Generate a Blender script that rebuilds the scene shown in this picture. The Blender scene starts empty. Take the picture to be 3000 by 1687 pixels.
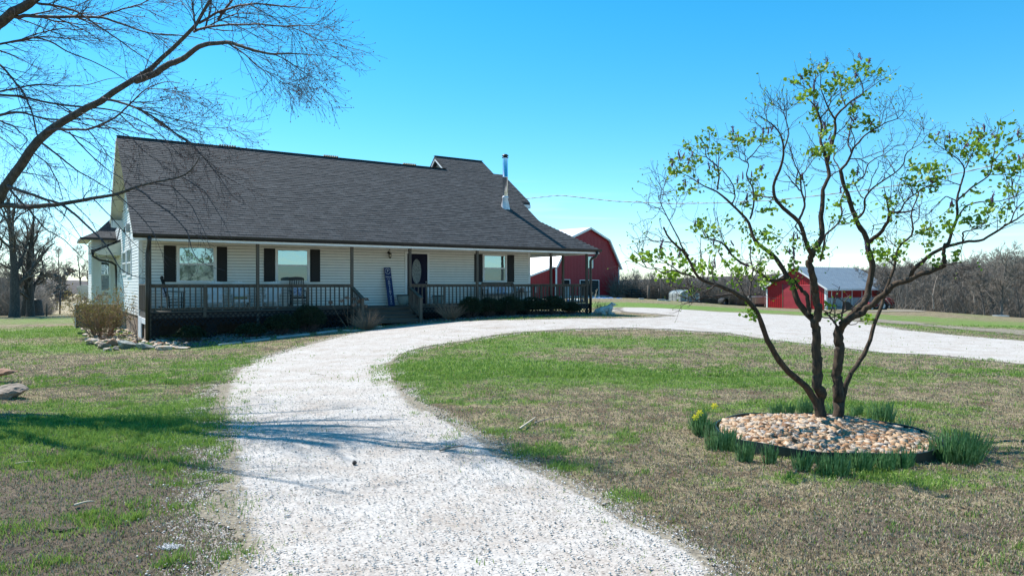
import bpy, bmesh, math, random
import numpy as np
from mathutils import Vector, Matrix
R = math.radians
C = bpy.context.scene.collection
# ------------------------------------------------------------ camera, light, sky
EYE = 1.75; F = 2080.0; HZ = 832.0
sc = bpy.context.scene
cam = bpy.data.objects.new('camera', bpy.data.cameras.new('camera')); C.objects.link(cam)
cam.location = (0, 0, EYE); cam.rotation_euler = (R(90-0.317), 0, 0)
cam.data.sensor_width = 36; cam.data.lens = F/3000*36; cam.data.clip_end = 3000; cam.data.clip_start = .05
sc.camera = cam
SUN = Vector((-.835, .55, math.tan(R(53)))).normalized()
w = bpy.data.worlds.new('World'); sc.world = w; w.use_nodes = True
nt = w.node_tree; bg = nt.nodes['Background']
sky = nt.nodes.new('ShaderNodeTexSky'); sky.sky_type = 'NISHITA'; sky.sun_disc = False
sky.sun_elevation = R(53); sky.sun_rotation = math.atan2(-.835, .55)
sky.altitude = 100; sky.air_density = .9; sky.dust_density = 0.1; sky.ozone_density = 1.3
hs = nt.nodes.new('ShaderNodeHueSaturation'); hs.inputs['Saturation'].default_value = 1.33; hs.inputs['Hue'].default_value = .486
hs.inputs['Value'].default_value = 1.0
wb = nt.nodes.new('ShaderNodeMix'); wb.data_type = 'RGBA'; wb.blend_type = 'MULTIPLY'; wb.inputs[0].default_value = 1; wb.inputs[7].default_value = (.86, .985, 1.10, 1)
nt.links.new(sky.outputs[0], wb.inputs[6]); nt.links.new(wb.outputs[2], hs.inputs['Color']); 
gm0 = nt.nodes.new('ShaderNodeGamma'); gm0.inputs[1].default_value = .90; nt.links.new(hs.outputs[0], gm0.inputs[0])
# a few thin wisps of cloud low over the horizon
tcw = nt.nodes.new('ShaderNodeTexCoord'); mpw = nt.nodes.new('ShaderNodeMapping'); mpw.inputs['Scale'].default_value = (1.3, 1.3, 22); nzw = nt.nodes.new('ShaderNodeTexNoise'); nzw.inputs['Scale'].default_value = 2.6; nzw.inputs['Detail'].default_value = 6
nt.links.new(tcw.outputs['Generated'], mpw.inputs[0]); nt.links.new(mpw.outputs[0], nzw.inputs['Vector'])
rw0 = nt.nodes.new('ShaderNodeMapRange'); rw0.inputs[1].default_value = .56; rw0.inputs[2].default_value = .80; rw0.inputs[4].default_value = .5; nt.links.new(nzw.outputs[0], rw0.inputs[0])
spw = nt.nodes.new('ShaderNodeSeparateXYZ'); nt.links.new(tcw.outputs['Generated'], spw.inputs[0]); rz0 = nt.nodes.new('ShaderNodeMapRange'); rz0.inputs[1].default_value = .16; rz0.inputs[2].default_value = .05; nt.links.new(spw.outputs[2], rz0.inputs[0])
mw = nt.nodes.new('ShaderNodeMath'); mw.operation = 'MULTIPLY'; nt.links.new(rw0.outputs[0], mw.inputs[0]); nt.links.new(rz0.outputs[0], mw.inputs[1])
mxw = nt.nodes.new('ShaderNodeMix'); mxw.data_type = 'RGBA'; mxw.inputs[7].default_value = (5.2, 5.5, 5.8, 1); nt.links.new(mw.outputs[0], mxw.inputs[0]); nt.links.new(gm0.outputs[0], mxw.inputs[6]); nt.links.new(mxw.outputs[2], bg.inputs['Color'])
bg.inputs['Strength'].default_value = .142
sl = bpy.data.lights.new('sun', 'SUN'); sl.energy = 5.0; sl.angle = R(.5); sl.color = (1, .965, .91)
so = bpy.data.objects.new('sun', sl); C.objects.link(so); so.location = (-40, 30, 60)
so.rotation_euler = SUN.to_track_quat('Z', 'Y').to_euler()
sc.view_settings.view_transform = 'Standard'; sc.view_settings.look = 'None'
sc.view_settings.exposure = 0.75; sc.view_settings.gamma = 1

# ------------------------------------------------------------ helpers
rng = np.random.default_rng(11); random.seed(5)
def ray(px, py): return np.array([(px-1500)/F, 1.0, (HZ-py)/F])
def at(px, py, Y):
    r = ray(px, py); return np.array([r[0]*Y, Y, EYE+r[2]*Y])

def _h(ix, iy, s):
    n = (ix.astype(np.int64)*374761393 + iy.astype(np.int64)*668265263 + s*1442695041) & 0x7fffffff
    n = ((n ^ (n >> 13))*1274126177) & 0x7fffffff
    return ((n ^ (n >> 16)) & 0xffff)/65535.0
def vnoise(x, y, s=0):
    x = np.asarray(x, float); y = np.asarray(y, float)
    xi = np.floor(x); yi = np.floor(y); fx = x-xi; fy = y-yi
    fx = fx*fx*(3-2*fx); fy = fy*fy*(3-2*fy)
    a = _h(xi, yi, s); b = _h(xi+1, yi, s); c = _h(xi, yi+1, s); d = _h(xi+1, yi+1, s)
    return (a*(1-fx)+b*fx)*(1-fy)+(c*(1-fx)+d*fx)*fy
def fbm(x, y, s=0, o=4):
    v = 0; a = .5; t = 0
    for i in range(o):
        v = v+a*vnoise(x*2**i, y*2**i, s+i*17); t += a; a *= .55
    return v/t

# terrain: thin plate spline through measured ground heights (relative to the eye)
CP = np.array([(0,0,-1.75),(0,3,-1.75),(-6,6,-1.8),(6,6,-1.72),(-10,12,-1.9),(0,12,-1.72),(8,12,-1.7),(4,8,-1.73),
 (-14,20,-2.02),(-10.2,21.7,-1.95),(-9.5,22.1,-1.93),(-6.95,23.8,-1.75),(-1.6,27.4,-1.40),(2.9,30.3,-1.38),(-3,24,-1.62),
 (-12,23.3,-1.86),(-17,26,-1.95),(-6,30,-1.6),(-12,38,-1.7),(0,40,-1.5),(5,34,-1.44),(4,22,-1.62),(12,22,-1.78),(16,16,-1.78),
 (9,36,-1.62),(10,45,-1.62),(20,40,-2.0),(25,55,-2.35),(6,97,-2.0),(16,106,-2.0),(20,80,-2.1),(40,90,-3.27),(35,97.5,-3.2),(52,97,-3.3),(30,70,-2.75),(53,75,-3.5),(40,60,-2.9),
 (30,30,-2.1),(-20,35,-2.0),(-31,50,-2.28),(-45,50,-2.4),(-70,117,-3.8),(-60,90,-3.4),(-150,300,-2.6),(-60,300,-2.2),(120,200,-8.5),(70,120,-6),(100,90,-5.5),(0,200,-3.5),(40,220,-6),
 (0,600,-6),(400,400,-10),(-400,400,-5),(-30,-30,-1.8),(30,-30,-1.8),(-90,60,-3),(0,-400,-3),(-400,0,-4),(400,0,-8),(0,1500,-6),(1500,1500,-8),(-1500,1500,-6)], float)
def _q(P):
    r = np.sqrt((P**2).sum(-1, keepdims=True)); return P/(1+r/60)
def _U(r2): return .5*r2*np.log(r2+1e-9)
_cq = _q(CP[:, :2]); _n = len(CP)
_K = _U(((_cq[:, None]-_cq[None])**2).sum(-1))+np.eye(_n)*2.0
_Pm = np.hstack([np.ones((_n, 1)), _cq]); _A = np.block([[_K, _Pm], [_Pm.T, np.zeros((3, 3))]])
_w = np.linalg.solve(_A, np.concatenate([CP[:, 2], np.zeros(3)]))
def terr(x, y):
    x = np.asarray(x, float); y = np.asarray(y, float); sh = x.shape
    q = _q(np.stack([x.ravel(), y.ravel()], -1)); out = np.empty(len(q))
    for i in range(0, len(q), 50000):
        k = _U(((q[i:i+50000, None]-_cq[None])**2).sum(-1))
        out[i:i+50000] = k@_w[:_n]+_w[_n]+q[i:i+50000]@_w[_n+1:]
    X = x.ravel(); Y = y.ravel(); r = np.hypot(X, Y)
    rel = (fbm(X/1.3, Y/1.3, 5, 2)-.5)*.07*np.clip(1.4-r/18, 0, 1)
    return (out+rel).reshape(sh)+EYE
def tz(x, y): return float(terr(np.array([x]), np.array([y]))[0])
def ground(px, py):
    r = ray(px, py); Y = 1.75/(-r[2]) if r[2] < -1e-4 else 200
    for _ in range(30):
        z = tz(r[0]*Y, Y)-EYE; Yn = z/r[2]; Y = .5*Y+.5*min(max(Yn, 1), 600)
    return np.array([r[0]*Y, Y, tz(r[0]*Y, Y)])
def G(px, py): return Vector(ground(px, py))

def tag(o, label=None, cat=None, group=None, kind=None):
    for k, v in (('label', label), ('category', cat), ('group', group), ('kind', kind)):
        if v: o[k] = v
    return o
def empty(name, loc=(0, 0, 0), rz=0, label=None, cat=None, group=None):
    o = bpy.data.objects.new(name, None); C.objects.link(o); o.empty_display_size = .1
    o.location = loc; o.rotation_euler = (0, 0, rz); return tag(o, label, cat, group)
def copy_tree(o, parent=None):
    c = o.copy(); C.objects.link(c); c.parent = parent
    for ch in list(o.children): copy_tree(ch, c)
    return c
class MB:
    def __init__(s): s.v = []; s.f = []; s.n = 0; s.uv = None
    def add(s, v, f):
        s.v.append(np.asarray(v, float).reshape(-1, 3)); s.f += [tuple(i+s.n for i in q) for q in f]; s.n += len(s.v[-1]); return s
    def box(s, a, b, M=None):
        x0, y0, z0 = a; x1, y1, z1 = b
        v = [(x0,y0,z0),(x1,y0,z0),(x1,y1,z0),(x0,y1,z0),(x0,y0,z1),(x1,y0,z1),(x1,y1,z1),(x0,y1,z1)]
        if M is not None: v = [tuple(M @ Vector(p)) for p in v]
        return s.add(v, [(0,3,2,1),(4,5,6,7),(0,1,5,4),(1,2,6,5),(2,3,7,6),(3,0,4,7)])
    def bar(s, p, q, w, h, up=(0, 0, 1)):
        p = Vector(p); q = Vector(q); d = (q-p); L = d.length; d.normalize(); u = Vector(up)
        sd = d.cross(u)
        if sd.length < 1e-4: sd = d.cross(Vector((0, 1, 0)))
        sd.normalize(); u = sd.cross(d)
        M = Matrix((sd, d, u)).transposed().to_4x4(); M.translation = p
        return s.box((-w/2, 0, -h/2), (w/2, L, h/2), M)
    def tube(s, pts, rad, n=8, cap=True):
        P = np.asarray(pts, float)[None]; r = np.broadcast_to(np.asarray(rad, float), (P.shape[1],))[None]
        v, f = tubes(P, r, n); s.add(v, f)
        if cap:
            b = s.n-len(v); K = P.shape[1]
            s.f.append(tuple(b+i for i in range(n))[::-1]); s.f.append(tuple(b+(K-1)*n+i for i in range(n)))
        return s
    def prism(s, poly, a, b):      # poly in (x,z) extruded along y a..b
        n = len(poly); v = [(x, a, z) for x, z in poly]+[(x, b, z) for x, z in poly]
        return s.add(v, [tuple(range(n)), tuple(range(2*n-1, n-1, -1))]+[(i, i+n, (i+1) % n+n, (i+1) % n) for i in range(n)])
    def prismx(s, poly, a, b):     # poly in (y,z) extruded along x
        n = len(poly); v = [(a, y, z) for y, z in poly]+[(b, y, z) for y, z in poly]
        return s.add(v, [tuple(range(n))[::-1], tuple(range(n, 2*n))]+[((i+1) % n, (i+1) % n+n, i+n, i) for i in range(n)])
    def lathe(s, prof, c=(0, 0, 0), n=16):
        v = []; K = len(prof)
        for r, z in prof:
            for i in range(n):
                a = 2*math.pi*i/n; v.append((c[0]+r*math.cos(a), c[1]+r*math.sin(a), c[2]+z))
        f = [(k*n+i, k*n+(i+1) % n, (k+1)*n+(i+1) % n, (k+1)*n+i) for k in range(K-1) for i in range(n)]
        return s.add(v, f)
    def build(s, name, mat, parent=None, smooth=False, bevel=0):
        me = bpy.data.meshes.new(name); me.from_pydata(np.vstack(s.v).tolist(), [], s.f); me.update()
        me.materials.append(mat)
        if smooth: me.polygons.foreach_set('use_smooth', [True]*len(me.polygons))
        if s.uv:
            uvl = me.uv_layers.new(name='UVMap'); arr = []
            for p in me.polygons:
                for li in p.vertices:
                    arr += s.uv(me.vertices[li].co, p.normal)
            uvl.data.foreach_set('uv', arr)
        o = bpy.data.objects.new(name, me); C.objects.link(o); o.parent = parent
        if bevel:
            m = o.modifiers.new('b', 'BEVEL'); m.width = bevel; m.segments = 2; m.limit_method = 'ANGLE'
        return o
def npmesh(name, V, Fq, mat, parent=None, smooth=False, attr=None):
    V = np.asarray(V, np.float32); Fq = np.asarray(Fq, np.int32); k = Fq.shape[1]
    me = bpy.data.meshes.new(name); me.vertices.add(len(V)); me.vertices.foreach_set('co', V.ravel())
    me.loops.add(Fq.size); me.loops.foreach_set('vertex_index', Fq.ravel())
    me.polygons.add(len(Fq)); me.polygons.foreach_set('loop_start', np.arange(0, Fq.size, k, dtype=np.int32))
    me.polygons.foreach_set('loop_total', np.full(len(Fq), k, np.int32))
    if smooth: me.polygons.foreach_set('use_smooth', np.ones(len(Fq), bool))
    me.update(calc_edges=True); me.materials.append(mat)
    for nm, val in (attr or {}).items():
        a = me.attributes.new(nm, 'FLOAT', 'POINT'); a.data.foreach_set('value', np.asarray(val, np.float32))
    o = bpy.data.objects.new(name, me); C.objects.link(o); o.parent = parent; return o
def tubes(P, r, n=3):
    """P (N,K,3) polylines, r (N,K) radii -> verts, quad faces"""
    N, K, _ = P.shape
    T = np.empty_like(P); T[:, 1:-1] = P[:, 2:]-P[:, :-2]; T[:, 0] = P[:, 1]-P[:, 0]; T[:, -1] = P[:, -1]-P[:, -2]
    T /= np.linalg.norm(T, axis=-1, keepdims=True)+1e-9
    m = T.mean(1); ax = np.where(np.abs(m[:, 2:3]) < .75, np.array([[0, 0, 1.]]), np.array([[1., 0, 0]]))
    a = np.cross(T, ax[:, None]); a /= np.linalg.norm(a, axis=-1, keepdims=True)+1e-9; b = np.cross(T, a)
    th = np.arange(n)*2*np.pi/n
    V = P[:, :, None]+r[:, :, None, None]*(a[:, :, None]*np.cos(th)[:, None]+b[:, :, None]*np.sin(th)[:, None])
    i = np.arange(n); j = (i+1) % n
    base = (np.arange(N)*K*n)[:, None, None]+(np.arange(K-1)*n)[None, :, None]
    Fq = np.stack([base+i, base+j, base+n+j, base+n+i], -1).reshape(-1, 4)
    return V.reshape(-1, 3), Fq
def resample(pts, K):
    p = np.asarray(pts, float); d = np.r_[0, np.cumsum(np.linalg.norm(np.diff(p, axis=0), axis=1))]
    t = np.linspace(0, d[-1], K); q = np.stack([np.interp(t, d, p[:, i]) for i in range(p.shape[1])], 1)
    for _ in range(2): q[1:-1] = .25*q[:-2]+.5*q[1:-1]+.25*q[2:]
    return q
def rvec(n):
    v = rng.normal(size=(n, 3)); return v/np.linalg.norm(v, axis=1, keepdims=True)
def spawn(P, r, per, ang, lf, K, up=0., curl=.15, tmin=.15, rf=.55, rmin=.0012, lref=None, tip=.35):
    N, K0, _ = P.shape; idx = np.repeat(np.arange(N), per); n = len(idx)
    t = rng.uniform(tmin, 1, n)*(K0-1.001); i = t.astype(int); f = (t-i)[:, None]
    pos = P[idx, i]*(1-f)+P[idx, i+1]*f; tan = P[idx, i+1]-P[idx, i]; tan /= np.linalg.norm(tan, axis=1, keepdims=True)+1e-9
    rad = (r[idx, i]*(1-f[:, 0])+r[idx, i+1]*f[:, 0])
    pr = np.cross(tan, rvec(n)); pr /= np.linalg.norm(pr, axis=1, keepdims=True)+1e-9
    a = np.radians(rng.normal(ang, ang*.25, n))[:, None]; d = np.cos(a)*tan+np.sin(a)*pr
    L = np.linalg.norm(P[:, 1:]-P[:, :-1], axis=-1).sum(1)[idx] if lref is None else lref
    L = L*(lf if lref is None else 1)*rng.uniform(.5, 1.15, n)*(1.15-.6*t/(K0-1)); st = (L/(K-1))[:, None]
    Q = np.empty((n, K, 3)); Q[:, 0] = pos
    for k in range(1, K):
        d = d+rng.normal(size=(n, 3))*curl+np.array([0, 0, up]); d /= np.linalg.norm(d, axis=1, keepdims=True)
        Q[:, k] = Q[:, k-1]+d*st
    r0 = np.maximum(rad*rf, rmin)[:, None]; rr = r0*np.linspace(1, tip, K)[None]
    return Q, np.maximum(rr, rmin*.6)
class TB:
    def __init__(s): s.V = []; s.F = []; s.n = 0
    def add(s, P, r, n=3):
        V, Fq = tubes(P, r, n); s.V.append(V); s.F.append(Fq+s.n); s.n += len(V)
    def raw(s, V, Fq): s.V.append(V); s.F.append(np.asarray(Fq)+s.n); s.n += len(V)
    def build(s, name, mat, parent=None, smooth=True): return npmesh(name, np.vstack(s.V), np.vstack(s.F), mat, parent, smooth)

# ------------------------------------------------------------ materials
def mat(name, col, rough=.7, metal=0, col2=None, scale=8, detail=4, bump=0, bscale=None, spec=.4, stretch=(1, 1, 1), lo=.35, hi=.65, trans=0, coord='Object'):
    m = bpy.data.materials.new(name); m.use_nodes = True; t = m.node_tree; p = t.nodes['Principled BSDF']
    p.inputs['Roughness'].default_value = rough; p.inputs['Metallic'].default_value = metal
    p.inputs['Specular IOR Level'].default_value = spec
    p.inputs['Base Color'].default_value = (*col, 1)
    tc = t.nodes.new('ShaderNodeTexCoord'); mp = t.nodes.new('ShaderNodeMapping'); mp.inputs['Scale'].default_value = stretch
    t.links.new(tc.outputs[coord], mp.inputs[0]); out = None
    if col2 is not None:
        n = t.nodes.new('ShaderNodeTexNoise'); n.inputs['Scale'].default_value = scale; n.inputs['Detail'].default_value = detail
        n.inputs['Roughness'].default_value = .65
        t.links.new(mp.outputs[0], n.inputs['Vector'])
        r = t.nodes.new('ShaderNodeValToRGB'); r.color_ramp.elements[0].position = lo; r.color_ramp.elements[1].position = hi
        r.color_ramp.elements[0].color = (*col, 1); r.color_ramp.elements[1].color = (*col2, 1)
        t.links.new(n.outputs[0], r.inputs[0]); t.links.new(r.outputs[0], p.inputs['Base Color']); out = r
    if bump:
        n = t.nodes.new('ShaderNodeTexNoise'); n.inputs['Scale'].default_value = bscale or scale; n.inputs['Detail'].default_value = 5
        t.links.new(mp.outputs[0], n.inputs['Vector']); b = t.nodes.new('ShaderNodeBump'); b.inputs['Distance'].default_value = bump
        t.links.new(n.outputs[0], b.inputs['Height']); t.links.new(b.outputs[0], p.inputs['Normal'])
    if trans:
        tr = t.nodes.new('ShaderNodeBsdfTranslucent'); mx = t.nodes.new('ShaderNodeMixShader'); mx.inputs[0].default_value = trans
        tr.inputs[0].default_value = (*[min(1, c*1.5) for c in col], 1)
        if out: t.links.new(out.outputs[0], tr.inputs[0])
        t.links.new(p.outputs[0], mx.inputs[1]); t.links.new(tr.outputs[0], mx.inputs[2]); t.links.new(mx.outputs[0], t.nodes['Material Output'].inputs[0])
    return m
M = dict(
 siding=mat('siding', (.78, .765, .72), .55, col2=(.72, .71, .665), scale=3, bump=.001, bscale=40),
 trim=mat('white_trim', (.78, .78, .77), .5, col2=(.70, .70, .68), scale=5),
 soffit=mat('soffit', (.66, .63, .52), .6, col2=(.58, .55, .46), scale=4),
 gutter=mat('gutter', (.018, .016, .015), .35, col2=(.03, .027, .025), scale=6),
 shutter=mat('shutter', (.006, .006, .007), .6),
 wood=mat('weathered_wood', (.135, .108, .082), .85, col2=(.055, .044, .036), scale=6, bump=.003, stretch=(1, 1, .15), lo=.3, hi=.75),
 woodh=mat('weathered_boards', (.10, .09, .074), .85, col2=(.05, .044, .038), scale=5, bump=.003, stretch=(.2, 1, 1), lo=.3, hi=.75),
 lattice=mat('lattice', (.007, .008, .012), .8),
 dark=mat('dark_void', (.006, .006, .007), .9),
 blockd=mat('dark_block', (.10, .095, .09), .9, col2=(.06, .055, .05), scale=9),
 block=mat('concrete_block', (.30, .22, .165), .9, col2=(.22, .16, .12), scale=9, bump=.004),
 door=mat('navy_door', (.006, .007, .024), .6, col2=(.009, .01, .03), scale=4, spec=.15),
 ovalglass=mat('leaded_glass', (.22, .24, .23), .4, col2=(.09, .10, .10), scale=22, spec=.4, bump=.004, lo=.4, hi=.6),
 steel=mat('flue_steel', (.72, .74, .77), .28, metal=.95, col2=(.55, .57, .6), scale=5),
 steelw=mat('flashing', (.7, .7, .72), .45, metal=.3, col2=(.5, .5, .52), scale=6),
 black=mat('black_paint', (.008, .008, .009), .4, col2=(.014, .014, .016), scale=9),
 blackm=mat('black_metal', (.01, .01, .011), .45, col2=(.03, .022, .018), scale=9),
 whitep=mat('white_plastic', (.74, .75, .76), .5, col2=(.66, .67, .68), scale=5),
 cushion=mat('patterned_cushion', (.55, .58, .66), .9, col2=(.12, .16, .33), scale=14, lo=.5, hi=.56),
 pillow=mat('white_pillow', (.66, .66, .68), .9, col2=(.42, .36, .4), scale=12, lo=.55, hi=.62),
 straw=mat('straw_cushion', (.42, .36, .18), .9, col2=(.28, .24, .12), scale=12),
 navy=mat('navy_sign', (.005, .019, .095), .5, col2=(.007, .023, .11), scale=9),
 letter=mat('sign_lettering', (.66, .69, .74), .7),
 glass=None,
 red=mat('red_steel', (.30, .017, .028), .45, col2=(.26, .015, .024), scale=2),
 redb=mat('red_siding', (.36, .012, .018), .4, col2=(.29, .01, .014), scale=2),
 roofm=mat('galvanised_roof', (.22, .28, .33), .65, metal=0, col2=(.18, .23, .28), scale=1.5),
 roofw=mat('white_roof', (.78, .78, .80), .4, metal=.2, col2=(.72, .72, .74), scale=1.5),
 conc=mat('weathered_concrete', (.42, .45, .45), .9, col2=(.28, .31, .32), scale=1.4, detail=6),
 bark=mat('grey_bark', (.12, .105, .09), .95, col2=(.035, .03, .026), scale=18, bump=.012, stretch=(1, 1, .35), lo=.3, hi=.7),
 barkl=mat('lilac_bark', (.10, .065, .04), .95, col2=(.016, .013, .011), scale=26, bump=.012, stretch=(1, 1, .3), lo=.3, hi=.72),
 twig=mat('maple_twigs', (.115, .082, .075), .8, col2=(.06, .045, .045), scale=6),
 twigl=mat('lilac_twigs', (.10, .078, .066), .85, col2=(.05, .036, .034), scale=9),
 ftrunk=mat('woodland_bark', (.17, .15, .13), .95, col2=(.10, .085, .075), scale=3),
 ftwig=mat('woodland_twigs', (.27, .235, .195), .9, col2=(.15, .13, .11), scale=1.2),
 leaf=mat('lilac_leaf', (.27, .42, .03), .45, col2=(.11, .20, .02), scale=5, trans=.45, lo=.35, hi=.7),
 bud=mat('lilac_buds', (.11, .05, .11), .8, col2=(.20, .12, .17), scale=30),
 daff=mat('daffodil_leaf', (.04, .12, .03), .35, col2=(.16, .30, .13), scale=30, trans=.25),
 petal=mat('daffodil_petal', (.75, .6, .04), .6, trans=.3),
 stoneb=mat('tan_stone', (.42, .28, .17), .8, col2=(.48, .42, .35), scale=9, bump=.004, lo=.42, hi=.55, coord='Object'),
 rock=mat('grey_brown_rock', (.30, .25, .2), .9, col2=(.16, .125, .1), scale=4, bump=.02, detail=8),
 rockg=mat('grey_green_rock', (.36, .37, .34), .9, col2=(.12, .125, .11), scale=5, bump=.02, detail=8),
 rockr=mat('rusty_rock', (.34, .17, .10), .9, col2=(.2, .12, .08), scale=6, bump=.02, detail=8),
 edging=mat('bed_edging', (.008, .022, .02), .5),
 shrub=mat('shrub_leaf', (.014, .026, .009), .7, col2=(.024, .04, .012), scale=4, trans=.2),
 bushl=mat('bush_leaf', (.20, .20, .05), .7, col2=(.26, .18, .09), scale=4, trans=.3),
 drygrass=mat('dry_stems', (.36, .235, .155), .9, col2=(.22, .14, .10), scale=7),
 driedflower=mat('dried_flower', (.30, .19, .13), .9, col2=(.2, .12, .09), scale=20),
 fur=mat('white_fur', (.62, .60, .56), .95, col2=(.50, .48, .44), scale=14, bump=.02, bscale=40),
 nose=mat('dark_nose', (.02, .017, .016), .5),
 pot=mat('glazed_pot', (.30, .34, .31), .4, col2=(.24, .28, .26), scale=5),
 rust=mat('rusty_barrel', (.16, .085, .06), .9, col2=(.09, .05, .04), scale=8),
 tarp=mat('blue_tarp', (.03, .10, .26), .5, col2=(.30, .36, .42), scale=3, lo=.5, hi=.6),
 plywood=mat('plywood', (.42, .32, .22), .85, col2=(.34, .25, .17), scale=3),
 poly=mat('greenhouse_plastic', (.27, .30, .29), .5, col2=(.18, .21, .20), scale=2),
 tire=mat('black_rubber', (.012, .012, .013), .8),
 cable=mat('pale_cable', (.55, .53, .47), .7, col2=(.3, .29, .27), scale=12),
 brown=mat('brown_box', (.07, .10, .10), .8, col2=(.05, .07, .07), scale=5),
 cutwood=mat('cut_wood', (.55, .46, .34), .8), stick=mat('fallen_stick', (.20, .14, .11), .9, col2=(.4, .34, .28), scale=12))
def glass(mixf=.34, base=(.035, .045, .04)):
    m = bpy.data.materials.new('window_glass'); m.use_nodes = True; t = m.node_tree; p = t.nodes['Principled BSDF']
    p.inputs['Base Color'].default_value = (*base, 1); p.inputs['Roughness'].default_value = .35
    g = t.nodes.new('ShaderNodeBsdfGlossy'); g.inputs['Roughness'].default_value = .015; g.inputs['Color'].default_value = (.66, .92, 1, 1)
    n = t.nodes.new('ShaderNodeTexNoise'); n.inputs['Scale'].default_value = 2.2; n.inputs['Detail'].default_value = 2
    tc = t.nodes.new('ShaderNodeTexCoord'); t.links.new(tc.outputs['Object'], n.inputs['Vector'])
    b = t.nodes.new('ShaderNodeBump'); b.inputs['Distance'].default_value = .004; b.inputs['Strength'].default_value = .5
    t.links.new(n.outputs[0], b.inputs['Height']); t.links.new(b.outputs[0], g.inputs['Normal'])
    mx = t.nodes.new('ShaderNodeMixShader'); mx.inputs[0].default_value = mixf
    t.links.new(p.outputs[0], mx.inputs[1]); t.links.new(g.outputs[0], mx.inputs[2]); t.links.new(mx.outputs[0], t.nodes['Material Output'].inputs[0])
    return m
M['glass'] = glass(); M['screen'] = glass(.10, (.06, .075, .07))
def shingle():
    m = bpy.data.materials.new('asphalt_shingles'); m.use_nodes = True; t = m.node_tree; p = t.nodes['Principled BSDF']
    p.inputs['Roughness'].default_value = .9; p.inputs['Specular IOR Level'].default_value = .25
    uv = t.nodes.new('ShaderNodeUVMap'); uv.uv_map = 'UVMap'
    # slight waviness of the courses
    nz = t.nodes.new('ShaderNodeTexNoise'); nz.inputs['Scale'].default_value = 1.2; t.links.new(uv.outputs[0], nz.inputs['Vector'])
    va = t.nodes.new('ShaderNodeVectorMath'); va.operation = 'MULTIPLY_ADD'; va.inputs[1].default_value = (.0, .0, 0)
    t.links.new(nz.outputs['Color'], va.inputs[0]); t.links.new(uv.outputs[0], va.inputs[2])
    b = t.nodes.new('ShaderNodeTexBrick'); b.inputs['Scale'].default_value = 1; b.inputs['Brick Width'].default_value = .24; b.inputs['Row Height'].default_value = .1556
    b.inputs['Mortar Size'].default_value = .006; b.inputs['Mortar Smooth'].default_value = .3; b.inputs['Bias'].default_value = -.2
    b.inputs['Color1'].default_value = (.050, .051, .053, 1); b.inputs['Color2'].default_value = (.080, .081, .083, 1); b.inputs['Mortar'].default_value = (.010, .010, .011, 1)
    b.offset = .43; t.links.new(va.outputs[0], b.inputs['Vector'])
    n = t.nodes.new('ShaderNodeTexNoise'); n.inputs['Scale'].default_value = 3.0; n.inputs['Detail'].default_value = 8; n.inputs['Roughness'].default_value = .7
    mp = t.nodes.new('ShaderNodeMapping'); mp.inputs['Scale'].default_value = (.6, 6.9, 1); t.links.new(va.outputs[0], mp.inputs[0]); t.links.new(mp.outputs[0], n.inputs['Vector'])
    mr = t.nodes.new('ShaderNodeMapRange'); mr.inputs[1].default_value = .3; mr.inputs[2].default_value = .7; mr.inputs[3].default_value = .6; mr.inputs[4].default_value = 1.4
    t.links.new(n.outputs[0], mr.inputs[0])
    mu = t.nodes.new('ShaderNodeVectorMath'); mu.operation = 'SCALE'; t.links.new(b.outputs['Color'], mu.inputs[0]); t.links.new(mr.outputs[0], mu.inputs['Scale'])
    t.links.new(mu.outputs[0], p.inputs['Base Color'])
    b2 = t.nodes.new('ShaderNodeTexNoise'); b2.inputs['Scale'].default_value = 60; t.links.new(uv.outputs[0], b2.inputs['Vector']); bp = t.nodes.new('ShaderNodeBump'); bp.inputs['Distance'].default_value = .004; t.links.new(b2.outputs[0], bp.inputs['Height']); t.links.new(bp.outputs[0], p.inputs['Normal'])
    return m
M['shingle'] = shingle()
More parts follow.
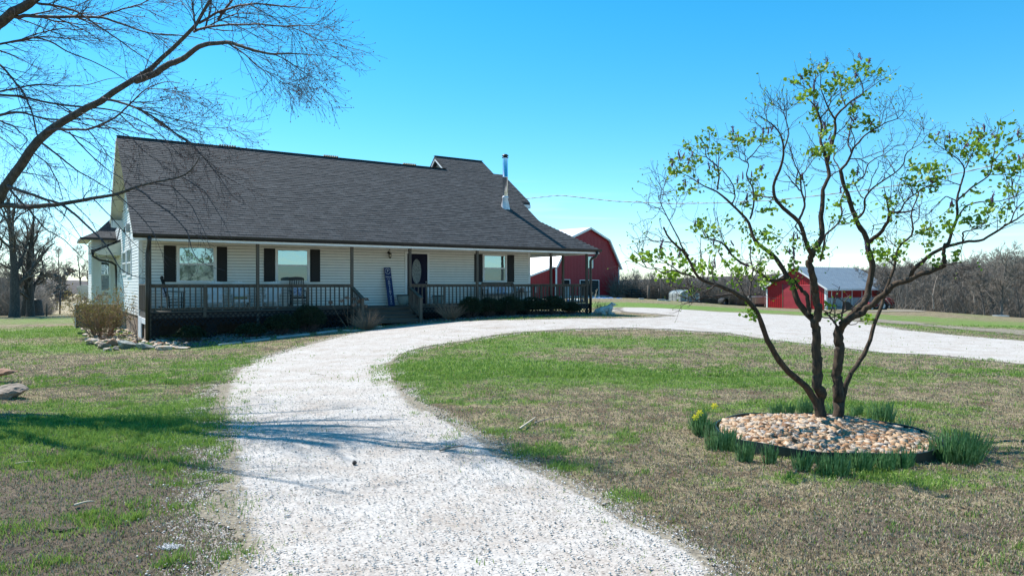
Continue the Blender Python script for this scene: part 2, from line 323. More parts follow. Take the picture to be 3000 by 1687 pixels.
# ------------------------------------------------------------ ground, drive, grass
def lines(lo, hi, fine_lo, fine_hi, step, grow):
    a = list(np.arange(fine_lo, fine_hi, step)); s = step; x = a[-1]
    while x < hi: s *= grow; x += s; a.append(x)
    s = step; x = a[0]; b = []
    while x > lo: s *= grow; x -= s; b.append(x)
    return np.array(b[::-1]+a)
BL = []
for px, py, sx, sy, a in [(1330,1080,2.0,1.7,1.2),(1600,1085,2.4,1.5,1.1),(1900,1110,2.4,1.0,.8),(1500,1010,4,1.6,.8),(1240,1150,.8,.8,.6),(1700,985,6,1.2,.35),(2200,1000,5,1.2,.35),(2550,1050,4,.9,.4),
    (250,1260,2.6,1.2,.6),(100,1200,2.5,1.2,.6),(520,1190,1.6,1.2,.6),(500,1310,1.0,.8,.6),(340,1370,1.1,.35,.55),(120,1340,1.5,.5,.5),(530,1415,.45,.22,.75),(480,1240,2,.6,.5),
    (90,975,4,3.5,.95),(200,1020,3,1.6,.8),(60,940,9,5,.6),(620,1075,1.3,1.0,.6),(700,1055,1.2,.8,.6),(420,1110,3,1.2,.25),(1590,1325,.33,.25,1.1),(1665,1370,.3,.16,1.1),(1840,1455,.3,.16,.8),(640,1500,.28,.14,1.1),(560,1490,.3,.14,.8),(320,1530,.4,.16,.7),(250,1510,.4,.16,.6),(60,1570,.35,.2,.8),(690,1630,.16,.1,1.0),(490,1650,.4,.15,.6),(450,1520,.5,.16,.4),
    (2650,1190,1.2,.35,.7),(2300,1190,1.6,.35,.45),(2050,1130,1.5,.5,.5),(2450,1400,2,.25,.45),(2700,1390,1.2,.3,.5),(2900,1420,1,.4,.35),(1950,900,9,6,.75),(2150,905,10,5,.7),(1850,890,5,6,.7),(2750,940,13,5,.75),(2550,925,9,5,.6),(2950,955,8,3,.6),(640,1020,1.2,.7,.4),(1560,1270,1.5,.3,.25),(2000,1500,1.5,.3,.3),(330,1480,2.2,.8,-.4),(250,1620,2.5,.5,-.35),(560,1350,1.2,.5,-.5),(2400,1560,4,.8,-.25),(1500,1210,1.6,.5,-.4),(60,1430,1.2,.5,-.4)]:
    g = ground(px, py); BL.append((g[0], g[1], sx, sy, a))
def green(x, y):
    v = (fbm(x*.45, y*.45, 3, 4)-.5)*1.3+.02+(fbm(x*2.4, y*2.4, 9, 3)-.5)*1.0
    for bx, by, sx, sy, a in BL: v = v+a*np.exp(-(((x-bx)/sx)**2+((y-by)/sy)**2))
    return v
xs = lines(-900, 900, -11, 11, .09, 1.045); ys = lines(-400, 1500, 2.6, 15, .075, 1.035)
GX, GY = np.meshgrid(xs, ys); GZ = terr(GX, GY)
nx, ny = len(xs), len(ys)
far = np.hypot(GX, GY)
ii = (np.arange(ny-1)[:, None]*nx+np.arange(nx-1)[None]).ravel()
Fg = np.stack([ii, ii+1, ii+nx+1, ii+nx], 1)
# drive outline, measured on the ground
drv_px = [(690,1600),(640,1500),(645,1420),(655,1350),(640,1270),(625,1200),(650,1130),(700,1080),(780,1045),(900,1010),(1000,985),(1090,966),(1200,953),(1300,945),(1400,940),(1500,938),(1600,936),(1700,933),(1790,934),(1900,931),(1975,925),
 (1890,918),(1822,914),(1803,908),(1815,901),(1900,902),(2000,907),(2100,914),(2240,920),(2400,928),(2480,939),(2566,953),(2676,970),(2814,984),(3000,999),(3300,1022)]
drv2_px = [(3300,1105),(3000,1068),(2732,1041),(2592,1035),(2406,1013),(2266,998),(2126,976),(1940,966),(1869,962),(1652,966),(1489,978),(1380,997),(1244,1017),(1179,1041),(1141,1068),(1163,1112),(1201,1155),(1234,1188),(1326,1237),(1391,1275),(1462,1329),(1543,1367),(1625,1400),(1706,1438),(1777,1476),(1842,1525),(1950,1568),(2032,1611),(2100,1660)]
poly = [tuple(ground(*p)[:2]) for p in drv_px]+[tuple(ground(*p)[:2]) for p in drv2_px]+[(1.15, 3.3), (1.5, 1.8), (1.5, 0), (-2.0, 0), (-1.75, 2.5), (-1.6, 3.6)]
poly = np.array(poly)
strip = np.array([tuple(ground(*p)[:2]) for p in [(2400,927),(2480,929),(2566,934),(2648,941),(2731,950),(2842,958),(3000,968),(3300,985),(3300,1002),(3000,984),(2842,970),(2731,962),(2648,951),(2566,945),(2480,939),(2400,934)]])
pad = np.array([tuple(ground(*p)[:2]) for p in [(2520,912),(2600,909),(2720,910),(2745,912),(2700,914),(2600,914),(2530,915)]])
def sdist(poly, X, Y):
    P = np.stack([X, Y], -1); A = poly; B = np.roll(poly, -1, 0); d = np.full(X.shape, 1e9); ins = np.zeros(X.shape, bool)
    for a, b in zip(A, B):
        e = b-a; w_ = P-a; t_ = np.clip((w_@e)/(e@e+1e-12), 0, 1); q = w_-t_[..., None]*e
        d = np.minimum(d, (q**2).sum(-1)); c = ((a[1] > Y) != (b[1] > Y)) & (X < (b[0]-a[0])*(Y-a[1])/((b[1]-a[1]) if abs(b[1]-a[1]) > 1e-9 else 1e-9)+a[0]); ins ^= c
    d = np.sqrt(d); return np.where(ins, d, -d)
def on_drive(X, Y):
    s = sdist(poly, X, Y)
    n = (fbm(X*1.3, Y*1.3, 31, 3)-.5)*.5+(fbm(X*9, Y*9, 41, 3)-.5)*.22
    k = np.clip(Y/14, .6, 3)
    left = ((X < -2.0) & (Y < 9.5))*.25
    s1 = s+n*k*(1+left*3)
    s2 = sdist(strip, X, Y)+n*2.2-.25+(fbm(X*1.1, Y*1.1, 77, 4)-.5)*2.4
    s3 = sdist(pad, X, Y)+n
    # worn patches of turf inside the drive
    hole = (fbm(X*2.2, Y*2.2, 51, 4)+(vnoise(X*24, Y*24, 88)-.5)*.22 > .74) & (s < 1.1)
    return (s1 > 0) | (s2 > 0) | (s3 > 0)
def gravel_nodes(t, geo):
    L = t.links.new
    v = t.nodes.new('ShaderNodeTexVoronoi'); v.inputs['Scale'].default_value = 62; L(geo.outputs['Position'], v.inputs['Vector'])
    v2 = t.nodes.new('ShaderNodeTexVoronoi'); v2.inputs['Scale'].default_value = 30; L(geo.outputs['Position'], v2.inputs['Vector'])
    sp = t.nodes.new('ShaderNodeSeparateColor'); L(v.outputs['Color'], sp.inputs[0])
    r = t.nodes.new('ShaderNodeValToRGB'); e = r.color_ramp.elements; e[0].position = 0; e[0].color = (.10, .085, .075, 1); e[1].position = 1; e[1].color = (.52, .485, .45, 1)
    for q, c in ((.03, (.24, .215, .20)), (.12, (.36, .335, .31)), (.6, (.44, .41, .38))): x = e.new(q); x.color = (*c, 1)
    L(sp.outputs[0], r.inputs[0])
    n = t.nodes.new('ShaderNodeTexNoise'); n.inputs['Scale'].default_value = 1.3; n.inputs['Detail'].default_value = 10; n.inputs['Roughness'].default_value = .8; L(geo.outputs['Position'], n.inputs['Vector'])
    r2 = t.nodes.new('ShaderNodeValToRGB'); r2.color_ramp.elements[0].position = .42; r2.color_ramp.elements[1].position = .72
    r2.color_ramp.elements[0].color = (1.0, 1.0, 1.0, 1); r2.color_ramp.elements[1].color = (.70, .62, .55, 1); L(n.outputs[0], r2.inputs[0])
    mm = t.nodes.new('ShaderNodeMix'); mm.data_type = 'RGBA'; mm.blend_type = 'MULTIPLY'; mm.inputs[0].default_value = 1; L(r.outputs[0], mm.inputs[6]); L(r2.outputs[0], mm.inputs[7])
    ad = t.nodes.new('ShaderNodeMath'); ad.operation = 'ADD'; L(v.outputs['Distance'], ad.inputs[0]); L(v2.outputs['Distance'], ad.inputs[1])
    return mm.outputs[2], ad.outputs[0], sp.outputs[1], n.outputs[0]
def gravel_mat():
    m = bpy.data.materials.new('white_gravel'); m.use_nodes = True; t = m.node_tree; p = t.nodes['Principled BSDF']; L = t.links.new
    p.inputs['Roughness'].default_value = .95; p.inputs['Specular IOR Level'].default_value = .2
    geo = t.nodes.new('ShaderNodeNewGeometry'); col, hgt, rnd, nz = gravel_nodes(t, geo)
    # trodden earth and thatch showing through towards the edges
    a = t.nodes.new('ShaderNodeAttribute'); a.attribute_name = 'worn'
    n = t.nodes.new('ShaderNodeTexNoise'); n.inputs['Scale'].default_value = 7; n.inputs['Detail'].default_value = 8; n.inputs['Roughness'].default_value = .8; L(geo.outputs['Position'], n.inputs['Vector'])
    s = t.nodes.new('ShaderNodeMath'); s.operation = 'MULTIPLY_ADD'; s.inputs[1].default_value = 1.3; L(n.outputs[0], s.inputs[0]); s2 = t.nodes.new('ShaderNodeMath'); s2.operation = 'SUBTRACT'; s2.inputs[1].default_value = 1.12; L(a.outputs['Fac'], s2.inputs[0]); L(s2.outputs[0], s.inputs[2])
    f = t.nodes.new('ShaderNodeMapRange'); f.inputs[1].default_value = -.05; f.inputs[2].default_value = .22; f.inputs[4].default_value = .85; L(s.outputs[0], f.inputs[0])
    n2 = t.nodes.new('ShaderNodeTexNoise'); n2.inputs['Scale'].default_value = 30; n2.inputs['Detail'].default_value = 4; L(geo.outputs['Position'], n2.inputs['Vector'])
    r = t.nodes.new('ShaderNodeValToRGB'); r.color_ramp.elements[0].position = .35; r.color_ramp.elements[1].position = .65; r.color_ramp.elements[0].color = (.08, .065, .045, 1); r.color_ramp.elements[1].color = (.26, .22, .15, 1); L(n2.outputs[0], r.inputs[0])
    mx = t.nodes.new('ShaderNodeMix'); mx.data_type = 'RGBA'; L(f.outputs[0], mx.inputs[0]); L(col, mx.inputs[6]); L(r.outputs[0], mx.inputs[7])
    L(mx.outputs[2], p.inputs['Base Color'])
    b = t.nodes.new('ShaderNodeBump'); b.invert = True; b.inputs['Distance'].default_value = .0017; b.inputs['Strength'].default_value = 1; L(hgt, b.inputs['Height']); L(b.outputs[0], p.inputs['Normal'])
    return m
def ground_mat():
    m = bpy.data.materials.new('lawn'); m.use_nodes = True; t = m.node_tree; p = t.nodes['Principled BSDF']; L = t.links.new
    p.inputs['Roughness'].default_value = .95; p.inputs['Specular IOR Level'].default_value = .15
    geo = t.nodes.new('ShaderNodeNewGeometry')
    def noise(s, d=5, r=.6):
        n = t.nodes.new('ShaderNodeTexNoise'); n.inputs['Scale'].default_value = s; n.inputs['Detail'].default_value = d; n.inputs['Roughness'].default_value = r
        L(geo.outputs['Position'], n.inputs['Vector']); return n
    def ramp(src, a, b, ca, cb):
        r = t.nodes.new('ShaderNodeValToRGB'); r.color_ramp.elements[0].position = a; r.color_ramp.elements[1].position = b
        r.color_ramp.elements[0].color = (*ca, 1); r.color_ramp.elements[1].color = (*cb, 1); L(src, r.inputs[0]); return r
    dry = ramp(noise(22, 6, .85).outputs[0], .36, .64, (.055, .043, .03), (.42, .35, .24))
    dry2 = ramp(noise(1.9, 6, .7).outputs[0], .40, .60, (1.15, 1.12, 1.0), (.52, .45, .42))
    mm = t.nodes.new('ShaderNodeMix'); mm.data_type = 'RGBA'; mm.blend_type = 'MULTIPLY'; mm.inputs[0].default_value = 1
    L(dry.outputs[0], mm.inputs[6]); L(dry2.outputs[0], mm.inputs[7])
    grn = ramp(noise(19, 6, .85).outputs[0], .34, .66, (.035, .07, .015), (.20, .30, .06))
    at_ = t.nodes.new('ShaderNodeAttribute'); at_.attribute_name = 'green'
    nn = noise(5, 7, .7); ad = t.nodes.new('ShaderNodeMath'); ad.operation = 'MULTIPLY_ADD'; ad.inputs[1].default_value = 2.6
    L(nn.outputs[0], ad.inputs[0]); sb = t.nodes.new('ShaderNodeMath'); sb.operation = 'SUBTRACT'; sb.inputs[1].default_value = 1.25
    L(at_.outputs['Fac'], sb.inputs[0]); L(sb.outputs[0], ad.inputs[2])
    fc = t.nodes.new('ShaderNodeMapRange'); fc.inputs[1].default_value = .1; fc.inputs[2].default_value = .75; L(ad.outputs[0], fc.inputs[0])
    mx = t.nodes.new('ShaderNodeMix'); mx.data_type = 'RGBA'; L(fc.outputs[0], mx.inputs[0]); L(mm.outputs[2], mx.inputs[6]); L(grn.outputs[0], mx.inputs[7])
    so_ = t.nodes.new('ShaderNodeAttribute'); so_.attribute_name = 'soil'
    sl_ = ramp(noise(9, 8, .8).outputs[0], .3, .7, (.06, .045, .033), (.22, .17, .125))
    n3 = noise(2.6, 6, .7); a3 = t.nodes.new('ShaderNodeMath'); a3.operation = 'MULTIPLY_ADD'; a3.inputs[1].default_value = 1.6; L(n3.outputs[0], a3.inputs[0])
    s3 = t.nodes.new('ShaderNodeMath'); s3.operation = 'SUBTRACT'; s3.inputs[1].default_value = 1.15; L(so_.outputs['Fac'], s3.inputs[0]); L(s3.outputs[0], a3.inputs[2])
    f3 = t.nodes.new('ShaderNodeMapRange'); f3.inputs[1].default_value = .0; f3.inputs[2].default_value = .5; L(a3.outputs[0], f3.inputs[0])
    m3 = t.nodes.new('ShaderNodeMix'); m3.data_type = 'RGBA'; L(f3.outputs[0], m3.inputs[0]); L(mx.outputs[2], m3.inputs[6]); L(sl_.outputs[0], m3.inputs[7])
    fa = t.nodes.new('ShaderNodeAttribute'); fa.attribute_name = 'field'
    fr = ramp(noise(.6, 6, .7).outputs[0], .3, .7, (.26, .21, .13), (.42, .35, .23))
    m4 = t.nodes.new('ShaderNodeMix'); m4.data_type = 'RGBA'; L(fa.outputs['Fac'], m4.inputs[0]); L(m3.outputs[2], m4.inputs[6]); L(fr.outputs[0], m4.inputs[7])
    gc, gh, gr, gn = gravel_nodes(t, geo); ea = t.nodes.new('ShaderNodeAttribute'); ea.attribute_name = 'spill'
    e1 = t.nodes.new('ShaderNodeMath'); e1.operation = 'MULTIPLY_ADD'; e1.inputs[1].default_value = .9; L(gr, e1.inputs[0]); e2 = t.nodes.new('ShaderNodeMath'); e2.operation = 'MULTIPLY_ADD'; e2.inputs[1].default_value = 1.4; L(nn.outputs[0], e2.inputs[0]); L(ea.outputs['Fac'], e2.inputs[2]); L(e2.outputs[0], e1.inputs[2])
    e3 = t.nodes.new('ShaderNodeMapRange'); e3.inputs[1].default_value = 1.72; e3.inputs[2].default_value = 1.78; L(e1.outputs[0], e3.inputs[0]); ek = t.nodes.new('ShaderNodeMath'); ek.operation = 'GREATER_THAN'; ek.inputs[1].default_value = .02; L(ea.outputs['Fac'], ek.inputs[0]); em = t.nodes.new('ShaderNodeMath'); em.operation = 'MULTIPLY'; L(e3.outputs[0], em.inputs[0]); L(ek.outputs[0], em.inputs[1])
    m5 = t.nodes.new('ShaderNodeMix'); m5.data_type = 'RGBA'; L(em.outputs[0], m5.inputs[0]); L(m4.outputs[2], m5.inputs[6]); L(gc, m5.inputs[7])
    L(m5.outputs[2], p.inputs['Base Color'])
    b = t.nodes.new('ShaderNodeBump'); b.inputs['Distance'].default_value = .035; b.inputs['Strength'].default_value = .9
    L(noise(22, 8, .75).outputs[0], b.inputs['Height']); L(b.outputs[0], p.inputs['Normal'])
    return m
def blob(lst, x, y):
    v = 0
    for bx, by, sx, sy, a in lst: v = v+a*np.exp(-(((x-bx)/sx)**2+((y-by)/sy)**2))
    return v
SO = [(*ground(px, py)[:2], sx, sy, a) for px, py, sx, sy, a in [(300,1470,2.2,.9,1.25),(520,1430,1.2,.5,1.0),(100,1450,1.5,.7,1.1),(500,1600,1.2,.5,.95),(180,1640,1.5,.5,1.0),(330,1340,1.6,.5,.7),(150,1250,1,.4,.5),(2300,1560,2,.5,.45),(2700,1560,1.5,.4,.5),(1900,1350,1.8,.5,.4),(260,1330,.35,.25,1.3),(330,1320,.4,.2,1),(180,1555,.35,.12,1.1),(60,1610,.3,.12,1.2),(430,1460,.8,.4,.5),(560,1370,.8,.4,.5),(1450,1210,1.6,.6,.3),(700,960,4,1.2,.4)]]
field = np.clip((GY-57+GX*.1)/6, 0, 1)*(GX < -5)+np.clip((GX-62)/20, 0, 1)*(GY > 60)
field = np.clip(field+np.clip((far-260)/60, 0, 1), 0, 1)
def relief(X, Y, sd=None):
    sd = sdist(poly, X, Y) if sd is None else sd
    return ((fbm(X*4.2, Y*4.2, 91, 4)-.5)*.085+(fbm(X*13, Y*13, 92, 2)-.5)*.025)*np.clip((-sd-.03)/.3, 0, 1)*np.clip(1.25-Y/22, 0, 1)
SD = sdist(poly, GX, GY); GZ = GZ+relief(GX, GY, SD); V = np.stack([GX.ravel(), GY.ravel(), GZ.ravel()], 1); wd_ = np.where((GX < -1.5) & (GY < 13), .55, .25)*np.clip(GY/12, 1, 4); spill = np.clip(1+SD/wd_, 0, 1)
gnd = npmesh('ground', V, Fg, ground_mat(), smooth=True, attr={'green': green(GX, GY).ravel(), 'soil': blob(SO, GX, GY).ravel(), 'field': field.ravel(), 'spill': spill.ravel()})
tag(gnd, kind='structure')

M['gravel'] = gravel_mat()
Vs = []; Fs = []; wr = []; off = 0
for (x0, x1, y0, y1, c) in [(-4, 5, 0, 3.4, .15), (-5, 5, 3.4, 12, .035), (-8, 16, 12, 20, .08), (-12, 30, 20, 32, .14), (-14, 50, 32, 50, .22), (10, 75, 50, 100, .5)]:
    gx = np.arange(x0, x1+c/2, c); gy = np.linspace(y0, y1, int(round((y1-y0)/c))+1); X, Y = np.meshgrid(gx, gy)
    cx = (X[:-1, :-1]+X[1:, 1:])/2; cy = (Y[:-1, :-1]+Y[1:, 1:])/2; keep = on_drive(cx, cy)
    n_ = len(gx); idx = (np.arange(len(gy)-1)[:, None]*n_+np.arange(n_-1)[None])[keep]
    q = np.stack([idx, idx+1, idx+n_+1, idx+n_], 1); used, inv = np.unique(q, return_inverse=True)
    Xv = X.ravel()[used]; Yv = Y.ravel()[used]
    wr.append(np.clip(1-sdist(poly, Xv, Yv)/(np.where((Xv < -1.2) & (Yv < 13), .38, .2)*np.clip(Yv/14, 1, 3)), 0, 1)); z = terr(Xv, Yv)+.012+.0003*np.maximum(Yv-12, 0)+(fbm(Xv*12, Yv*12, 61, 2)-.5)*.012*np.clip((12-Yv)/4, 0, 1)
    Vs.append(np.stack([Xv, Yv, z], 1)); Fs.append(inv.reshape(-1, 4)+off); off += len(used)
tag(npmesh('driveway', np.vstack(Vs), np.vstack(Fs), M['gravel'], smooth=True, attr={'worn': np.concatenate(wr)}), kind='structure')
# loose stones on the near part of the drive
def stones(n, X, Y, Z, s, flat=.6, seed=3):
    """n irregular eight-cornered stones"""
    r = np.random.default_rng(seed)
    base = np.array([(x, y, z) for z in (-1, 1) for y in (-1, 1) for x in (-1, 1)], float)
    fc = np.array([(0,2,3,1),(4,5,7,6),(0,1,5,4),(1,3,7,5),(3,2,6,7),(2,0,4,6)])
    B = base[None]*r.uniform(.45, 1, (n, 8, 3)); B[:, :, 2] *= flat
    a = r.uniform(0, 6.28, n); ti = r.normal(0, .35, n); c, s_ = np.cos(a), np.sin(a); ct, st = np.cos(ti), np.sin(ti)
    y = B[:, :, 1]*ct[:, None]-B[:, :, 2]*st[:, None]; z = B[:, :, 1]*st[:, None]+B[:, :, 2]*ct[:, None]; x = B[:, :, 0]
    P = np.stack([x*c[:, None]-y*s_[:, None], x*s_[:, None]+y*c[:, None], z], -1)*s[:, None, None]+np.stack([X, Y, Z], -1)[:, None]
    return P.reshape(-1, 3), (np.arange(n)[:, None, None]*8+fc).reshape(-1, 4)
N = 46000; X = rng.uniform(-4.5, 4.5, N); Y = 3.2+10*rng.uniform(0, 1, N)**1.5
s = sdist(poly, X, Y); k = (rng.uniform(0, 1, N) < np.clip((13.2-Y)/5, 0, 1)) & ((s > 0) | (rng.uniform(0, 1, N) < .8*np.exp(s/np.where(X < -1.5, .22, .10)))); X, Y = X[k], Y[k]
sz = rng.uniform(.003, .0068, len(X))*rng.choice([1, 1, 1, 1, 1.5], len(X))
Vv, Ff = stones(len(X), X, Y, terr(X, Y)+.024, sz)
tag(npmesh('loose_gravel', Vv, Ff, mat('gravel_stones', (.56, .53, .50), .9, col2=(.32, .29, .26), scale=26, lo=.45, hi=.75)), 'loose white crushed limestone scattered over the near drive', 'gravel', kind='stuff')

def blades(n, xr, y0, y1, pw, h0, h1, wd, sel, seed):
    r = np.random.default_rng(seed); Y = y0+(y1-y0)*r.uniform(0, 1, n)**pw; X = r.uniform(-1, 1, n)*(Y*xr+.8)
    g = green(X, Y)+(fbm(X*4.5, Y*4.5, 13, 3)-.5)*2.6+(fbm(X*1.6, Y*2.4, 19, 3)-.5)*1.0+(vnoise(X*15, Y*15, 14)-.5)*.5; d = on_drive(X, Y)
    k, hs_ = sel(g, d, r, X, Y); X, Y, g, hs_ = X[k], Y[k], g[k], hs_[k]; n = len(X)
    Z = terr(X, Y)+relief(X, Y); a = r.uniform(0, 6.28, n); h = r.uniform(h0, h1, n)*hs_; wv = wd*r.uniform(.6, 1.3, n)*(1+Y*.05)
    b = r.uniform(0, 6.28, n); le = h*r.uniform(.15, .9, n)
    dx, dy = np.cos(a)*wv, np.sin(a)*wv; lx, ly = np.cos(b)*le, np.sin(b)*le
    P = np.stack([np.stack([X-dx, Y-dy, Z-.005], -1), np.stack([X+dx, Y+dy, Z-.005], -1),
                  np.stack([X+lx*.4+dx*.6, Y+ly*.4+dy*.6, Z+h*.65], -1), np.stack([X+lx*.4-dx*.6, Y+ly*.4-dy*.6, Z+h*.65], -1),
                  np.stack([X+lx, Y+ly, Z+h], -1), np.stack([X+lx, Y+ly, Z+h], -1)], 1)
    P[:, 4, 0] += dx*.1
    bs = np.arange(n)[:, None]*6
    return P.reshape(-1, 3), np.concatenate([bs+np.array([0, 1, 2, 3]), bs+np.array([3, 2, 4, 5])])
def sg(lo, hi):
    def f(g, d, r, X, Y):
        p = np.clip((g-lo)/(hi-lo), .15, .85); p = np.where(d, p*.06*(1+9*(sdist(poly, X, Y) < .5)), p); return r.uniform(0, 1, len(g)) < p, .5+.9*np.clip(g, 0, 1.1)*(.3+1.3*vnoise(X*3, Y*3, 71)**2)
    return f
def sd(g, d, r, X, Y):
    p = np.clip(1-g*.6, .3, 1); p = np.where(d, .015, p); return r.uniform(0, 1, len(g)) < p, np.ones(len(g))
gm = mat('green_grass', (.13, .23, .035), .6, col2=(.26, .38, .08), scale=9, trans=.35)
dm = mat('dormant_grass', (.50, .42, .29), .8, col2=(.13, .095, .07), scale=40, trans=.2, lo=.42, hi=.6)
T1 = TB()
T1.raw(*blades(420000, .76, 3.4, 13, 1.5, .016, .055, .0032, sg(.25, .85), 21)); T1.raw(*blades(260000, .76, 13, 34, 1.4, .025, .06, .005, sg(.2, .8), 22))
# taller tufts standing out of the turf
def tufts(n, x0, x1, y0, y1, seed, per=80, extra=()):
    r = np.random.default_rng(seed); X = r.uniform(x0, x1, n*6); Y = r.uniform(y0, y1, n*6); k = (~on_drive(X, Y)) & (green(X, Y)+r.normal(0, .35, n*6) > .1); X, Y = X[k][:n], Y[k][:n]
    if len(extra): X = np.r_[X, [e[0] for e in extra]]; Y = np.r_[Y, [e[1] for e in extra]]
    n = len(X); s = r.uniform(.04, .11, n); s[-len(extra) or n:] = .17; cx = np.repeat(X, per)+r.normal(size=n*per)*np.repeat(s, per); cy = np.repeat(Y, per)+r.normal(size=n*per)*np.repeat(s*.7, per); m = n*per
    Z = terr(cx, cy)+relief(cx, cy); h = r.uniform(.03, .085, m)*np.repeat(r.uniform(.6, 1.2, n), per); a = r.uniform(0, 6.28, m); b = r.uniform(0, 6.28, m); le = h*r.uniform(.2, .9, m); w_ = .0034; dx, dy = np.cos(a)*w_, np.sin(a)*w_; lx, ly = np.cos(b)*le, np.sin(b)*le
    P = np.stack([np.stack([cx-dx, cy-dy, Z], -1), np.stack([cx+dx, cy+dy, Z], -1), np.stack([cx+lx*.4+dx*.7, cy+ly*.4+dy*.7, Z+h*.65], -1), np.stack([cx+lx*.4-dx*.7, cy+ly*.4-dy*.7, Z+h*.65], -1), np.stack([cx+lx, cy+ly, Z+h], -1), np.stack([cx+lx+dx*.1, cy+ly, Z+h], -1)], 1)
    bs = np.arange(m)[:, None]*6; return P.reshape(-1, 3), np.concatenate([bs+np.array([0, 1, 2, 3]), bs+np.array([3, 2, 4, 5])])
T1.raw(*tufts(330, -6.5, -1.3, 3.6, 9.5, 31, 75, [ground(*p)[:2] for p in [(640,1500),(560,1490),(320,1530),(60,1570),(690,1630),(250,1330),(530,1415),(1590,1325),(1665,1370),(1840,1455),(700,1470),(430,1500)]])); T1.raw(*tufts(170, -1, 9, 4, 16, 32, 45)); T1.raw(*tufts(160, -9, 0, 9, 20, 33, 45))
tag(T1.build('grass', gm, smooth=False), 'short green spring grass growing in patches over the lawn', 'grass', kind='stuff')
T1 = TB(); T1.raw(*blades(300000, .76, 3.4, 13, 1.5, .006, .030, .0034, sd, 23)); T1.raw(*blades(150000, .76, 13, 30, 1.4, .012, .03, .005, sd, 24))
tag(T1.build('dormant_grass', dm, smooth=False), 'short tan dormant grass covering the rest of the lawn', 'grass', kind='stuff')
# ------------------------------------------------------------ house
HU = np.array([.83449, .55103]); HV = np.array([-.55103, .83449]); HP = np.array([-13.165, 25.1]); HA = math.atan2(.55103, .83449)
def lp(px, py, y):
    k = (px-1500)/F; x = (k*(HP[1]+HV[1]*y)-HP[0]-HV[0]*y)/(HU[0]-k*HU[1]); Yw = HP[1]+HU[1]*x+HV[1]*y
    return x, EYE+(HZ-py)/F*Yw
def ly(px, py, x):
    k = (px-1500)/F; y = (k*(HP[1]+HU[1]*x)-HP[0]-HU[0]*x)/(HV[0]-k*HV[1]); Yw = HP[1]+HU[1]*x+HV[1]*y
    return y, EYE+(HZ-py)/F*Yw
def hw(x, y, z=0): p = HP+HU*x+HV*y; return Vector((p[0], p[1], z))
def gz(x, y): p = hw(x, y); return tz(p.x, p.y)
W = 16.79; PD = 2.13; DK = .83
H = empty('farmhouse', (HP[0], HP[1], 0), HA, 'long white lap-sided farmhouse with dark shingle roof and full-width front porch', 'house')
def laps(mb, z0, z1, fn, T, h=.112, pr=.020, gp=.015):
    z = z0
    while z < z1-.02:
        zt = min(z+h, z1); a0, b0 = fn(z); a1, b1 = fn(zt)
        if b0-a0 > .01 and b1-a1 > -.2:
            v = [T(a0, z+gp, pr), T(b0, z+gp, pr), T(b1, zt, .012), T(a1, zt, .012), T(a0, z+gp, -.03), T(b0, z+gp, -.03), T(a1, zt, -.03), T(b1, zt, -.03)]
            mb.add(v, [(0, 1, 2, 3), (4, 5, 1, 0), (3, 2, 7, 6)])
        z = zt
mb = MB(); laps(mb, DK, 3.34, lambda z: (.1, W-.08), lambda a, z, p: (a, -p, z)); mb.build('front_wall', M['siding'], H); mb = MB(); mb.box((0.04, .031, .2), (W-.04, .12, 3.3)); mb.build('groove_shade_backing', M['blockd'], H)  # dark sheet added behind the laps, its colour standing in for groove shadow
def yl(z): return 0 if z <= 3.36 else (z-3.38)/.692-2.3 if z > 3.36 else 0
def yh(z): return 9.75 if z < 4.35 else 3.67+(7.5-z)/.95
mb = MB(); laps(mb, .6, 3.36, lambda z: (0, 9.75), lambda a, z, p: (-p, a, z)); laps(mb, 3.36, 7.46, lambda z: (yl(z), yh(z)), lambda a, z, p: (-p, a, z))
mb.prismx([(.0, .6), (9.7, .6), (9.7, 4.2), (6.9, 4.3), (3.67, 7.4), (-2.2, 3.4), (0, 3.38)], .03, .12); mb.build('left_gable_wall', M['siding'], H)
mb = MB(); laps(mb, DK, 3.36, lambda z: (0, 9.75), lambda a, z, p: (W+p, a, z)); laps(mb, 3.36, 7.46, lambda z: (max(yl(z), 0), yh(z)), lambda a, z, p: (W+p, a, z))
mb.box((W-.12, .12, -.2), (W-.03, 9.7, 3.4)); mb.build('right_gable_wall', M['siding'], H)
mb = MB(); laps(mb, DK, 3.5, lambda z: (0, W), lambda a, z, p: (a, 9.7+p, z)); mb.build('rear_wall', M['siding'], H)
mb = MB(); mb.box((-.035, -.035, .6), (.09, .1, 3.3)); mb.build('corner_trim', M['trim'], H); mb = MB(); mb.box((W-.09, -.035, DK), (W+.03, .1, 3.3)); mb.build('corner_trim', M['trim'], H)
# foundation of concrete block, courses modelled
mb = MB()
for r in range(6):
    z1 = .6-r*.2; z0 = z1-.19
    for i in range(25):
        a = i*.4+(.2 if r % 2 else 0)-.2; b = min(a+.39, 9.7); a = max(a, .0)
        if b > a: mb.box((.01, a, z0), (.16, b, z1))
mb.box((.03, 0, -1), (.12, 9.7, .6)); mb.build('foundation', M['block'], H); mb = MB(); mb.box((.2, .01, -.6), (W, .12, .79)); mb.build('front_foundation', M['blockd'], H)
# roof
def roofpt(x, s, dz=0): return (x, s-2.38, 3.38+.692*s+dz)
prof = [(-.42, 0), (19.2, 0), (17.1, 2.02), (17.12, 3.52), (17.65, 3.56), (17.65, 6.05), (17.03, 6.05), (17.03, 7.26), (14.17, 7.26), (14.17, 6.05), (-.42, 6.05)]
n = len(prof); mb = MB(); mb.add([roofpt(p[0], p[1], -.01) for p in prof]+[roofpt(p[0], p[1], -.13) for p in prof], [tuple(range(n)), tuple(range(2*n-1, n-1, -1))]+[(i, i+n, (i+1) % n+n, (i+1) % n) for i in range(n)])
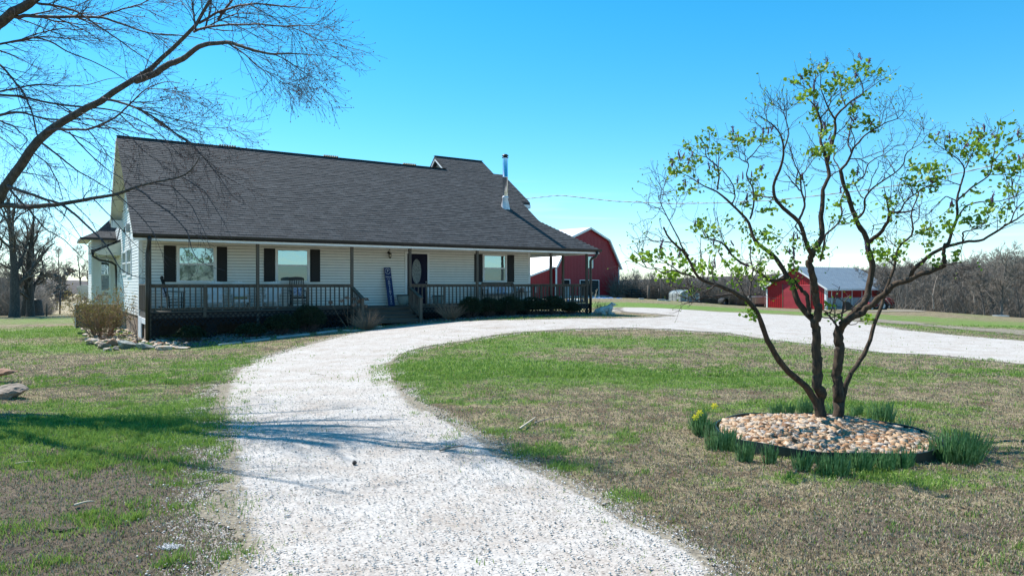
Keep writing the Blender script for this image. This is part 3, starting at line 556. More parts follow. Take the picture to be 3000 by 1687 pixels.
# shingle courses as real overlapping tabs
rs = random.Random(4); s = 0; ds = .128; row = 0
def rrng(s):
    if s < 2.02: return -.42, 19.2-s*2.1/2.02
    if s < 3.54: return -.42, 17.11
    if s < 6.05-1e-3: return -.42, 17.65
    return 14.17, 17.03
while s < 7.25:
    s1 = min(s+ds, 6.05 if s < 6.04 else 7.26); a, b = rrng((s+s1)/2); x = a; first = True; thick = rs.uniform(.008, .013)
    while x < b-.01:
        x1 = min(x+(rs.uniform(.06, .3) if first else rs.uniform(.12, .42)), b); first = False; h = thick+(rs.choice([0, .008]) if rs.random() < .6 else 0)+rs.uniform(-.002, .002)
        mb.add([roofpt(x, s, h), roofpt(x1, s, h), roofpt(x1, s1, h*.15), roofpt(x, s1, h*.15), roofpt(x, s, -.005), roofpt(x1, s, -.005)], [(0, 1, 2, 3), (4, 5, 1, 0)]); x = x1
    s = s1; row += 1
mb.uv = lambda c, nn: (c.x, (c.y+2.38)*1.216+.02); mb.build('front_roof_slope', M['shingle'], H)
mb = MB(); mb.add([(19.2, -2.38, 3.378), (19.2, 6, 3.378), (17.1, 6, 4.778), (17.1, -.36, 4.776), (19.2, -2.38, 3.25), (19.2, 6, 3.25), (17.1, 6, 4.65), (17.1, -.36, 4.65)], [(0, 1, 2, 3), (7, 6, 5, 4), (0, 4, 5, 1), (1, 5, 6, 2)])
mb.uv = lambda c, nn: (c.y, (19.2-c.x)*1.2); mb.build('side_porch_roof', M['shingle'], H)
def rear(mb, x0, x1, y0, z0, y1, z1, th=.13):
    mb.add([(x0, y0, z0), (x1, y0, z0), (x1, y1, z1), (x0, y1, z1), (x0, y0, z0-th), (x1, y0, z0-th), (x1, y1, z1-th), (x0, y1, z1-th)], [(0, 1, 2, 3), (7, 6, 5, 4), (0, 3, 7, 4), (1, 5, 6, 2), (2, 6, 7, 3)])
mb = MB(); rear(mb, -.42, 17.65, 3.67, 7.564, 6.75, 4.56); rear(mb, 14.17, 17.03, 4.88, 8.402, 7.4, 6.15); rear(mb, -.03, 17, 6.7, 4.5, 10.1, 3.45)
mb.uv = lambda c, nn: (c.x, c.y*1.4); mb.build('rear_roof_slope', M['shingle'], H)
mb = MB(); mb.bar((-.43, 3.67, 7.575), (14.17, 3.67, 7.575), .2, .012); mb.bar((14.15, 4.88, 8.41), (17.05, 4.88, 8.41), .2, .012); mb.uv = lambda c, nn: (c.x, c.y); mb.build('ridge_cap', M['shingle'], H)
for x in (3.73, 8.24, 12.2):
    mb = MB()
    for i in range(7): mb.box((x-.35+i*.1, 3.62, 7.6), (x-.29+i*.1, 3.74, 7.655))
    mb.build('ridge_vent', M['cutwood'], H)
# rake soffit and boards of the left gable
mb = MB(); mb.add([(-.41, 3.67, 7.42), (-.41, 6.72, 4.45), (.0, 6.72, 4.45), (.0, 3.67, 7.42)], [(0, 1, 2, 3)]); mb.add([(-.41, 3.67, 7.42), (0, 3.67, 7.42), (0, -2.2, 3.36), (-.41, -2.2, 3.36)], [(0, 1, 2, 3)])
mb.box((-.41, 6.3, 4.2), (-.0, 6.74, 4.45)); mb.build('rake_soffit', M['soffit'], H)
mb = MB(); mb.bar((-.435, 3.67, 7.41), (-.435, 6.76, 4.39), .03, .17, (0, 0, 1)); mb.box((-.43, 6.28, 4.14), (.02, 6.3, 4.46)); mb.build('rake_board', M['trim'], H); mb = MB(); mb.box((17.14, 1.15, 5.55), (17.66, 1.19, 5.72)); mb.box((17.62, 1.17, 5.55), (17.665, 1.9, 5.73)); mb.build('rake_board', M['trim'], H)
# raised cross gable behind the ridge
mb = MB(); mb.add([(14.45, 3.6, 7.4), (14.45, 4.87, 8.28), (14.45, 6.2, 7.1)], [(0, 2, 1)]); mb.build('upper_gable_wall', mat('gable_panel', (.36, .35, .31), .8, col2=(.28, .27, .24), scale=4), H)
mb = MB(); mb.bar((14.2, 3.72, 7.46), (14.2, 4.9, 8.28), .05, .15); mb.bar((14.2, 4.88, 8.28), (14.2, 6.3, 7.02), .05, .13); mb.build('upper_rake_board', M['trim'], H)
# porch ceiling, beam, fascia, gutters
mb = MB(); mb.box((.0, -2.3, 3.31), (W, -.002, 3.33)); mb.box((W-.0, -2.3, 3.31), (19.15, 6, 3.33)); mb.build('porch_ceiling', M['soffit'], H)
mb = MB(); mb.box((-.42, -2.36, 3.17), (19.18, -2.3, 3.345)); mb.box((.0, -2.298, 3.17), (18.98, -2.06, 3.305)); mb.box((19.12, -2.3, 3.17), (19.18, 6, 3.345)); mb.box((18.84, -2.058, 3.17), (18.98, 6, 3.305)); mb.box((-.42, -2.3, 3.2), (-.385, -1.4, 3.34)); mb.build('porch_beam', M['trim'], H, bevel=.006)
mb = MB()
mb.prismx([(-2.362, 3.395), (-2.362, 3.27), (-2.43, 3.262), (-2.475, 3.32), (-2.487, 3.395)], -.44, 19.26); mb.prism([(19.182, 3.39), (19.182, 3.27), (19.25, 3.262), (19.3, 3.32), (19.31, 3.39)], -2.35, 6)
mb.build('gutter', M['gutter'], H, bevel=.005)
def dspout(pts):
    mb = MB(); mb.tube(pts, .066, 8); return mb.build('downspout', M['gutter'], H, smooth=True)
dx0 = lp(438, 700, -2.42)[0]; dx1 = lp(432, 800, -2.25)[0]
dspout([(dx0, -2.42, 3.3), (dx0, -2.42, 3.18), (dx0-.01, -2.38, 3.05), (dx1+.02, -2.27, 2.9), (dx1, -2.25, 2.75), (dx1, -2.25, 1.5), (dx1, -2.25, gz(.1, -2.2)+.05)])
dspout([(19.0, -2.42, 3.3), (19.0, -2.42, 3.18), (18.95, -2.38, 3.05), (18.82, -2.25, 2.95), (18.78, -2.2, 2.85), (18.78, -2.2, 1.5), (18.78, -2.2, gz(18.8, -2.2)+.05)])
# posts
pxs = [438, 755, 1031, 1201, 1398, 1614, 1719]
px_x = [lp(p, 800, -2.08)[0] for p in pxs]
for i, x in enumerate(px_x):
    g = gz(x, -2.08); mb = MB(); mb.box((x-.052, -2.13, g-.3), (x+.052, -2.03, 3.172)); mb.build('porch_post', M['wood'], H, bevel=.006)
mb = MB(); mb.box((18.78, -.05, DK), (18.88, .05, 3.172)); mb.build('porch_post', M['wood'], H, bevel=.006)
xl, xr = px_x[2], px_x[3]
# deck
mb = MB(); y = -PD-.03; rr = random.Random(2)
while y < -.02: mb.box((.0, y, DK-.035), (18.95, y+.133, DK+rr.uniform(-.002, .002))); y += .14
y = .0
while y < 5.8: mb.box((W+.03, y, DK-.035), (18.95, y+.133, DK+rr.uniform(-.002, .002))); y += .14
mb.build('porch_deck', M['woodh'], H)
mb = MB(); mb.box((.0, -2.115, DK-.24), (xl, -2.07, DK-.037)); mb.box((xr, -2.115, DK-.24), (18.9, -2.07, DK-.037)); mb.box((xl, -2.118, DK-.2), (xr, -2.075, DK-.037)); mb.box((-.01, -2.1, DK-.24), (.03, -.02, DK-.037)); mb.box((18.86, -2.06, DK-.24), (18.9, 5.8, DK-.037)); mb.build('rim_joist', M['woodh'], H)
def railing(x0, x1, y=-2.08, name='railing'):
    mb = MB(); mb.box((x0, y-.075, 1.715), (x1, y+.06, 1.752)); mb.box((x0, y-.02, 1.625), (x1, y+.018, 1.713)); mb.box((x0, y-.02, .875), (x1, y+.018, .95))
    x = x0+.12; k = 0
    while x < x1-.05:
        d = rr.uniform(-.004, .004); mb.box((x-.02+d, y-.058, .86), (x+.02+d, y-.021, 1.70)); x += .176; k += 1
    return mb.build(name, M['wood'], H)
for a, b in zip(px_x[:-1], px_x[1:]):
    if a == xl: continue
    railing(a+.053, b-.053)
    n = 1 if b-a < 3.6 else 1
    if b-a > 2.2:
        xm = lp({0: 599, 1: 900}.get(px_x.index(a), (pxs[px_x.index(a)]+pxs[px_x.index(b)])/2), 800, -2.08)[0]
        mb = MB(); mb.box((xm-.05, -2.16, .62), (xm+.05, -2.139, 1.712)); mb.build('rail_post', M['wood'], H)
mb = MB(); mb.box((-.03, -2.0, 1.712), (.1, -.02, 1.75)); mb.box((.01, -2.0, 1.625), (.05, -.03, 1.71)); mb.box((.01, -2.0, .875), (.05, -.03, .95))
y = -1.9
while y < -.05: mb.box((-.03, y, .86), (.008, y+.04, 1.7)); y += .16
mb.build('end_railing', M['wood'], H)
mb = MB(); mb.box((18.76, -1.98, 1.712), (18.9, 5.8, 1.75)); mb.box((18.8, -1.98, 1.625), (18.84, 5.8, 1.71)); y = -1.9
while y < 5.7: mb.box((18.842, y, .86), (18.88, y+.04, 1.7)); y += .176
mb.build('side_railing', M['wood'], H)
# lattice
def lattice(mb, x0, x1, z0, z1, y, p=.165, wd=.036):
    for sgn in (1, -1):
        c0 = (x0-(z1-z0)) if sgn > 0 else x0; c = c0
        while c < x1+(0 if sgn > 0 else (z1-z0)):
            # line x = c + sgn*(z-z0)
            pts = [(c+sgn*(z-z0), z) for z in (z0, z1)]
            (xa, za), (xb, zb) = pts
            def clip(xa, za, xb, zb):
                for lim, side in ((x0, 1), (x1, -1)):
                    ina = (xa-lim)*side >= 0; inb = (xb-lim)*side >= 0
                    if not ina and not inb: return None
                    if ina != inb:
                        t = (lim-xa)/(xb-xa); zi = za+t*(zb-za)
                        if ina: xb, zb = lim, zi
                        else: xa, za = lim, zi
                return xa, za, xb, zb
            r = clip(xa, za, xb, zb)
            if r and abs(r[2]-r[0]) > .03: mb.bar((r[0], y+(0 if sgn > 0 else .009), r[1]), (r[2], y+(0 if sgn > 0 else .009), r[3]), wd, .008, (0, -1, 0))
            c += p
def latt(x0, x1, z0, z1):
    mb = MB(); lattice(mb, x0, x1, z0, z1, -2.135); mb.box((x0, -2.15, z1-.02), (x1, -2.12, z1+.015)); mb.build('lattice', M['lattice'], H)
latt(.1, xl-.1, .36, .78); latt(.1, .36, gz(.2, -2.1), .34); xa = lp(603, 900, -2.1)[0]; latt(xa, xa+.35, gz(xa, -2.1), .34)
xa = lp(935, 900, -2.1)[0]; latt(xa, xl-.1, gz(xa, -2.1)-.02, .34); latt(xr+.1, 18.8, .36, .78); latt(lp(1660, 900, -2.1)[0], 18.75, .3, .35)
mb = MB(); mb.box((-.06, -.9, -.1), (-.02, -.03, .62)); mb.box((-.05, -2.08, .42), (-.01, -.9, .6)); mb.build('skirt_board', M['whitep'], H)
mb = MB(); mb.box((.0, -.5, -.25), (.03, -.06, .42)); mb.build('pier', M['block'], H); mb = MB(); mb.box((.0, -1.75, -.25), (.05, -1.3, .42)); mb.build('pier', M['block'], H)
# steps
mb = MB()
for k, (z, ya, yb) in enumerate([(.675, -2.43, -2.12), (.53, -2.74, -2.43), (.40, -3.05, -2.74)]):
    mb.box((xl+.02, ya-.03, z-.04), (xr-.02, yb, z)); mb.box((xl+.04, ya+.0, z-.135), (xr-.04, ya+.03, z-.041))
for x in (xl+.03, xr-.07, (xl+xr)/2): mb.add([(x, -2.12, .63), (x, -3.0, .36), (x, -3.0, .0), (x, -2.12, .0), (x+.04, -2.12, .63), (x+.04, -3.0, .36), (x+.04, -3.0, 0), (x+.04, -2.12, 0)], [(0, 1, 2, 3), (7, 6, 5, 4), (0, 4, 5, 1), (1, 5, 6, 2), (2, 6, 7, 3), (3, 7, 4, 0)])
mb.build('steps', M['woodh'], H)
for x in (xl+.02, xr-.02):
    mb = MB(); mb.bar((x, -2.05, 1.64), (x, -3.2, 1.2), .13, .036); mb.bar((x, -2.1, 1.56), (x, -3.1, 1.17), .04, .085); mb.bar((x, -2.1, .86), (x, -3.1, .48), .04, .085)
    mb.box((x-.05, -3.15, gz(x, -3.1)-.1), (x+.05, -3.05, 1.2)); y = -2.22
    while y > -3.0: t = (-2.1-y)/1.0; mb.box((x+.022, y-.02, .84-.38*t), (x+.055, y+.02, 1.6-.39*t)); y -= .15
    mb.build('stair_railing', M['wood'], H)
# windows
def window(px0, px1, py0, py1, parent=H, y=0, sash=True):
    x0, zt = lp(px0, py0, y); x1, zb = lp(px1, py1, y); zt = lp((px0+px1)/2, py0, y)[1]; zb = lp((px0+px1)/2, py1, y)[1]
    return win(lambda a, p, z: (a, y-p, z), x0, x1, zb, zt, sash)
def win(T, x0, x1, zb, zt, sash=True, fw=.075):
    mb = MB()
    def bx(a, b, z0, z1, p0, p1):
        q0 = T(a, p1, z0); q1 = T(b, p0, z1); mb.box(tuple(min(i, j) for i, j in zip(q0, q1)), tuple(max(i, j) for i, j in zip(q0, q1)))
    bx(x0, x0+fw, zb, zt, 0, .05); bx(x1-fw, x1, zb, zt, 0, .05); bx(x0+fw, x1-fw, zb, zb+fw, 0, .05); bx(x0+fw, x1-fw, zt-fw, zt, 0, .05)
    zm = (zb+zt)/2
    if sash: bx(x0+fw, x1-fw, zm-.03, zm+.03, .0, .042)
    f = mb.build('window', M['trim'], H, bevel=.004)
    for k, (za, zc) in enumerate(([(zb+fw, zm-.03), (zm+.03, zt-fw)] if sash else [(zb+fw, zt-fw)])):
        mb = MB(); bx(x0+fw, x1-fw, za, zc, .016, .022+.004*k); mb.build('pane', M['screen' if (sash and k == 0) else 'glass'], f)
        if sash: mb = MB(); bx(x0+fw, x0+fw+.03, za, zc, .022, .036); mb.build('sash_stile', M['trim'], f); mb = MB(); bx(x1-fw-.03, x1-fw, za, zc, .022, .036); mb.build('sash_stile', M['trim'], f)
    return f
def shutter(p0, p1, py0, py1):
    x0 = lp(p0, 0, 0)[0]; x1 = lp(p1, 0, 0)[0]; zt = lp((p0+p1)/2, py0, 0)[1]; zb = lp((p0+p1)/2, py1, 0)[1]; mb = MB()
    mb.box((x0, -.045, zb), (x1, -.014, zt)); 
    for a, b in ((zb+.06, (zb+zt)/2-.03), ((zb+zt)/2+.03, zt-.06)):
        mb.box((x0+.05, -.052, a), (x1-.05, -.0452, b)); z = a+.02
        while z < b-.02: mb.box((x0+.06, -.058, z), (x1-.06, -.0522, z+.02)); z += .04
    mb.build('shutter', M['shutter'], H)
window(517, 634, 720, 828); shutter(480, 515, 719.5, 826); shutter(635, 665, 723, 824)
window(806, 907, 728, 827.5); shutter(773, 805, 728, 825); shutter(908, 937, 731, 826)
window(1413, 1484, 745.5, 826.5); shutter(1389, 1412, 744, 826); shutter(1485, 1505, 747, 827)
for p0, p1, a, b in ((361, 372, 737, 806), (374.5, 387, 727, 812)):
    y0 = ly(p1, 0, 0)[0]; y1 = ly(p0, 0, 0)[0]; zt = ly((p0+p1)/2, a, 0)[1]; zb = ly((p0+p1)/2, b, 0)[1]
    win(lambda q, p, z: (-p, q, z), y0, y1, zb, zt)
y0 = ly(367, 0, 0)[0]; y1 = ly(362.5, 0, 0)[0]; win(lambda q, p, z: (-p, q, z), 3.3, 4.1, ly(365, 628, 0)[1], ly(365, 584, 0)[1])
# door
x0 = lp(1192, 0, 0)[0]; x1 = lp(1251, 0, 0)[0]; zt = lp(1222, 744, 0)[1]; zb = DK+.03; fr_ = MB()
fr_.box((x0-.1, -.05, DK), (x0-.002, 0, zt+.1)); fr_.box((x1+.002, -.05, DK), (x1+.1, 0, zt+.1)); fr_.box((x0-.002, -.05, zt+.002), (x1+.002, 0, zt+.1)); fr_.box((x0, -.07, DK), (x1, -.016, DK+.028)); fr_.build('door_frame', M['trim'], H, bevel=.004)
mb = MB(); mb.box((x0, -.032, zb), (x1, -.015, zt)); cx, cz = lp(1219.5, 795, 0); rx, rz_ = .225, .54
def oval(mb, ra, rb, y0, y1, n=36):
    v = []; 
    for i in range(n):
        a = 2*math.pi*i/n; c, s_ = math.cos(a), math.sin(a); v += [(cx+ra[0]*c, y0, cz+ra[1]*s_), (cx+rb[0]*c, y0, cz+rb[1]*s_), (cx+rb[0]*c, y1, cz+rb[1]*s_), (cx+ra[0]*c, y1, cz+ra[1]*s_)]
    f = []
    for i in range(n):
        j = (i+1) % n
        for k in range(4): f.append((i*4+k, j*4+k, j*4+(k+1) % 4, i*4+(k+1) % 4))
    mb.add(v, f)
oval(mb, (rx, rz_), (rx+.05, rz_+.06), -.033, -.05); oval(mb, (rx+.1, rz_+.13), (rx+.115, rz_+.15), -.033, -.04)
dr = mb.build('door', M['door'], H, bevel=.003)
mb = MB(); mb.add([(cx+rx*math.cos(2*math.pi*i/36), -.036, cz+rz_*math.sin(2*math.pi*i/36)) for i in range(36)], [tuple(range(36))]); mb.build('oval_glass', M['ovalglass'], dr)
mb = MB(); mb.lathe([(.0, -.0), (.03, .005), (.035, .03), (.015, .05), (0, .052)], (0, 0, 0), 10); k = mb.build('door_knob', M['steel'], dr, True); k.location = (x1-.08, -.033, DK+1.0); k.rotation_euler = (R(90), 0, 0)
# wall lamp
def wall_lamp():
    x, z = lp(1138, 747, 0); t = empty('wall_lantern', hw(x, -.02, z), HA, 'small black coach lantern on the porch wall above the blue welcome sign', 'lamp')
    mb = MB(); mb.lathe([(.0, 0), (.06, .0), (.06, .02), (0, .025)], n=14); o = mb.build('back_plate', M['black'], t); o.rotation_euler = (R(90), 0, 0); o.location = (0, .02, .1)
    mb = MB(); mb.tube([(0, 0, .1), (0, -.06, .2), (0, -.1, .24), (0, -.15, .22), (0, -.15, .12)], .01, 6); mb.build('arm', M['black'], t, True)
    mb = MB(); mb.lathe([(.005, .13), (.02, .1), (.07, .05), (.075, .03), (.06, .03)], (0, -.15, 0), 8); mb.lathe([(.0, -.15), (.03, -.15), (.05, -.12), (.055, -.10), (.0, -.10)], (0, -.15, 0), 8)
    for i in range(4): a = i*math.pi/2+.78; mb.bar((.058*math.cos(a), -.15+.058*math.sin(a), -.1), (.066*math.cos(a), -.15+.066*math.sin(a), .04), .01, .01)
    mb.build('lantern_cage', M['black'], t)
    mb = MB(); mb.lathe([(.0, -.095), (.045, -.09), (.052, 0), (.04, .03), (0, .032)], (0, -.15, 0), 10); mb.build('globe', mat('lamp_glass', (.5, .45, .36), .15), t, True)
wall_lamp()
# bay at the back left
bx0 = lp(270, 0, 9.6)[0]
mb = MB(); laps(mb, .55, 3.75, lambda z: (bx0, -.03), lambda a, z, p: (a, 9.6-p, z)); laps(mb, .55, 3.75, lambda z: (9.6, 12.6), lambda a, z, p: (bx0-p, a, z)); mb.box((bx0+.03, 9.63, .5), (.2, 12.6, 3.76)); mb.build('bay_wall', M['siding'], H)
mb = MB(); mb.box((bx0-.03, 9.57, .55), (bx0+.06, 9.6, 3.74)); mb.build('bay_corner_trim', M['trim'], H)
q0 = (-1.37, 9.2); mb = MB()
zE, zR = 3.86, 5.25
v = [(-1.37, 9.2, zE), (.25, 9.2, zE), (.25, 13, zE), (-1.37, 13, zE), (.2, 10.5, zR), (.2, 13, zR), (-.75, 9.75, zE+.34), (-.75, 13, zE+.34), (.25, 9.75, zE+.34)]
mb.add(v, [(0, 1, 8, 6), (6, 8, 4), (3, 0, 6, 7), (7, 6, 4, 5)]); mb.uv = lambda c, nn: (c.x if abs(nn.y) > abs(nn.x) else c.y, c.z*2); mb.build('bay_roof', M['shingle'], H)
mb = MB(); mb.box((-1.4, 9.12, 3.76), (.0, 9.19, zE)); mb.box((-1.45, 9.12, 3.76), (-1.375, 13, zE)); mb.build('bay_gutter', M['gutter'], H)
mb = MB(); mb.box((-1.37, 9.2, 3.74), (.0, 9.59, 3.77)); mb.box((-1.37, 9.6, 3.74), (bx0-.04, 13, 3.77)); mb.build('bay_soffit', M['soffit'], H)
x0, zt = lp(292, 756, 9.6); x1, zb = lp(324, 927-78, 9.6)
win(lambda a, p, z: (a, 9.6-p, z), lp(291, 0, 9.6)[0], lp(325, 0, 9.6)[0], lp(308, 853, 9.6)[1], lp(308, 757, 9.6)[1], fw=.05)
# pent roof with gutter on the left wall
mb = MB(); mb.add([(0, 7.1, 3.72), (0, 9.3, 3.72), (-1.02, 9.3, 3.22), (-1.02, 7.1, 3.22), (0, 7.1, 3.62), (0, 9.3, 3.62), (-1.02, 9.3, 3.12), (-1.02, 7.1, 3.12)], [(0, 1, 2, 3), (4, 7, 6, 5), (0, 3, 7, 4), (2, 1, 5, 6), (3, 2, 6, 7)]); mb.uv = lambda c, nn: (c.y, c.x); mb.build('pent_roof', M['shingle'], H)
mb = MB(); mb.add([(-.02, 7.08, 3.6), (-1.0, 7.08, 3.12), (-.9, 7.08, 3.0), (-.02, 7.08, 3.0), (-.02, 9.3, 3.6), (-1.0, 9.3, 3.12), (-.9, 9.3, 3.0), (-.02, 9.3, 3.0)], [(0, 1, 2, 3), (1, 5, 6, 2), (3, 2, 6, 7)]); mb.build('pent_soffit', M['soffit'], H)
mb = MB(); mb.box((-1.13, 7.05, 3.1), (-1.03, 9.4, 3.23)); mb.build('pent_gutter', M['gutter'], H)
mb = MB(); mb.tube([(-1.06, 7.3, 3.1), (-1.05, 7.3, 2.95), (-.8, 7.6, 2.8), (-.3, 8.1, 2.72), (-.12, 8.3, 2.6), (-.1, 8.35, 2.3), (-.1, 8.35, .7)], .05, 8); mb.build('downspout', M['gutter'], H, True)
# floodlight box on gable
y_, z_ = ly(381, 668, 0)
mb = MB(); mb.box((-.14, y_-.14, z_-.16), (-.014, y_+.14, z_+.16)); fb = mb.build('meter_box', mat('grey_enclosure', (.32, .34, .34), .5), H, bevel=.01)
mb = MB(); mb.tube([(-.16, y_-.02, z_+.04), (-.2, y_-.02, z_-.02), (-.18, y_-.02, z_-.18)], .022, 6); mb.build('conduit', M['gutter'], fb, True)
# chimney
def flue():
    y = .63; zb = 3.38+.692*3.01; t = empty('chimney_flue', hw(15.8, y, zb), HA, 'tall shiny metal chimney pipe with cap rising from the roof', 'chimney')
    zt = 7.98-zb
    mb = MB(); mb.lathe([(.125, .4), (.125, 1.4), (.133, 1.4), (.133, 1.46), (.122, 1.47), (.122, zt-.15)], n=24); mb.build('pipe', M['steel'], t, True)
    mb = MB(); mb.lathe([(.25, -.14), (.13, .38), (.15, .42), (.15, .5), (.105, .54)], n=20); mb.box((-.32, -.3, -.18), (.32, .02, -.12), Matrix.Rotation(math.atan(.692), 4, 'X')); mb.build('flashing', M['steelw'], t, True)
    mb = MB(); mb.lathe([(.10, zt-.16), (.155, zt-.15), (.16, zt-.12), (.11, zt-.11)], n=18); mb.lathe([(.1, zt-.1), (.1, zt-.06)], n=12); mb.lathe([(.165, zt-.06), (.16, zt-.03), (.08, zt+.03), (0, zt+.035)], n=18); mb.lathe([(0, zt-.055), (.165, zt-.06)], n=18)
    mb.build('rain_cap', M['blackm'], t, True)
flue()
# welcome sign
def sign():
    xa, za = lp(1140, 784, -.3); xb, zb = lp(1148, 895, -.45)
    t = empty('welcome_sign', hw(xb, -.45, DK), HA, 'tall navy blue welcome sign with white letters leaning by the steps', 'sign')
    Mx = Matrix.Rotation(math.atan2(xa-xb, za-DK), 4, 'Y') @ Matrix.Rotation(R(-12), 4, 'X')
    t.matrix_basis = t.matrix_basis @ Mx
    Hh = 1.66; wd = .15; mb = MB(); mb.box((-wd, 0, 0), (wd, .02, Hh)); b = mb.build('board', M['navy'], t, bevel=.003)
    def text(s, z, size, sx=1, x=0):
        cu = bpy.data.curves.new('lettering', 'FONT'); cu.body = s; cu.size = size; cu.align_x = 'CENTER'; cu.align_y = 'CENTER'; cu.extrude = .001
        o = bpy.data.objects.new('lettering', cu); C.objects.link(o); dg = bpy.context.evaluated_depsgraph_get(); me = bpy.data.meshes.new_from_object(o.evaluated_get(dg)); bpy.data.objects.remove(o)
        me.materials.clear(); me.materials.append(M['letter']); me.name = 'lettering'
        o = bpy.data.objects.new('lettering', me); C.objects.link(o); o.parent = t; o.location = (x, -.003, z); o.rotation_euler = (R(90), 0, 0); o.scale = (sx, 1, 1)
    text('P', Hh-.16, .15)
    for i, c in enumerate('ADVENTURE'): text(c, Hh-.60-i*.110, .12, 1.05)
    text('Welcome', Hh-.41, .07); text('to our', Hh-.49, .055); text('Begin', .1, .05)
    mb = MB()
    for i in range(22):
        a = 2*math.pi*i/22
        if abs(math.sin(a)) < .12: continue
        c, s_ = math.cos(a), math.sin(a); x, z = .115*c, Hh-.16+.115*s_
        mb.add([(x-.012*s_, -.003, z+.012*c), (x+.016*c, -.003, z+.016*s_), (x+.012*s_, -.003, z-.012*c), (x-.016*c, -.003, z-.016*s_)], [(0, 1, 2, 3)])
    mb.build('wreath_emblem', M['letter'], t)
sign()
# porch furniture
def rocker(name, lab, m, loc, rz, cush=None, group=None):
    t = empty(name, loc, rz, lab, 'chair', group)
    for s in (-1, 1):
        x = s*.27
        mb = MB(); mb.tube([(x, -.42+.09*i, .015+.028*((i-4.5)/4.5)**2*3) for i in range(11)], .018, 6); mb.build('rocker_runner', m, t, True)
        mb = MB(); mb.tube([(x, -.25, .04), (x, -.25, .62)], [.02, .018], 6); mb.build('leg', m, t, True)
        mb = MB(); mb.tube([(x*.95, .2, .04), (x*.95, .22, .45), (x*.95, .42, 1.16)], [.02, .022, .016], 6); mb.build('leg', m, t, True)
        mb = MB(); mb.bar((x*1.03, -.32, .635), (x*1.0, .3, .66), .08, .022); mb.build('armrest', m, t, bevel=.004)
    mb = MB()
    for i in range(9): mb.bar((-.27, -.27+.055*i, .43-.006*i), (.27, -.27+.055*i, .43-.006*i), .045, .018)
    mb.bar((-.27, -.29, .4), (.27, -.29, .4), .02, .06); mb.build('seat', m, t)
    mb = MB()
    for i in range(7): x = -.2+.4*i/6; mb.bar((x, .225, .46), (x, .405, 1.08), .035, .012, (0, -1, 0))
    mb.prism([(-.29, 1.07), (.29, 1.07), (.29, 1.15), (.18, 1.19), (0, 1.205), (-.18, 1.19), (-.29, 1.15)], .395, .42); mb.bar((-.26, .24, .48), (.26, .24, .48), .02, .05); mb.build('backrest', m, t)
    mb = MB()
    for z, y in ((.2, -.25), (.28, -.25), (.2, .21)): mb.bar((-.26, y, z), (.26, y, z), .02, .02)
    for s in (-1, 1): mb.bar((s*.265, -.25, .2), (s*.265, .21, .18), .02, .02); mb.bar((s*.265, -.25, .3), (s*.265, .21, .28), .02, .02)
    mb.build('stretcher', m, t)
    if cush:
        mb = MB(); mb.box((-.2, .12, .47), (.2, .25, .82)); c = mb.build('cushion', M[cush], None, True, bevel=.05); c.rotation_euler = (R(-12), 0, 0)
        mm = Matrix.Translation(t.location) @ Matrix.Rotation(rz, 4, 'Z'); c.matrix_basis = mm @ Matrix.Rotation(R(-12), 4, 'X') @ Matrix.Translation((0, -.02, .03))
        return c
def pf(px, y): x = lp(px, 850, y)[0]; return hw(x, y, DK)
c = rocker('rocking_chair', 'black rocking chair seen side-on at the left end of the porch', M['black'], pf(512, -1.0), HA+R(75), 'cushion')
tag(c, 'small blue and white cushion on the left black rocking chair', 'cushion')
c = rocker('rocking_chair', 'black rocking chair facing out below the middle window', M['black'], pf(873, -1.0), HA-R(8), 'cushion')
tag(c, 'blue patterned cushion on the rocking chair below the middle window', 'cushion')
def adirondack(lab, loc, rz, m=None):
    m = m or M['whitep']; t = empty('adirondack_chair', loc, rz, lab, 'chair', 'white slatted chairs on the porch')
    mb = MB()
    for i in range(6): mb.bar((-.25, -.32+.095*i, .36-.022*i), (.25, -.32+.095*i, .36-.022*i), .085, .018)
    mb.bar((-.25, -.37, .31), (.25, -.37, .31), .02, .1); mb.build('seat', m, t)
    mb = MB()
    for i in range(7):
        k = (i-3)/3; mb.bar((.19*k, .2, .24), (.27*k, .5, 1.02-.09*k*k), .07, .014, (0, -1, 0))
    mb.bar((-.3, .35, .6), (.3, .35, .6), .03, .06); mb.build('backrest', m, t)
    for s in (-1, 1):
        mb = MB(); mb.bar((s*.31, -.4, .56), (s*.31, .38, .55), .12, .02); mb.build('armrest', m, t, bevel=.004)
        mb = MB(); mb.bar((s*.27, -.34, 0), (s*.27, -.34, .55), .03, .09, (0, 1, 0)); mb.build('leg', m, t)
        mb = MB(); mb.bar((s*.26, -.34, .32), (s*.26, .5, .02), .025, .1); mb.build('leg', m, t)
adirondack('white slatted porch chair nearest the left window, behind the first rail post', pf(630, -1.1), HA-R(15))
adirondack('white slatted chair with a straw cushion, middle of the three', pf(704, -1.0), HA-R(6))
adirondack('white slatted porch chair just right of the second porch post', pf(795, -1.1), HA-R(25))
mb = MB(); mb.box((-.22, -.2, 0), (.22, .2, .09)); o = mb.build('seat_cushion', M['straw'], None, True, bevel=.03); p = pf(704, -1.02); o.location = (p.x, p.y, DK+.37); o.rotation_euler = (0, 0, HA-R(6)); tag(o, 'straw coloured cushion on the middle white slatted chair', 'cushion')
def potp(lab, px, y, r, h):
    t = empty('plant_pot', pf(px, y), 0, lab, 'plant pot'); mb = MB(); mb.lathe([(0, 0), (r*.6, 0), (r*.82, h*.3), (r*.97, h*.75), (r, h*.92)], n=20); mb.build('bowl', M['pot'], t, True)
    mb = MB(); mb.lathe([(r, h*.9), (r*1.08, h*.92), (r*1.08, h), (r*.92, h), (r*.9, h*.85), (0, h*.85)], n=20); mb.build('rim', M['black'], t, True)
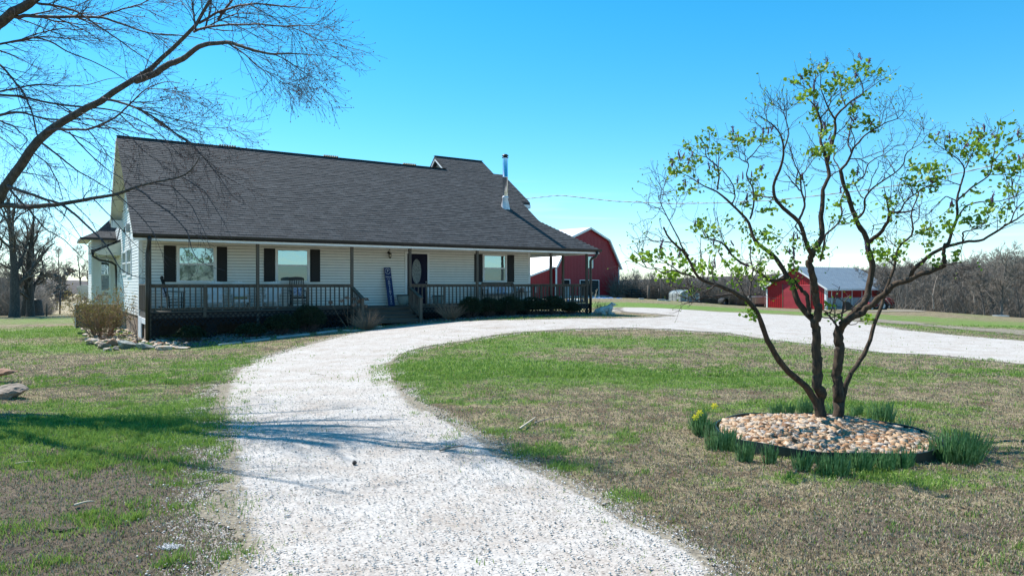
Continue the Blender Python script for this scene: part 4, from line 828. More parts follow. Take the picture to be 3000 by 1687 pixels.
potp('pale green glazed planter with dark rim beside the blue sign', 1181, -.55, .27, .47); potp('grey planter with dark rim right of the front door', 1283, -.5, .24, .42)
def bench():
    xa = lp(1467, 860, -.9)[0]; t = empty('porch_bench', hw(xa, -.9, DK), HA, 'black porch bench piled with pillows below the right window', 'bench'); m = M['black']
    mb = MB(); [mb.bar((-.85, -.25+.09*i, .42), (.85, -.25+.09*i, .42), .075, .02) for i in range(6)]; mb.build('seat', m, t)
    mb = MB(); mb.bar((-.85, .28, .95), (.85, .28, .95), .03, .08); mb.bar((-.85, .24, .5), (.85, .24, .5), .03, .05); [mb.bar((-.8+.1*i, .25, .5), (-.8+.1*i, .28, .93), .03, .015, (0, -1, 0)) for i in range(17)]; mb.build('backrest', m, t)
    for s in (-1, 1):
        for y in (-.25, .25): mb = MB(); mb.bar((s*.85, y, 0), (s*.85, y, .66 if y < 0 else .95), .05, .05, (0, 1, 0)); mb.build('leg', m, t)
        mb = MB(); mb.bar((s*.85, -.28, .67), (s*.85, .26, .67), .07, .025); mb.build('armrest', m, t)
    for k, (px_, mm, lab, ww) in enumerate([(-.5, 'pillow', 'large white pillow at the left end of the porch bench', .36), (.15, 'cushion', 'blue patterned pillow in the middle of the porch bench', .26), (.55, 'pillow', 'white pillow at the right end of the porch bench', .22)]):
        mb = MB(); mb.box((-ww, -.07, 0), (ww, .07, .38)); o = mb.build('pillow', M[mm], None, True, bevel=.06); p = hw(xa+px_, -.8, DK+.46); o.location = p; o.rotation_euler = (R(-14), 0, HA); tag(o, lab, 'pillow')
bench()
def sidechair():
    xa = lp(1535, 860, -1.0)[0]; t = empty('metal_table', hw(xa, -1.0, DK), HA, 'small black tube-legged table standing right of the porch bench', 'table')
    mb = MB(); mb.box((-.33, -.22, .55), (.33, .22, .575)); mb.build('table_top', M['black'], t, bevel=.004)
    for s in (-1, 1):
        mb = MB(); mb.tube([(s*.3, -.2, 0), (s*.3, -.2, .52), (s*.26, -.2, .56)], .012, 6); mb.build('leg', M['black'], t, True); mb = MB(); mb.tube([(s*.3, .2, 0), (s*.3, .2, .55)], .012, 6); mb.build('leg', M['black'], t, True)
    p = hw(xa-.1, -1.0, DK+.576); mb = MB(); mb.lathe([(0, 0), (.08, 0), (.11, .16), (.1, .17), (0, .15)], n=12); o = mb.build('clay_pot', mat('terracotta', (.34, .15, .10), .8, col2=(.4, .3, .25), scale=12), None, True); o.location = p; tag(o, 'terracotta pot standing on the small black porch table', 'pot')
    p = hw(lp(1552, 860, -1.3)[0], -.55, DK); t = empty('storage_box', p, HA, 'white storage box against the right end of the house wall', 'box')
    mb = MB(); mb.box((-.32, -.2, 0), (.32, .2, .7)); mb.build('body', M['whitep'], t, bevel=.03); mb = MB(); mb.box((-.34, -.22, .702), (.34, .22, .76)); mb.build('lid', M['whitep'], t, bevel=.02)
sidechair()
def chime():
    x, z = lp(1621, 750, -2.0); t = empty('wind_chime', hw(x, -1.9, 3.16), HA, 'dark metal wind chime hanging from the porch beam beside a post', 'wind chime')
    mb = MB(); mb.tube([(0, 0, 0), (0, 0, -.12)], .004, 5); mb.box((-.2, -.015, -.14), (.2, .015, -.12)); mb.build('hanger', M['blackm'], t)
    for i, (xx, L_) in enumerate([(-.15, .55), (-.05, .42), (.02, .35), (.09, .5), (.17, .6)]):
        mb = MB(); mb.tube([(xx, 0, -.14), (xx, 0, -.2)], .002, 4); mb.tube([(xx, 0, -.2), (xx, 0, -.2-L_)], .013, 7); mb.build('chime_tube', M['steel'], t, True)
chime()
# service cable
pts = [hw(17.7, 4.6, 6.2)]+[Vector(at(px, py, Y)) for px, py, Y in [(1640,572,35),(1800,590,32.5),(1960,597,30.4),(2115,595,28.6),(2280,586,27.2),(2400,573,26.3),(2520,559,25.6),(2637,543,25),(2830,504,24.4),(3000,463,24),(3250,390,23.5)]]
P = resample([tuple(p) for p in pts], 90); k = np.arange(90)*1.7; mb = MB()
mb.tube(P, .014, 5)
for ph in (0, math.pi): mb.tube(P+np.stack([np.zeros(90), np.cos(k+ph)*.016, np.sin(k+ph)*.016-.0], 1), .009, 4)
tag(mb.build('service_cable', M['cable'], None, True), 'pale twisted cable running from the house roof out to the right', 'cable')
# ------------------------------------------------------------ gambrel barn
BU = (.7417, .6707); BA = math.atan2(.6707, .7417); bz = tz(11, 101)
B = empty('gambrel_barn', (11.03, 101.5, 0), BA, 'big red gambrel barn with white roof and lean-to behind the porch', 'barn')
def bl(px, py):
    k = (px-1500)/F; t = (k*101.5-11.03)/(BU[0]-k*BU[1]); return t, EYE+(HZ-py)/F*(101.5+BU[1]*t)
gp = [(-6.7, -1.5), (6.7, -1.5), (6.7, 4.3), (4.2, 8.05), (0, 9.62), (-4.2, 8.05), (-6.7, 4.3)]
mb = MB(); mb.prism(gp, 0, 17.5)
# vertical ribs of the steel siding
x = -6.6
def gtop(x): a = abs(x); return 9.62-(a/4.2)*1.57 if a < 4.2 else 8.05-(a-4.2)/2.5*3.75
while x < 6.65: mb.box((x-.02, -.025, .05), (x+.02, -.001, gtop(x)-.05)); x += .3
mb.build('wall', M['red'], B)
mb = MB(); mb.prism([(-12.4, -1.2), (-6.71, -1.2), (-6.71, 4.05), (-12.4, 2.45)], .6, 17); x = -12.3
while x < -6.75: mb.box((x-.02, .575, .05), (x+.02, .599, 2.45+(x+12.4)/5.69*1.6-.05)); x += .3
mb.build('lean_to', M['redb'], B)
mb = MB()
for (x0, z0), (x1, z1) in [((-7.0, 4.05), (-4.2, 8.2)), ((-4.2, 8.2), (0, 9.78)), ((0, 9.78), (4.2, 8.2)), ((4.2, 8.2), (7.1, 3.9))]:
    d = Vector((x1-x0, 0, z1-z0)).normalized(); nn = Vector((-d.z, 0, d.x))*.06; mb.prism([(x0, z0), (x1, z1), (x1+nn.x, z1+nn.z), (x0+nn.x, z0+nn.z)][::-1], -.35, 17.8)
mb.prism([(-12.9, 2.42), (-6.75, 4.15), (-6.75, 4.21), (-12.9, 2.48)][::-1], .3, 17.3); mb.build('roof', M['roofw'], B)
mb = MB()
for (x0, z0), (x1, z1) in [((-6.9, 4.02), (-4.2, 8.08)), ((-4.2, 8.08), (0, 9.66)), ((0, 9.66), (4.2, 8.08)), ((4.2, 8.08), (7.0, 3.86))]: mb.bar((x0, -.38, z0), (x1, -.38, z1), .04, .22)
mb.bar((-12.9, .27, 2.36), (-6.75, .27, 4.08), .04, .2); mb.box((6.5, -.05, .1), (6.74, -.003, 4.3)); mb.box((-6.9, -.05, .1), (-6.6, -.003, 4.3)); mb.build('trim', M['trim'], B)
mb = MB(); mb.box((-6.6, -.06, -1), (6.65, -.04, .1)); mb.build('foundation', M['conc'], B)
def opening(p0, p1, y0, y1, name, slats=False, zb=None):
    x0, zt = bl(p0, y0); x1, z0 = bl(p1, y1); z0 = zb if zb is not None else z0; mb = MB(); w_ = .09
    mb.box((x0-w_, -.09, z0), (x0, -.03, zt+w_)); mb.box((x1, -.09, z0), (x1+w_, -.03, zt+w_)); mb.box((x0, -.09, zt), (x1, -.03, zt+w_))
    if name == 'window': mb.box((x0, -.09, z0-w_), (x1, -.03, z0))
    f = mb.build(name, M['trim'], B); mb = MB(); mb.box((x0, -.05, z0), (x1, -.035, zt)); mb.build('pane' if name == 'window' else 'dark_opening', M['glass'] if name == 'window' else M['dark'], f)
    if slats:
        mb = MB(); z = z0+.25
        while z < zt-.2: mb.box((x0, -.075, z), (x1, -.055, z+.1)); z += .32
        mb.build('slatted_gate', M['brown'], f)
    return f
opening(1718, 1735.5, 753, 784.5, 'window'); opening(1646, 1668, 820, 871, 'doorway', zb=.0); opening(1699, 1753, 821.5, 871, 'doorway', True, zb=.0)
mb = MB(); x0 = bl(1648, 0)[0]; mb.box((x0, -.1, .0), (x0+1.3, -.095, 1.6)); mb.build('half_door', M['conc'], B)
mb = MB(); x0 = bl(1573, 0)[0]; mb.box((x0, .5, .6), (x0+.5, .56, 1.5)); mb.build('window', M['trim'], B)

# ------------------------------------------------------------ low red shed
SL = math.atan2(.543, .84); S = empty('metal_shed', (39.85, 90, 0), SL, 'low red shed with pale blue-grey metal roof and white garage door', 'shed')
sb, se, sr = -1.52, 1.08, 3.98; gw = 9.0; L_ = 14.0
mb = MB(); mb.prismx([(0, sb-.5), (gw, sb-.5), (gw, se+.05), (gw/2, sr-.1), (0, se+.05)], 0.02, L_); y = .1
while y < gw: mb.box((-.01, y-.03, sb), (.018, y+.03, se+(gw/2-abs(y-gw/2))/(gw/2)*(sr-se)-.1)); y += .32
x = .2
while x < L_: mb.box((x-.02, -.02, sb), (x+.02, -.001, se)); x += .25
mb.build('wall', M['redb'], S)
mb = MB()
for s in (0, 1):
    y0, y1 = ((-.35, gw/2) if s == 0 else (gw+.35, gw/2)); z0 = se-.0; z1 = sr
    v = [(-.4, y0, z0), (L_+.4, y0, z0), (L_+.4, y1, z1), (-.4, y1, z1), (-.4, y0, z0+.06), (L_+.4, y0, z0+.06), (L_+.4, y1, z1+.06), (-.4, y1, z1+.06)]
    mb.add(v, [(0, 1, 2, 3), (7, 6, 5, 4), (0, 4, 5, 1), (3, 7, 4, 0), (1, 5, 6, 2)])
    x = -.35
    while x < L_+.4: mb.bar((x, y0, z0+.085), (x, y1, z1+.085), .05, .05); x += .45
mb.build('roof', M['roofm'], S)
mb = MB(); mb.box((-.42, -.4, se-.16), (L_+.42, -.36, se+.05)); mb.bar((-.43, -.38, se-.03), (-.43, gw/2, sr-.03), .03, .2); mb.bar((-.43, gw+.38, se-.03), (-.43, gw/2, sr-.03), .03, .2); mb.box((-.04, -.04, sb), (.25, -.022, se)); mb.box((-.04, -.04, sb), (-.012, .25, se)); mb.box((-.04, gw-.2, sb), (-.012, gw+.03, se))
for p in range(6): x = 1.05+p*2.25; mb.box((x-.05, -.07, sb), (x+.05, -.025, se))
mb.build('trim', M['trim'], S)
mb = MB(); mb.box((.3, -.055, sb), (L_-.05, -.028, -.02)); mb.build('lower_panel', M['conc'], S)
mb = MB(); z = sb+.05; y0, y1 = 2.3, 6.3
while z < sb+3.1: mb.add([(-.06, y0, z), (-.06, y1, z), (-.02, y1, z+.13), (-.02, y0, z+.13), (-.02, y0, z-.02), (-.02, y1, z-.02)], [(0, 3, 2, 1), (4, 0, 1, 5)]); z += .15
gd = mb.build('garage_door', mat('red_roll_door', (.36, .014, .022), .5, col2=(.30, .012, .018), scale=2, spec=.4), S)
mb = MB(); mb.box((-.07, y0-.14, sb), (-.012, y0-.01, sb+3.25)); mb.box((-.07, y1+.01, sb), (-.012, y1+.14, sb+3.25)); mb.build('door_jamb', M['rust'], gd)

# ------------------------------------------------------------ small things far back
def tube_gate(name, p0, p1, h, lab, rails=5, posts=3, m=None, z=None, group=None):
    a = Vector(p0); b = Vector(p1); t = empty(name, a, math.atan2(b.y-a.y, b.x-a.x), lab, 'gate' if 'gate' in name else 'fence', group); L0 = (b-a).to_2d().length; dz = b.z-a.z; m = m or M['blackm']
    mb = MB(); [mb.tube([(0, 0, .15+(h-.15)*i/(rails-1)), (L0, 0, .15+(h-.15)*i/(rails-1)+dz)], .035, 5) for i in range(rails)]; mb.build('rail', m, t, True)
    for i in range(posts+1): x = L0*i/posts; q = dz*i/posts; mb = MB(); mb.tube([(x, 0, q-.2), (x, 0, h+q+.05)], .05, 6); mb.build('post', m, t, True)
    return t
g1 = at(1826, 880, 104); g2 = at(1930, 880, 98); tube_gate('livestock_gate', g1, g2, 1.55, 'black tubular livestock gate at the right of the big barn', 5, 4)
g1 = at(114, 898, 112); g2 = at(178, 898, 112); g3 = at(226, 897, 114); dg_ = mat('green_grey_tube', (.05, .065, .055), .6)
tube_gate('pasture_fence', g1, g2, 1.25, 'left dark livestock panel across the dry pasture beyond the stump', 6, 2, dg_); tube_gate('pasture_fence', g2, g3, 1.25, 'right dark livestock panel ending near the house bay', 6, 2, dg_)
def post(px, py, h, lab, r=.06, Y=None, m='wood', cat='post'):
    p = at(px, py, Y) if Y else ground(px, py); mb = MB(); mb.tube([(0, 0, -.3), (0.02, 0, h)], [r, r*.9], 7); o = mb.build('fence_post', M[m], None, True); o.location = Vector(p); tag(o, lab, cat); return o
post(175, 921, 2.0, 'thin dark fence post standing alone in front of the pasture panels', .06, m='blackm'); post(136, 926, .9, 'short stake beside the old tree stump', .05); post(1899, 886, 2.2, 'weathered grey fence post between the barn and the greenhouse', .17, 92); post(2016, 885, 1.4, 'slim post by the greenhouse end', .06, 90); post(2136, 893, 1.9, 'thin pale post beside the black culvert pipe', .05, 82); post(1936, 880, 3.2, 'tall thin pole left of the greenhouse', .07, 96)
p = at(2128, 889, 84); t = empty('culvert_pipe', p, 0, 'short black plastic culvert pipe end lying in the grass', 'pipe'); mb = MB()
prf = []
for i in range(20):
    a = 2*math.pi*i/20; prf.append(a)
v = []; f = []
for (r_, y_) in ((.42, 0), (.42, 2.0), (.36, 2.0), (.36, 0)):
    v += [(r_*math.cos(a), y_, .2+r_*math.sin(a)) for a in prf]
for k in range(4): f += [(k*20+i, k*20+(i+1) % 20, ((k+1) % 4)*20+(i+1) % 20, ((k+1) % 4)*20+i) for i in range(20)]
mb.add(v, f); mb.build('barrel_wall', M['tire'], t, True)
def gbox(name, px, py, Y, w_, d_, h_, m, lab, cat, rz=0):
    p = at(px, py, Y); mb = MB(); mb.box((-w_/2, 0, -.1), (w_/2, d_, h_)); mb.box((-w_/2-.03, -.03, h_), (w_/2+.03, d_+.03, h_+.05)); o = mb.build(name, M[m], None, bevel=.01); o.location = Vector(p); o.rotation_euler = (0, 0, rz); tag(o, lab, cat); return o
gbox('concrete_block', 1880, 882, 86, .55, .4, .3, 'conc', 'small pale concrete block lying left of the bigger pair', 'block'); gbox('concrete_block', 1939, 885, 84, .85, .4, .3, 'conc', 'wide pale concrete block in the grass near the thin pole', 'block'); gbox('concrete_block', 1958, 887, 83, .5, .4, .24, 'conc', 'low grey block at the right end of the block row', 'block')
gbox('barrel_stove', 1822, 876, 98, .8, .6, .5, 'rust', 'rusty brown drum planter at the corner of the big barn', 'drum')
# tarp pile
p = at(1770, 880, 88); n_ = 26; gx_, gy_ = np.meshgrid(np.linspace(-2.8, 2.8, n_), np.linspace(-1, 1, 10)); hh = (fbm(gx_*1.6, gy_*1.6, 5, 4)*.75)*np.clip(1-(gx_/2.8)**4, 0, 1)*np.clip(1-gy_**4, 0, 1)
ii = (np.arange(9)[:, None]*n_+np.arange(n_-1)[None]).ravel(); o = npmesh('blue_tarp', np.stack([gx_.ravel(), gy_.ravel(), hh.ravel()-.05], 1), np.stack([ii, ii+1, ii+n_+1, ii+n_], 1), M['tarp'], smooth=False); o.location = Vector(p); tag(o, 'crumpled blue tarp pile on the grass in front of the big barn', 'tarp')
p = at(1727, 879, 87); mb = MB(); mb.box((-.35, 0, 0), (.35, .4, .3)); o = mb.build('white_crate', M['whitep'], None, bevel=.02); o.location = Vector(p); tag(o, 'white crate at the left end of the blue tarp', 'crate')
for i, (px, py, hh, lab) in enumerate([(1732, 876, 1.5, 'short bare forked sapling before the dark barn doorway'), (1742, 878, 2.4, 'taller pale leaning sapling before the dark barn doorway')]):
    P = resample([tuple(at(px, py, 86)), tuple(at(px+3, py-14, 86)), tuple(at(px+2+6*i, py-22-10*i, 86))], 6); tb = TB(); tb.add(P[None], np.linspace(.05, .02, 6)[None], 5); q, r_ = spawn(P[None], np.full((1, 6), .04), 5, 40, .4, 4, up=.15); tb.add(q, r_); o = tb.build('sapling', M['cutwood']); tag(o, lab, 'sapling')
# low junk row on the far side of the porch, seen through the railing
rj = random.Random(8)
for i in range(14):
    px = 1568+i*10.5+rj.uniform(-2, 2); Y = 60+rj.uniform(-2, 2); p = at(px, 878+rj.uniform(-1, 2), Y); mb = MB(); w_ = rj.uniform(.08, .16); mb.lathe([(0, 0), (w_, 0), (w_*1.15, .28), (w_*.8, .34), (w_*.8, .3), (0, .28)], n=10)
    o = mb.build('garden_pot', [M['whitep'], M['tarp'], M['poly'], M['conc']][i % 4], None, True); o.location = Vector((p[0], p[1], tz(p[0], p[1])-.02)); tag(o, 'small bucket or pot in the row of clutter seen through the right porch railing', 'pot', 'clutter pots seen through the railing')
# greenhouse
p = at(2020, 887, 92); GH = empty('greenhouse', p, R(12), 'small pale arched greenhouse left of the low red shed', 'greenhouse'); GH.location.z -= .05
w_ = 1.3; arc = [(-w_, 0), (-w_, 1.1)]+[(w_*math.cos(a), 1.1+.55*math.sin(a)) for a in np.linspace(math.pi, 0, 9)[1:-1]]+[(w_, 1.1), (w_, 0)]
mb = MB(); mb.prism(arc, 0, 3.4); mb.build('cover', M['poly'], GH)
mb = MB()
for y in (-.03, 1.15, 2.3, 3.42):
    for (a, b) in zip(arc[:-1], arc[1:]): mb.bar((a[0]*1.02, y, a[1]*1.02), (b[0]*1.02, y, b[1]*1.02), .05, .05)
mb.bar((-.4, -.05, 0), (-.4, -.05, 1.3), .05, .05); mb.bar((.4, -.05, 0), (.4, -.05, 1.3), .05, .05); mb.build('frame', M['steel'], GH)
mb = MB(); mb.box((-.37, -.04, .05), (.37, -.01, 1.3)); mb.build('door', M['conc'], GH)
p = at(2036, 887, 88); mb = MB(); mb.box((-.9, 0, -.1), (.9, .6, .18)); o = mb.build('raised_bed', M['tire'], None, bevel=.03); o.location = Vector(p); tag(o, 'low black box at the foot of the greenhouse', 'box')
# plywood pen left of shed
p = at(2228, 893, 100); t = empty('plywood_pen', p, R(5), 'low plywood pen with pale top rail left of the red shed', 'pen'); mb = MB(); mb.box((-1.7, 0, 0), (-.75, .05, 1.1)); mb.box((-.7, 0, .15), (.6, .05, 1.05)); mb.box((.65, 0, 0), (1.5, .05, 1.1)); mb.build('panel', M['plywood'], t); mb = MB(); mb.box((-1.8, -.05, 1.12), (1.6, .1, 1.22)); mb.build('top_rail', M['trim'], t)
for s in (-1.8, .62, 1.55): mb = MB(); mb.box((s-.05, -.04, -.2), (s+.05, .0, 1.12)); mb.build('post', M['cutwood'], t)
# farm machines right of the shed
def wheel(t, x, y, r, w_=.22, name='wheel'):
    mb = MB(); mb.lathe([(r*.55, -w_/2), (r*.92, -w_/2), (r, -w_*.3), (r, w_*.3), (r*.92, w_/2), (r*.55, w_/2), (r*.55, -w_/2)], n=20); o = mb.build(name, M['tire'], t, True); o.rotation_euler = (R(90), 0, 0); o.location = (x, y, r)
    mb = MB(); mb.lathe([(0, -.05), (r*.5, -.05), (r*.56, 0), (r*.5, .05), (0, .05)], n=14); h = mb.build('rim', M['whitep'], o, True)
p = at(2562, 911, 82); t = empty('small_tractor', p, R(14), 'small dark tractor parked beside the long side of the shed', 'tractor')
mb = MB(); mb.box((-.95, -.3, .5), (.1, .3, 1.0)); mb.box((.1, -.45, .55), (.9, .45, .75)); mb.build('body', M['red'], t, bevel=.06); wheel(t, .7, -.55, .6, .3); wheel(t, .7, .55, .6, .3); wheel(t, -.8, -.5, .36); wheel(t, -.8, .5, .36)
mb = MB(); mb.box((.35, -.25, .78), (.8, .25, .88)); mb.box((.75, -.25, .88), (.85, .25, 1.25)); mb.build('seat', M['black'], t, bevel=.04); mb = MB(); mb.tube([(.9, -.4, .7), (.95, -.4, 1.9), (.95, .4, 1.9), (.9, .4, .7)], .03, 6); mb.build('roll_bar', M['blackm'], t, True); mb = MB(); mb.tube([(.1, 0, 1.0), (.25, 0, 1.2)], .02, 5); mb.build('steering_column', M['black'], t, True)
p = at(2497, 909, 84); t = empty('loader_bucket', p, R(-10), 'black steel bucket attachment on the ground beside the pale shed wall', 'bucket'); mb = MB(); mb.prism([(-.7, 0), (.5, 0), (.75, .35), (.15, .45), (-.35, 1.0), (-.75, 1.05)], 0, 1.3); mb.build('shell', M['black'], t); mb = MB(); mb.bar((.4, .3, .3), (1.1, .3, .8), .08, .12); mb.build('arm', M['blackm'], t)
p = at(2610, 908, 92); t = empty('hay_machine', p, R(20), 'red farm implement under a lean frame right of the shed', 'implement'); mb = MB(); mb.box((-1.1, 0, .5), (.3, 1.2, 1.5)); mb.prism([(.3, .5), (1.2, .5), (.7, 1.3), (.3, 1.5)], .1, 1.1); mb.build('body', M['red'], t, bevel=.04); wheel(t, -.5, -.15, .4); wheel(t, .6, -.15, .4); mb = MB(); mb.bar((-.9, -.03, 1.45), (-.2, -.03, .8), .04, .14, (0, -1, 0)); mb.build('marking', M['trim'], t)
mb = MB(); mb.tube([(1.5, 0, 0), (1.25, 0, 2.1)], .06, 6); mb.tube([(-1.3, 0, 2.0), (1.3, 0, 2.1)], .06, 6); mb.tube([(-1.3, 0, 0), (-1.3, 0, 2.0)], .05, 6); mb.build('frame', M['cutwood'], t)
p = at(2545, 911, 80); mb = MB(); mb.bar((-.9, 0, .35), (.2, 0, .02), .09, .12); mb.bar((-.5, 0, .1), (.5, 0, .05), .08, .1); o = mb.build('tow_bar', M['trim'], None); o.location = Vector(p); tag(o, 'white tow bar lying in front of the small tractor', 'tow bar')
# ------------------------------------------------------------ rocks and beds
def rock(name, loc, sx, sy, sz_, m, lab, seed, cat='rock', group=None, rz=0):
    bm = bmesh.new(); bmesh.ops.create_icosphere(bm, subdivisions=4, radius=1); r = np.random.default_rng(seed); pl = r.normal(size=(15, 3)); pl /= np.linalg.norm(pl, axis=1)[:, None]; dd = r.uniform(.42, .8, 15)
    co = np.array([v.co for v in bm.verts])
    for n_, d_ in zip(pl, dd): k = co@n_; co = co-np.outer(np.maximum(k-d_, 0), n_)
    co = co*(1+.30*(fbm(co[:, 0]*3+9, co[:, 1]*3+co[:, 2]*2.3+seed, seed, 4)-.5)[:, None]+.14*(fbm(co[:, 0]*9+co[:, 2]*7, co[:, 1]*9-co[:, 2]*8, seed+3, 3)-.5)[:, None])
    lay = np.round(co[:, 2]*5)/5; co[:, 2] = co[:, 2]*.7+lay*.3
    for v, c in zip(bm.verts, co): v.co = (c[0]*sx, c[1]*sy, c[2]*sz_)
    me = bpy.data.meshes.new(name); bm.to_mesh(me); bm.free(); me.materials.append(M[m]); o = bpy.data.objects.new(name, me); C.objects.link(o); o.location = loc; o.rotation_euler = (0, 0, rz); return tag(o, lab, cat, group)
def R_(px, py, sx, sy, sz_, m, lab, seed, **k): p = G(px, py); p.z += sz_*.45; return rock('rock', p, sx, sy, sz_, m, lab, seed, **k)
R_(22, 1168, .36, .28, .17, 'rock', 'dark layered boulder at the left edge of the lawn', 5); R_(12, 1120, .26, .22, .12, 'rockr', 'rusty flat rock resting on top of the dark left boulder', 6).location.z += .15
R_(372, 1020, .50, .30, .20, 'rockg', 'largest flat grey-green rock at the corner of the rock bed', 11); R_(424, 1022, .34, .24, .14, 'rockg', 'second grey slab right of the largest rock in the bed', 12); R_(333, 1014, .24, .2, .17, 'rockr', 'rounded reddish rock left of the largest grey rock', 13)
R_(272, 1001, .28, .2, .12, 'stoneb', 'pale flat stone on the left rim of the rock bed', 14); R_(305, 1021, .2, .18, .14, 'rock', 'dark brown rock on the front rim of the bed, left of the reddish one', 15); R_(484, 1024, .3, .2, .12, 'stoneb', 'tan flat rock at the sunny right end of the rock bed', 16); R_(1108, 962, .22, .15, .09, 'stoneb', 'small tan rock lying on the gravel beside the brown grass clump', 17); R_(1041, 969, .55, .12, .04, 'stoneb', 'long flat pale slab edging the bed before the steps', 18); R_(527, 1022, .32, .2, .07, 'stoneb', 'low pale flagstone where the porch shadow begins', 19)
rk = [(250,985),(262,1010),(288,1012),(300,996),(320,1000),(284,990),(455,1018),(470,1012),(505,1018),(340,1026),(315,1028),(390,1008),(245,962),(400,1000),(450,1008),(356,1006)]
for i, (px, py) in enumerate(rk): R_(px, py, .16+.04*(i % 3), .13, .09, ['stoneb', 'rock', 'stoneb', 'rockr'][i % 4], 'one of the fist-sized to head-sized rim stones of the left rock bed', 30+i, group='rim stones of the rock bed', rz=i)
# small stones filling beds: one mass each
def fill(name, poly_px, n, s0, s1, m, lab, seed, flat=.6, lift=.02, mound=0, poly_w=None):
    pw = np.array([ground(*p)[:2] for p in poly_px]) if poly_w is None else poly_w; lo = pw.min(0); hi = pw.max(0); r = np.random.default_rng(seed); X = r.uniform(lo[0], hi[0], n*3); Y = r.uniform(lo[1], hi[1], n*3)
    k = sdist(pw, X, Y) > 0; X, Y = X[k][:n], Y[k][:n]; Vv, Ff = stones(len(X), X, Y, terr(X, Y)+lift+mound, r.uniform(s0, s1, len(X)), flat, seed); o = npmesh(name, Vv, Ff, m); return tag(o, lab, 'stones', kind='stuff')
fill('bed_stones', [(238,955),(250,1000),(300,1020),(440,1022),(540,1018),(470,990),(410,985),(340,945),(280,925)], 3200, .03, .09, M['stoneb'], 'tan and white stones filling the bed at the left corner of the house', 3)
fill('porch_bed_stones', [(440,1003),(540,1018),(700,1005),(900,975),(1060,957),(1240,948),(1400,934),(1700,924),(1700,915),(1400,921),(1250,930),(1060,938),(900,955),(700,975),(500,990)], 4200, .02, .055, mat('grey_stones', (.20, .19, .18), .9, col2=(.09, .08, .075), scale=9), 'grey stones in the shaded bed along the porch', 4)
mb = MB()
# timber edging pieces lying along the porch bed
for (a, b), w_ in zip([((640,1013),(705,1006)),((720,1003),(790,995)),((812,991),(905,981)),((930,978),(985,971))], ['first from the left corner', 'second from the left corner', 'the longest of the four', 'nearest the steps']):
    A = G(*a); B_ = G(*b); A.z += .03; B_.z += .03; mb = MB(); mb.bar(A, B_, .12, .06); o = mb.build('edging_board', M['conc'], None); tag(o, 'pale weathered edging strip in the shade along the porch bed, '+w_, 'edging', 'edging strips along the porch bed')
# ------------------------------------------------------------ plants
def stems(n, c, r0, h, lean, m, K=4, rad=.004, seed=1, up=.0, name=None, parent=None, curl=.08, tipr=.3, hvar=.35):
    r = np.random.default_rng(seed); a = r.uniform(0, 6.28, n); rr_ = r0*np.sqrt(r.uniform(0, 1, n)); P = np.empty((n, K, 3)); P[:, 0] = np.stack([c[0]+rr_*np.cos(a), c[1]+rr_*np.sin(a), np.full(n, c[2]-.02)], 1)
    b = a+r.normal(0, .5, n); l_ = lean*r.uniform(.1, 1, n); d = np.stack([np.cos(b)*l_, np.sin(b)*l_, np.ones(n)], 1); d /= np.linalg.norm(d, axis=1)[:, None]; L_ = h*r.uniform(1-hvar, 1.1, n)/(K-1)
    for k in range(1, K):
        d = d+r.normal(size=(n, 3))*curl+np.array([0, 0, up]); d /= np.linalg.norm(d, axis=1)[:, None]; P[:, k] = P[:, k-1]+d*L_[:, None]
    return P, np.full((n, 1), rad)*np.linspace(1, tipr, K)[None]*r.uniform(.7, 1.3, (n, 1))
def leafcards(pos, s, seed, up=.3, asp=.45, n6=True):
    n = len(pos); r = np.random.default_rng(seed); d = r.normal(size=(n, 3)); d[:, 2] += up; d /= np.linalg.norm(d, axis=1)[:, None]
    q = np.cross(d, r.normal(size=(n, 3))); q /= np.linalg.norm(q, axis=1)[:, None]; nn = np.cross(d, q); L_ = (s*r.uniform(.6, 1.2, n))[:, None]
    P = np.stack([pos, pos+d*L_*.3+q*L_*asp+nn*L_*.12, pos+d*L_*.7+q*L_*asp*.75+nn*L_*.1, pos+d*L_, pos+d*L_*.7-q*L_*asp*.75+nn*L_*.1, pos+d*L_*.3-q*L_*asp+nn*L_*.12], 1)
    b = np.arange(n)[:, None]*6; return P.reshape(-1, 3), np.concatenate([b+np.array([0, 1, 2, 3]), b+np.array([0, 3, 4, 5])])
def grassclump(px, py, h, w_, lab, seed):
    p = G(px, py); t = empty('ornamental_grass', p, 0, lab, 'ornamental grass'); tb = TB(); tb.add(*stems(240, (0, 0, 0), w_*.22, h, 1.5, None, K=5, rad=.006, seed=seed, up=-.03)); tb.build('stems', M['drygrass'], t)
grassclump(1074, 966, .78, .5, 'brown dry grass clump left of the steps at the drive edge', 5); grassclump(1318, 938, .85, .5, 'brown dry grass clump right of the steps in the shade', 6)
def shrub(x, y, w_, h, lab, seed, n=5200, group=None):
    p = hw(x, y); p.z = gz(x, y); t = empty('evergreen_shrub', p, 0, lab, 'shrub', group); r = np.random.default_rng(seed)
    a = r.uniform(0, 6.28, n); el = np.arccos(r.uniform(-.2, 1, n)); rd = (1-.45*r.uniform(0, 1, n)**2)*(.8+.4*fbm(a*2, el*2.5, seed, 3)); pos = np.stack([np.cos(a)*np.sin(el)*w_*rd, np.sin(a)*np.sin(el)*w_*rd*.8, h*.42+np.cos(el)*h*.58*rd], 1); pos[:, 2] = np.abs(pos[:, 2])
    npmesh('foliage', *leafcards(pos, .055, seed, .5, .22), M['shrub'], t); tb = TB(); tb.add(*stems(60, (0, 0, 0), .2, h*.8, .8, None, K=4, rad=.01, seed=seed)); tb.build('stems', M['twig'], t)
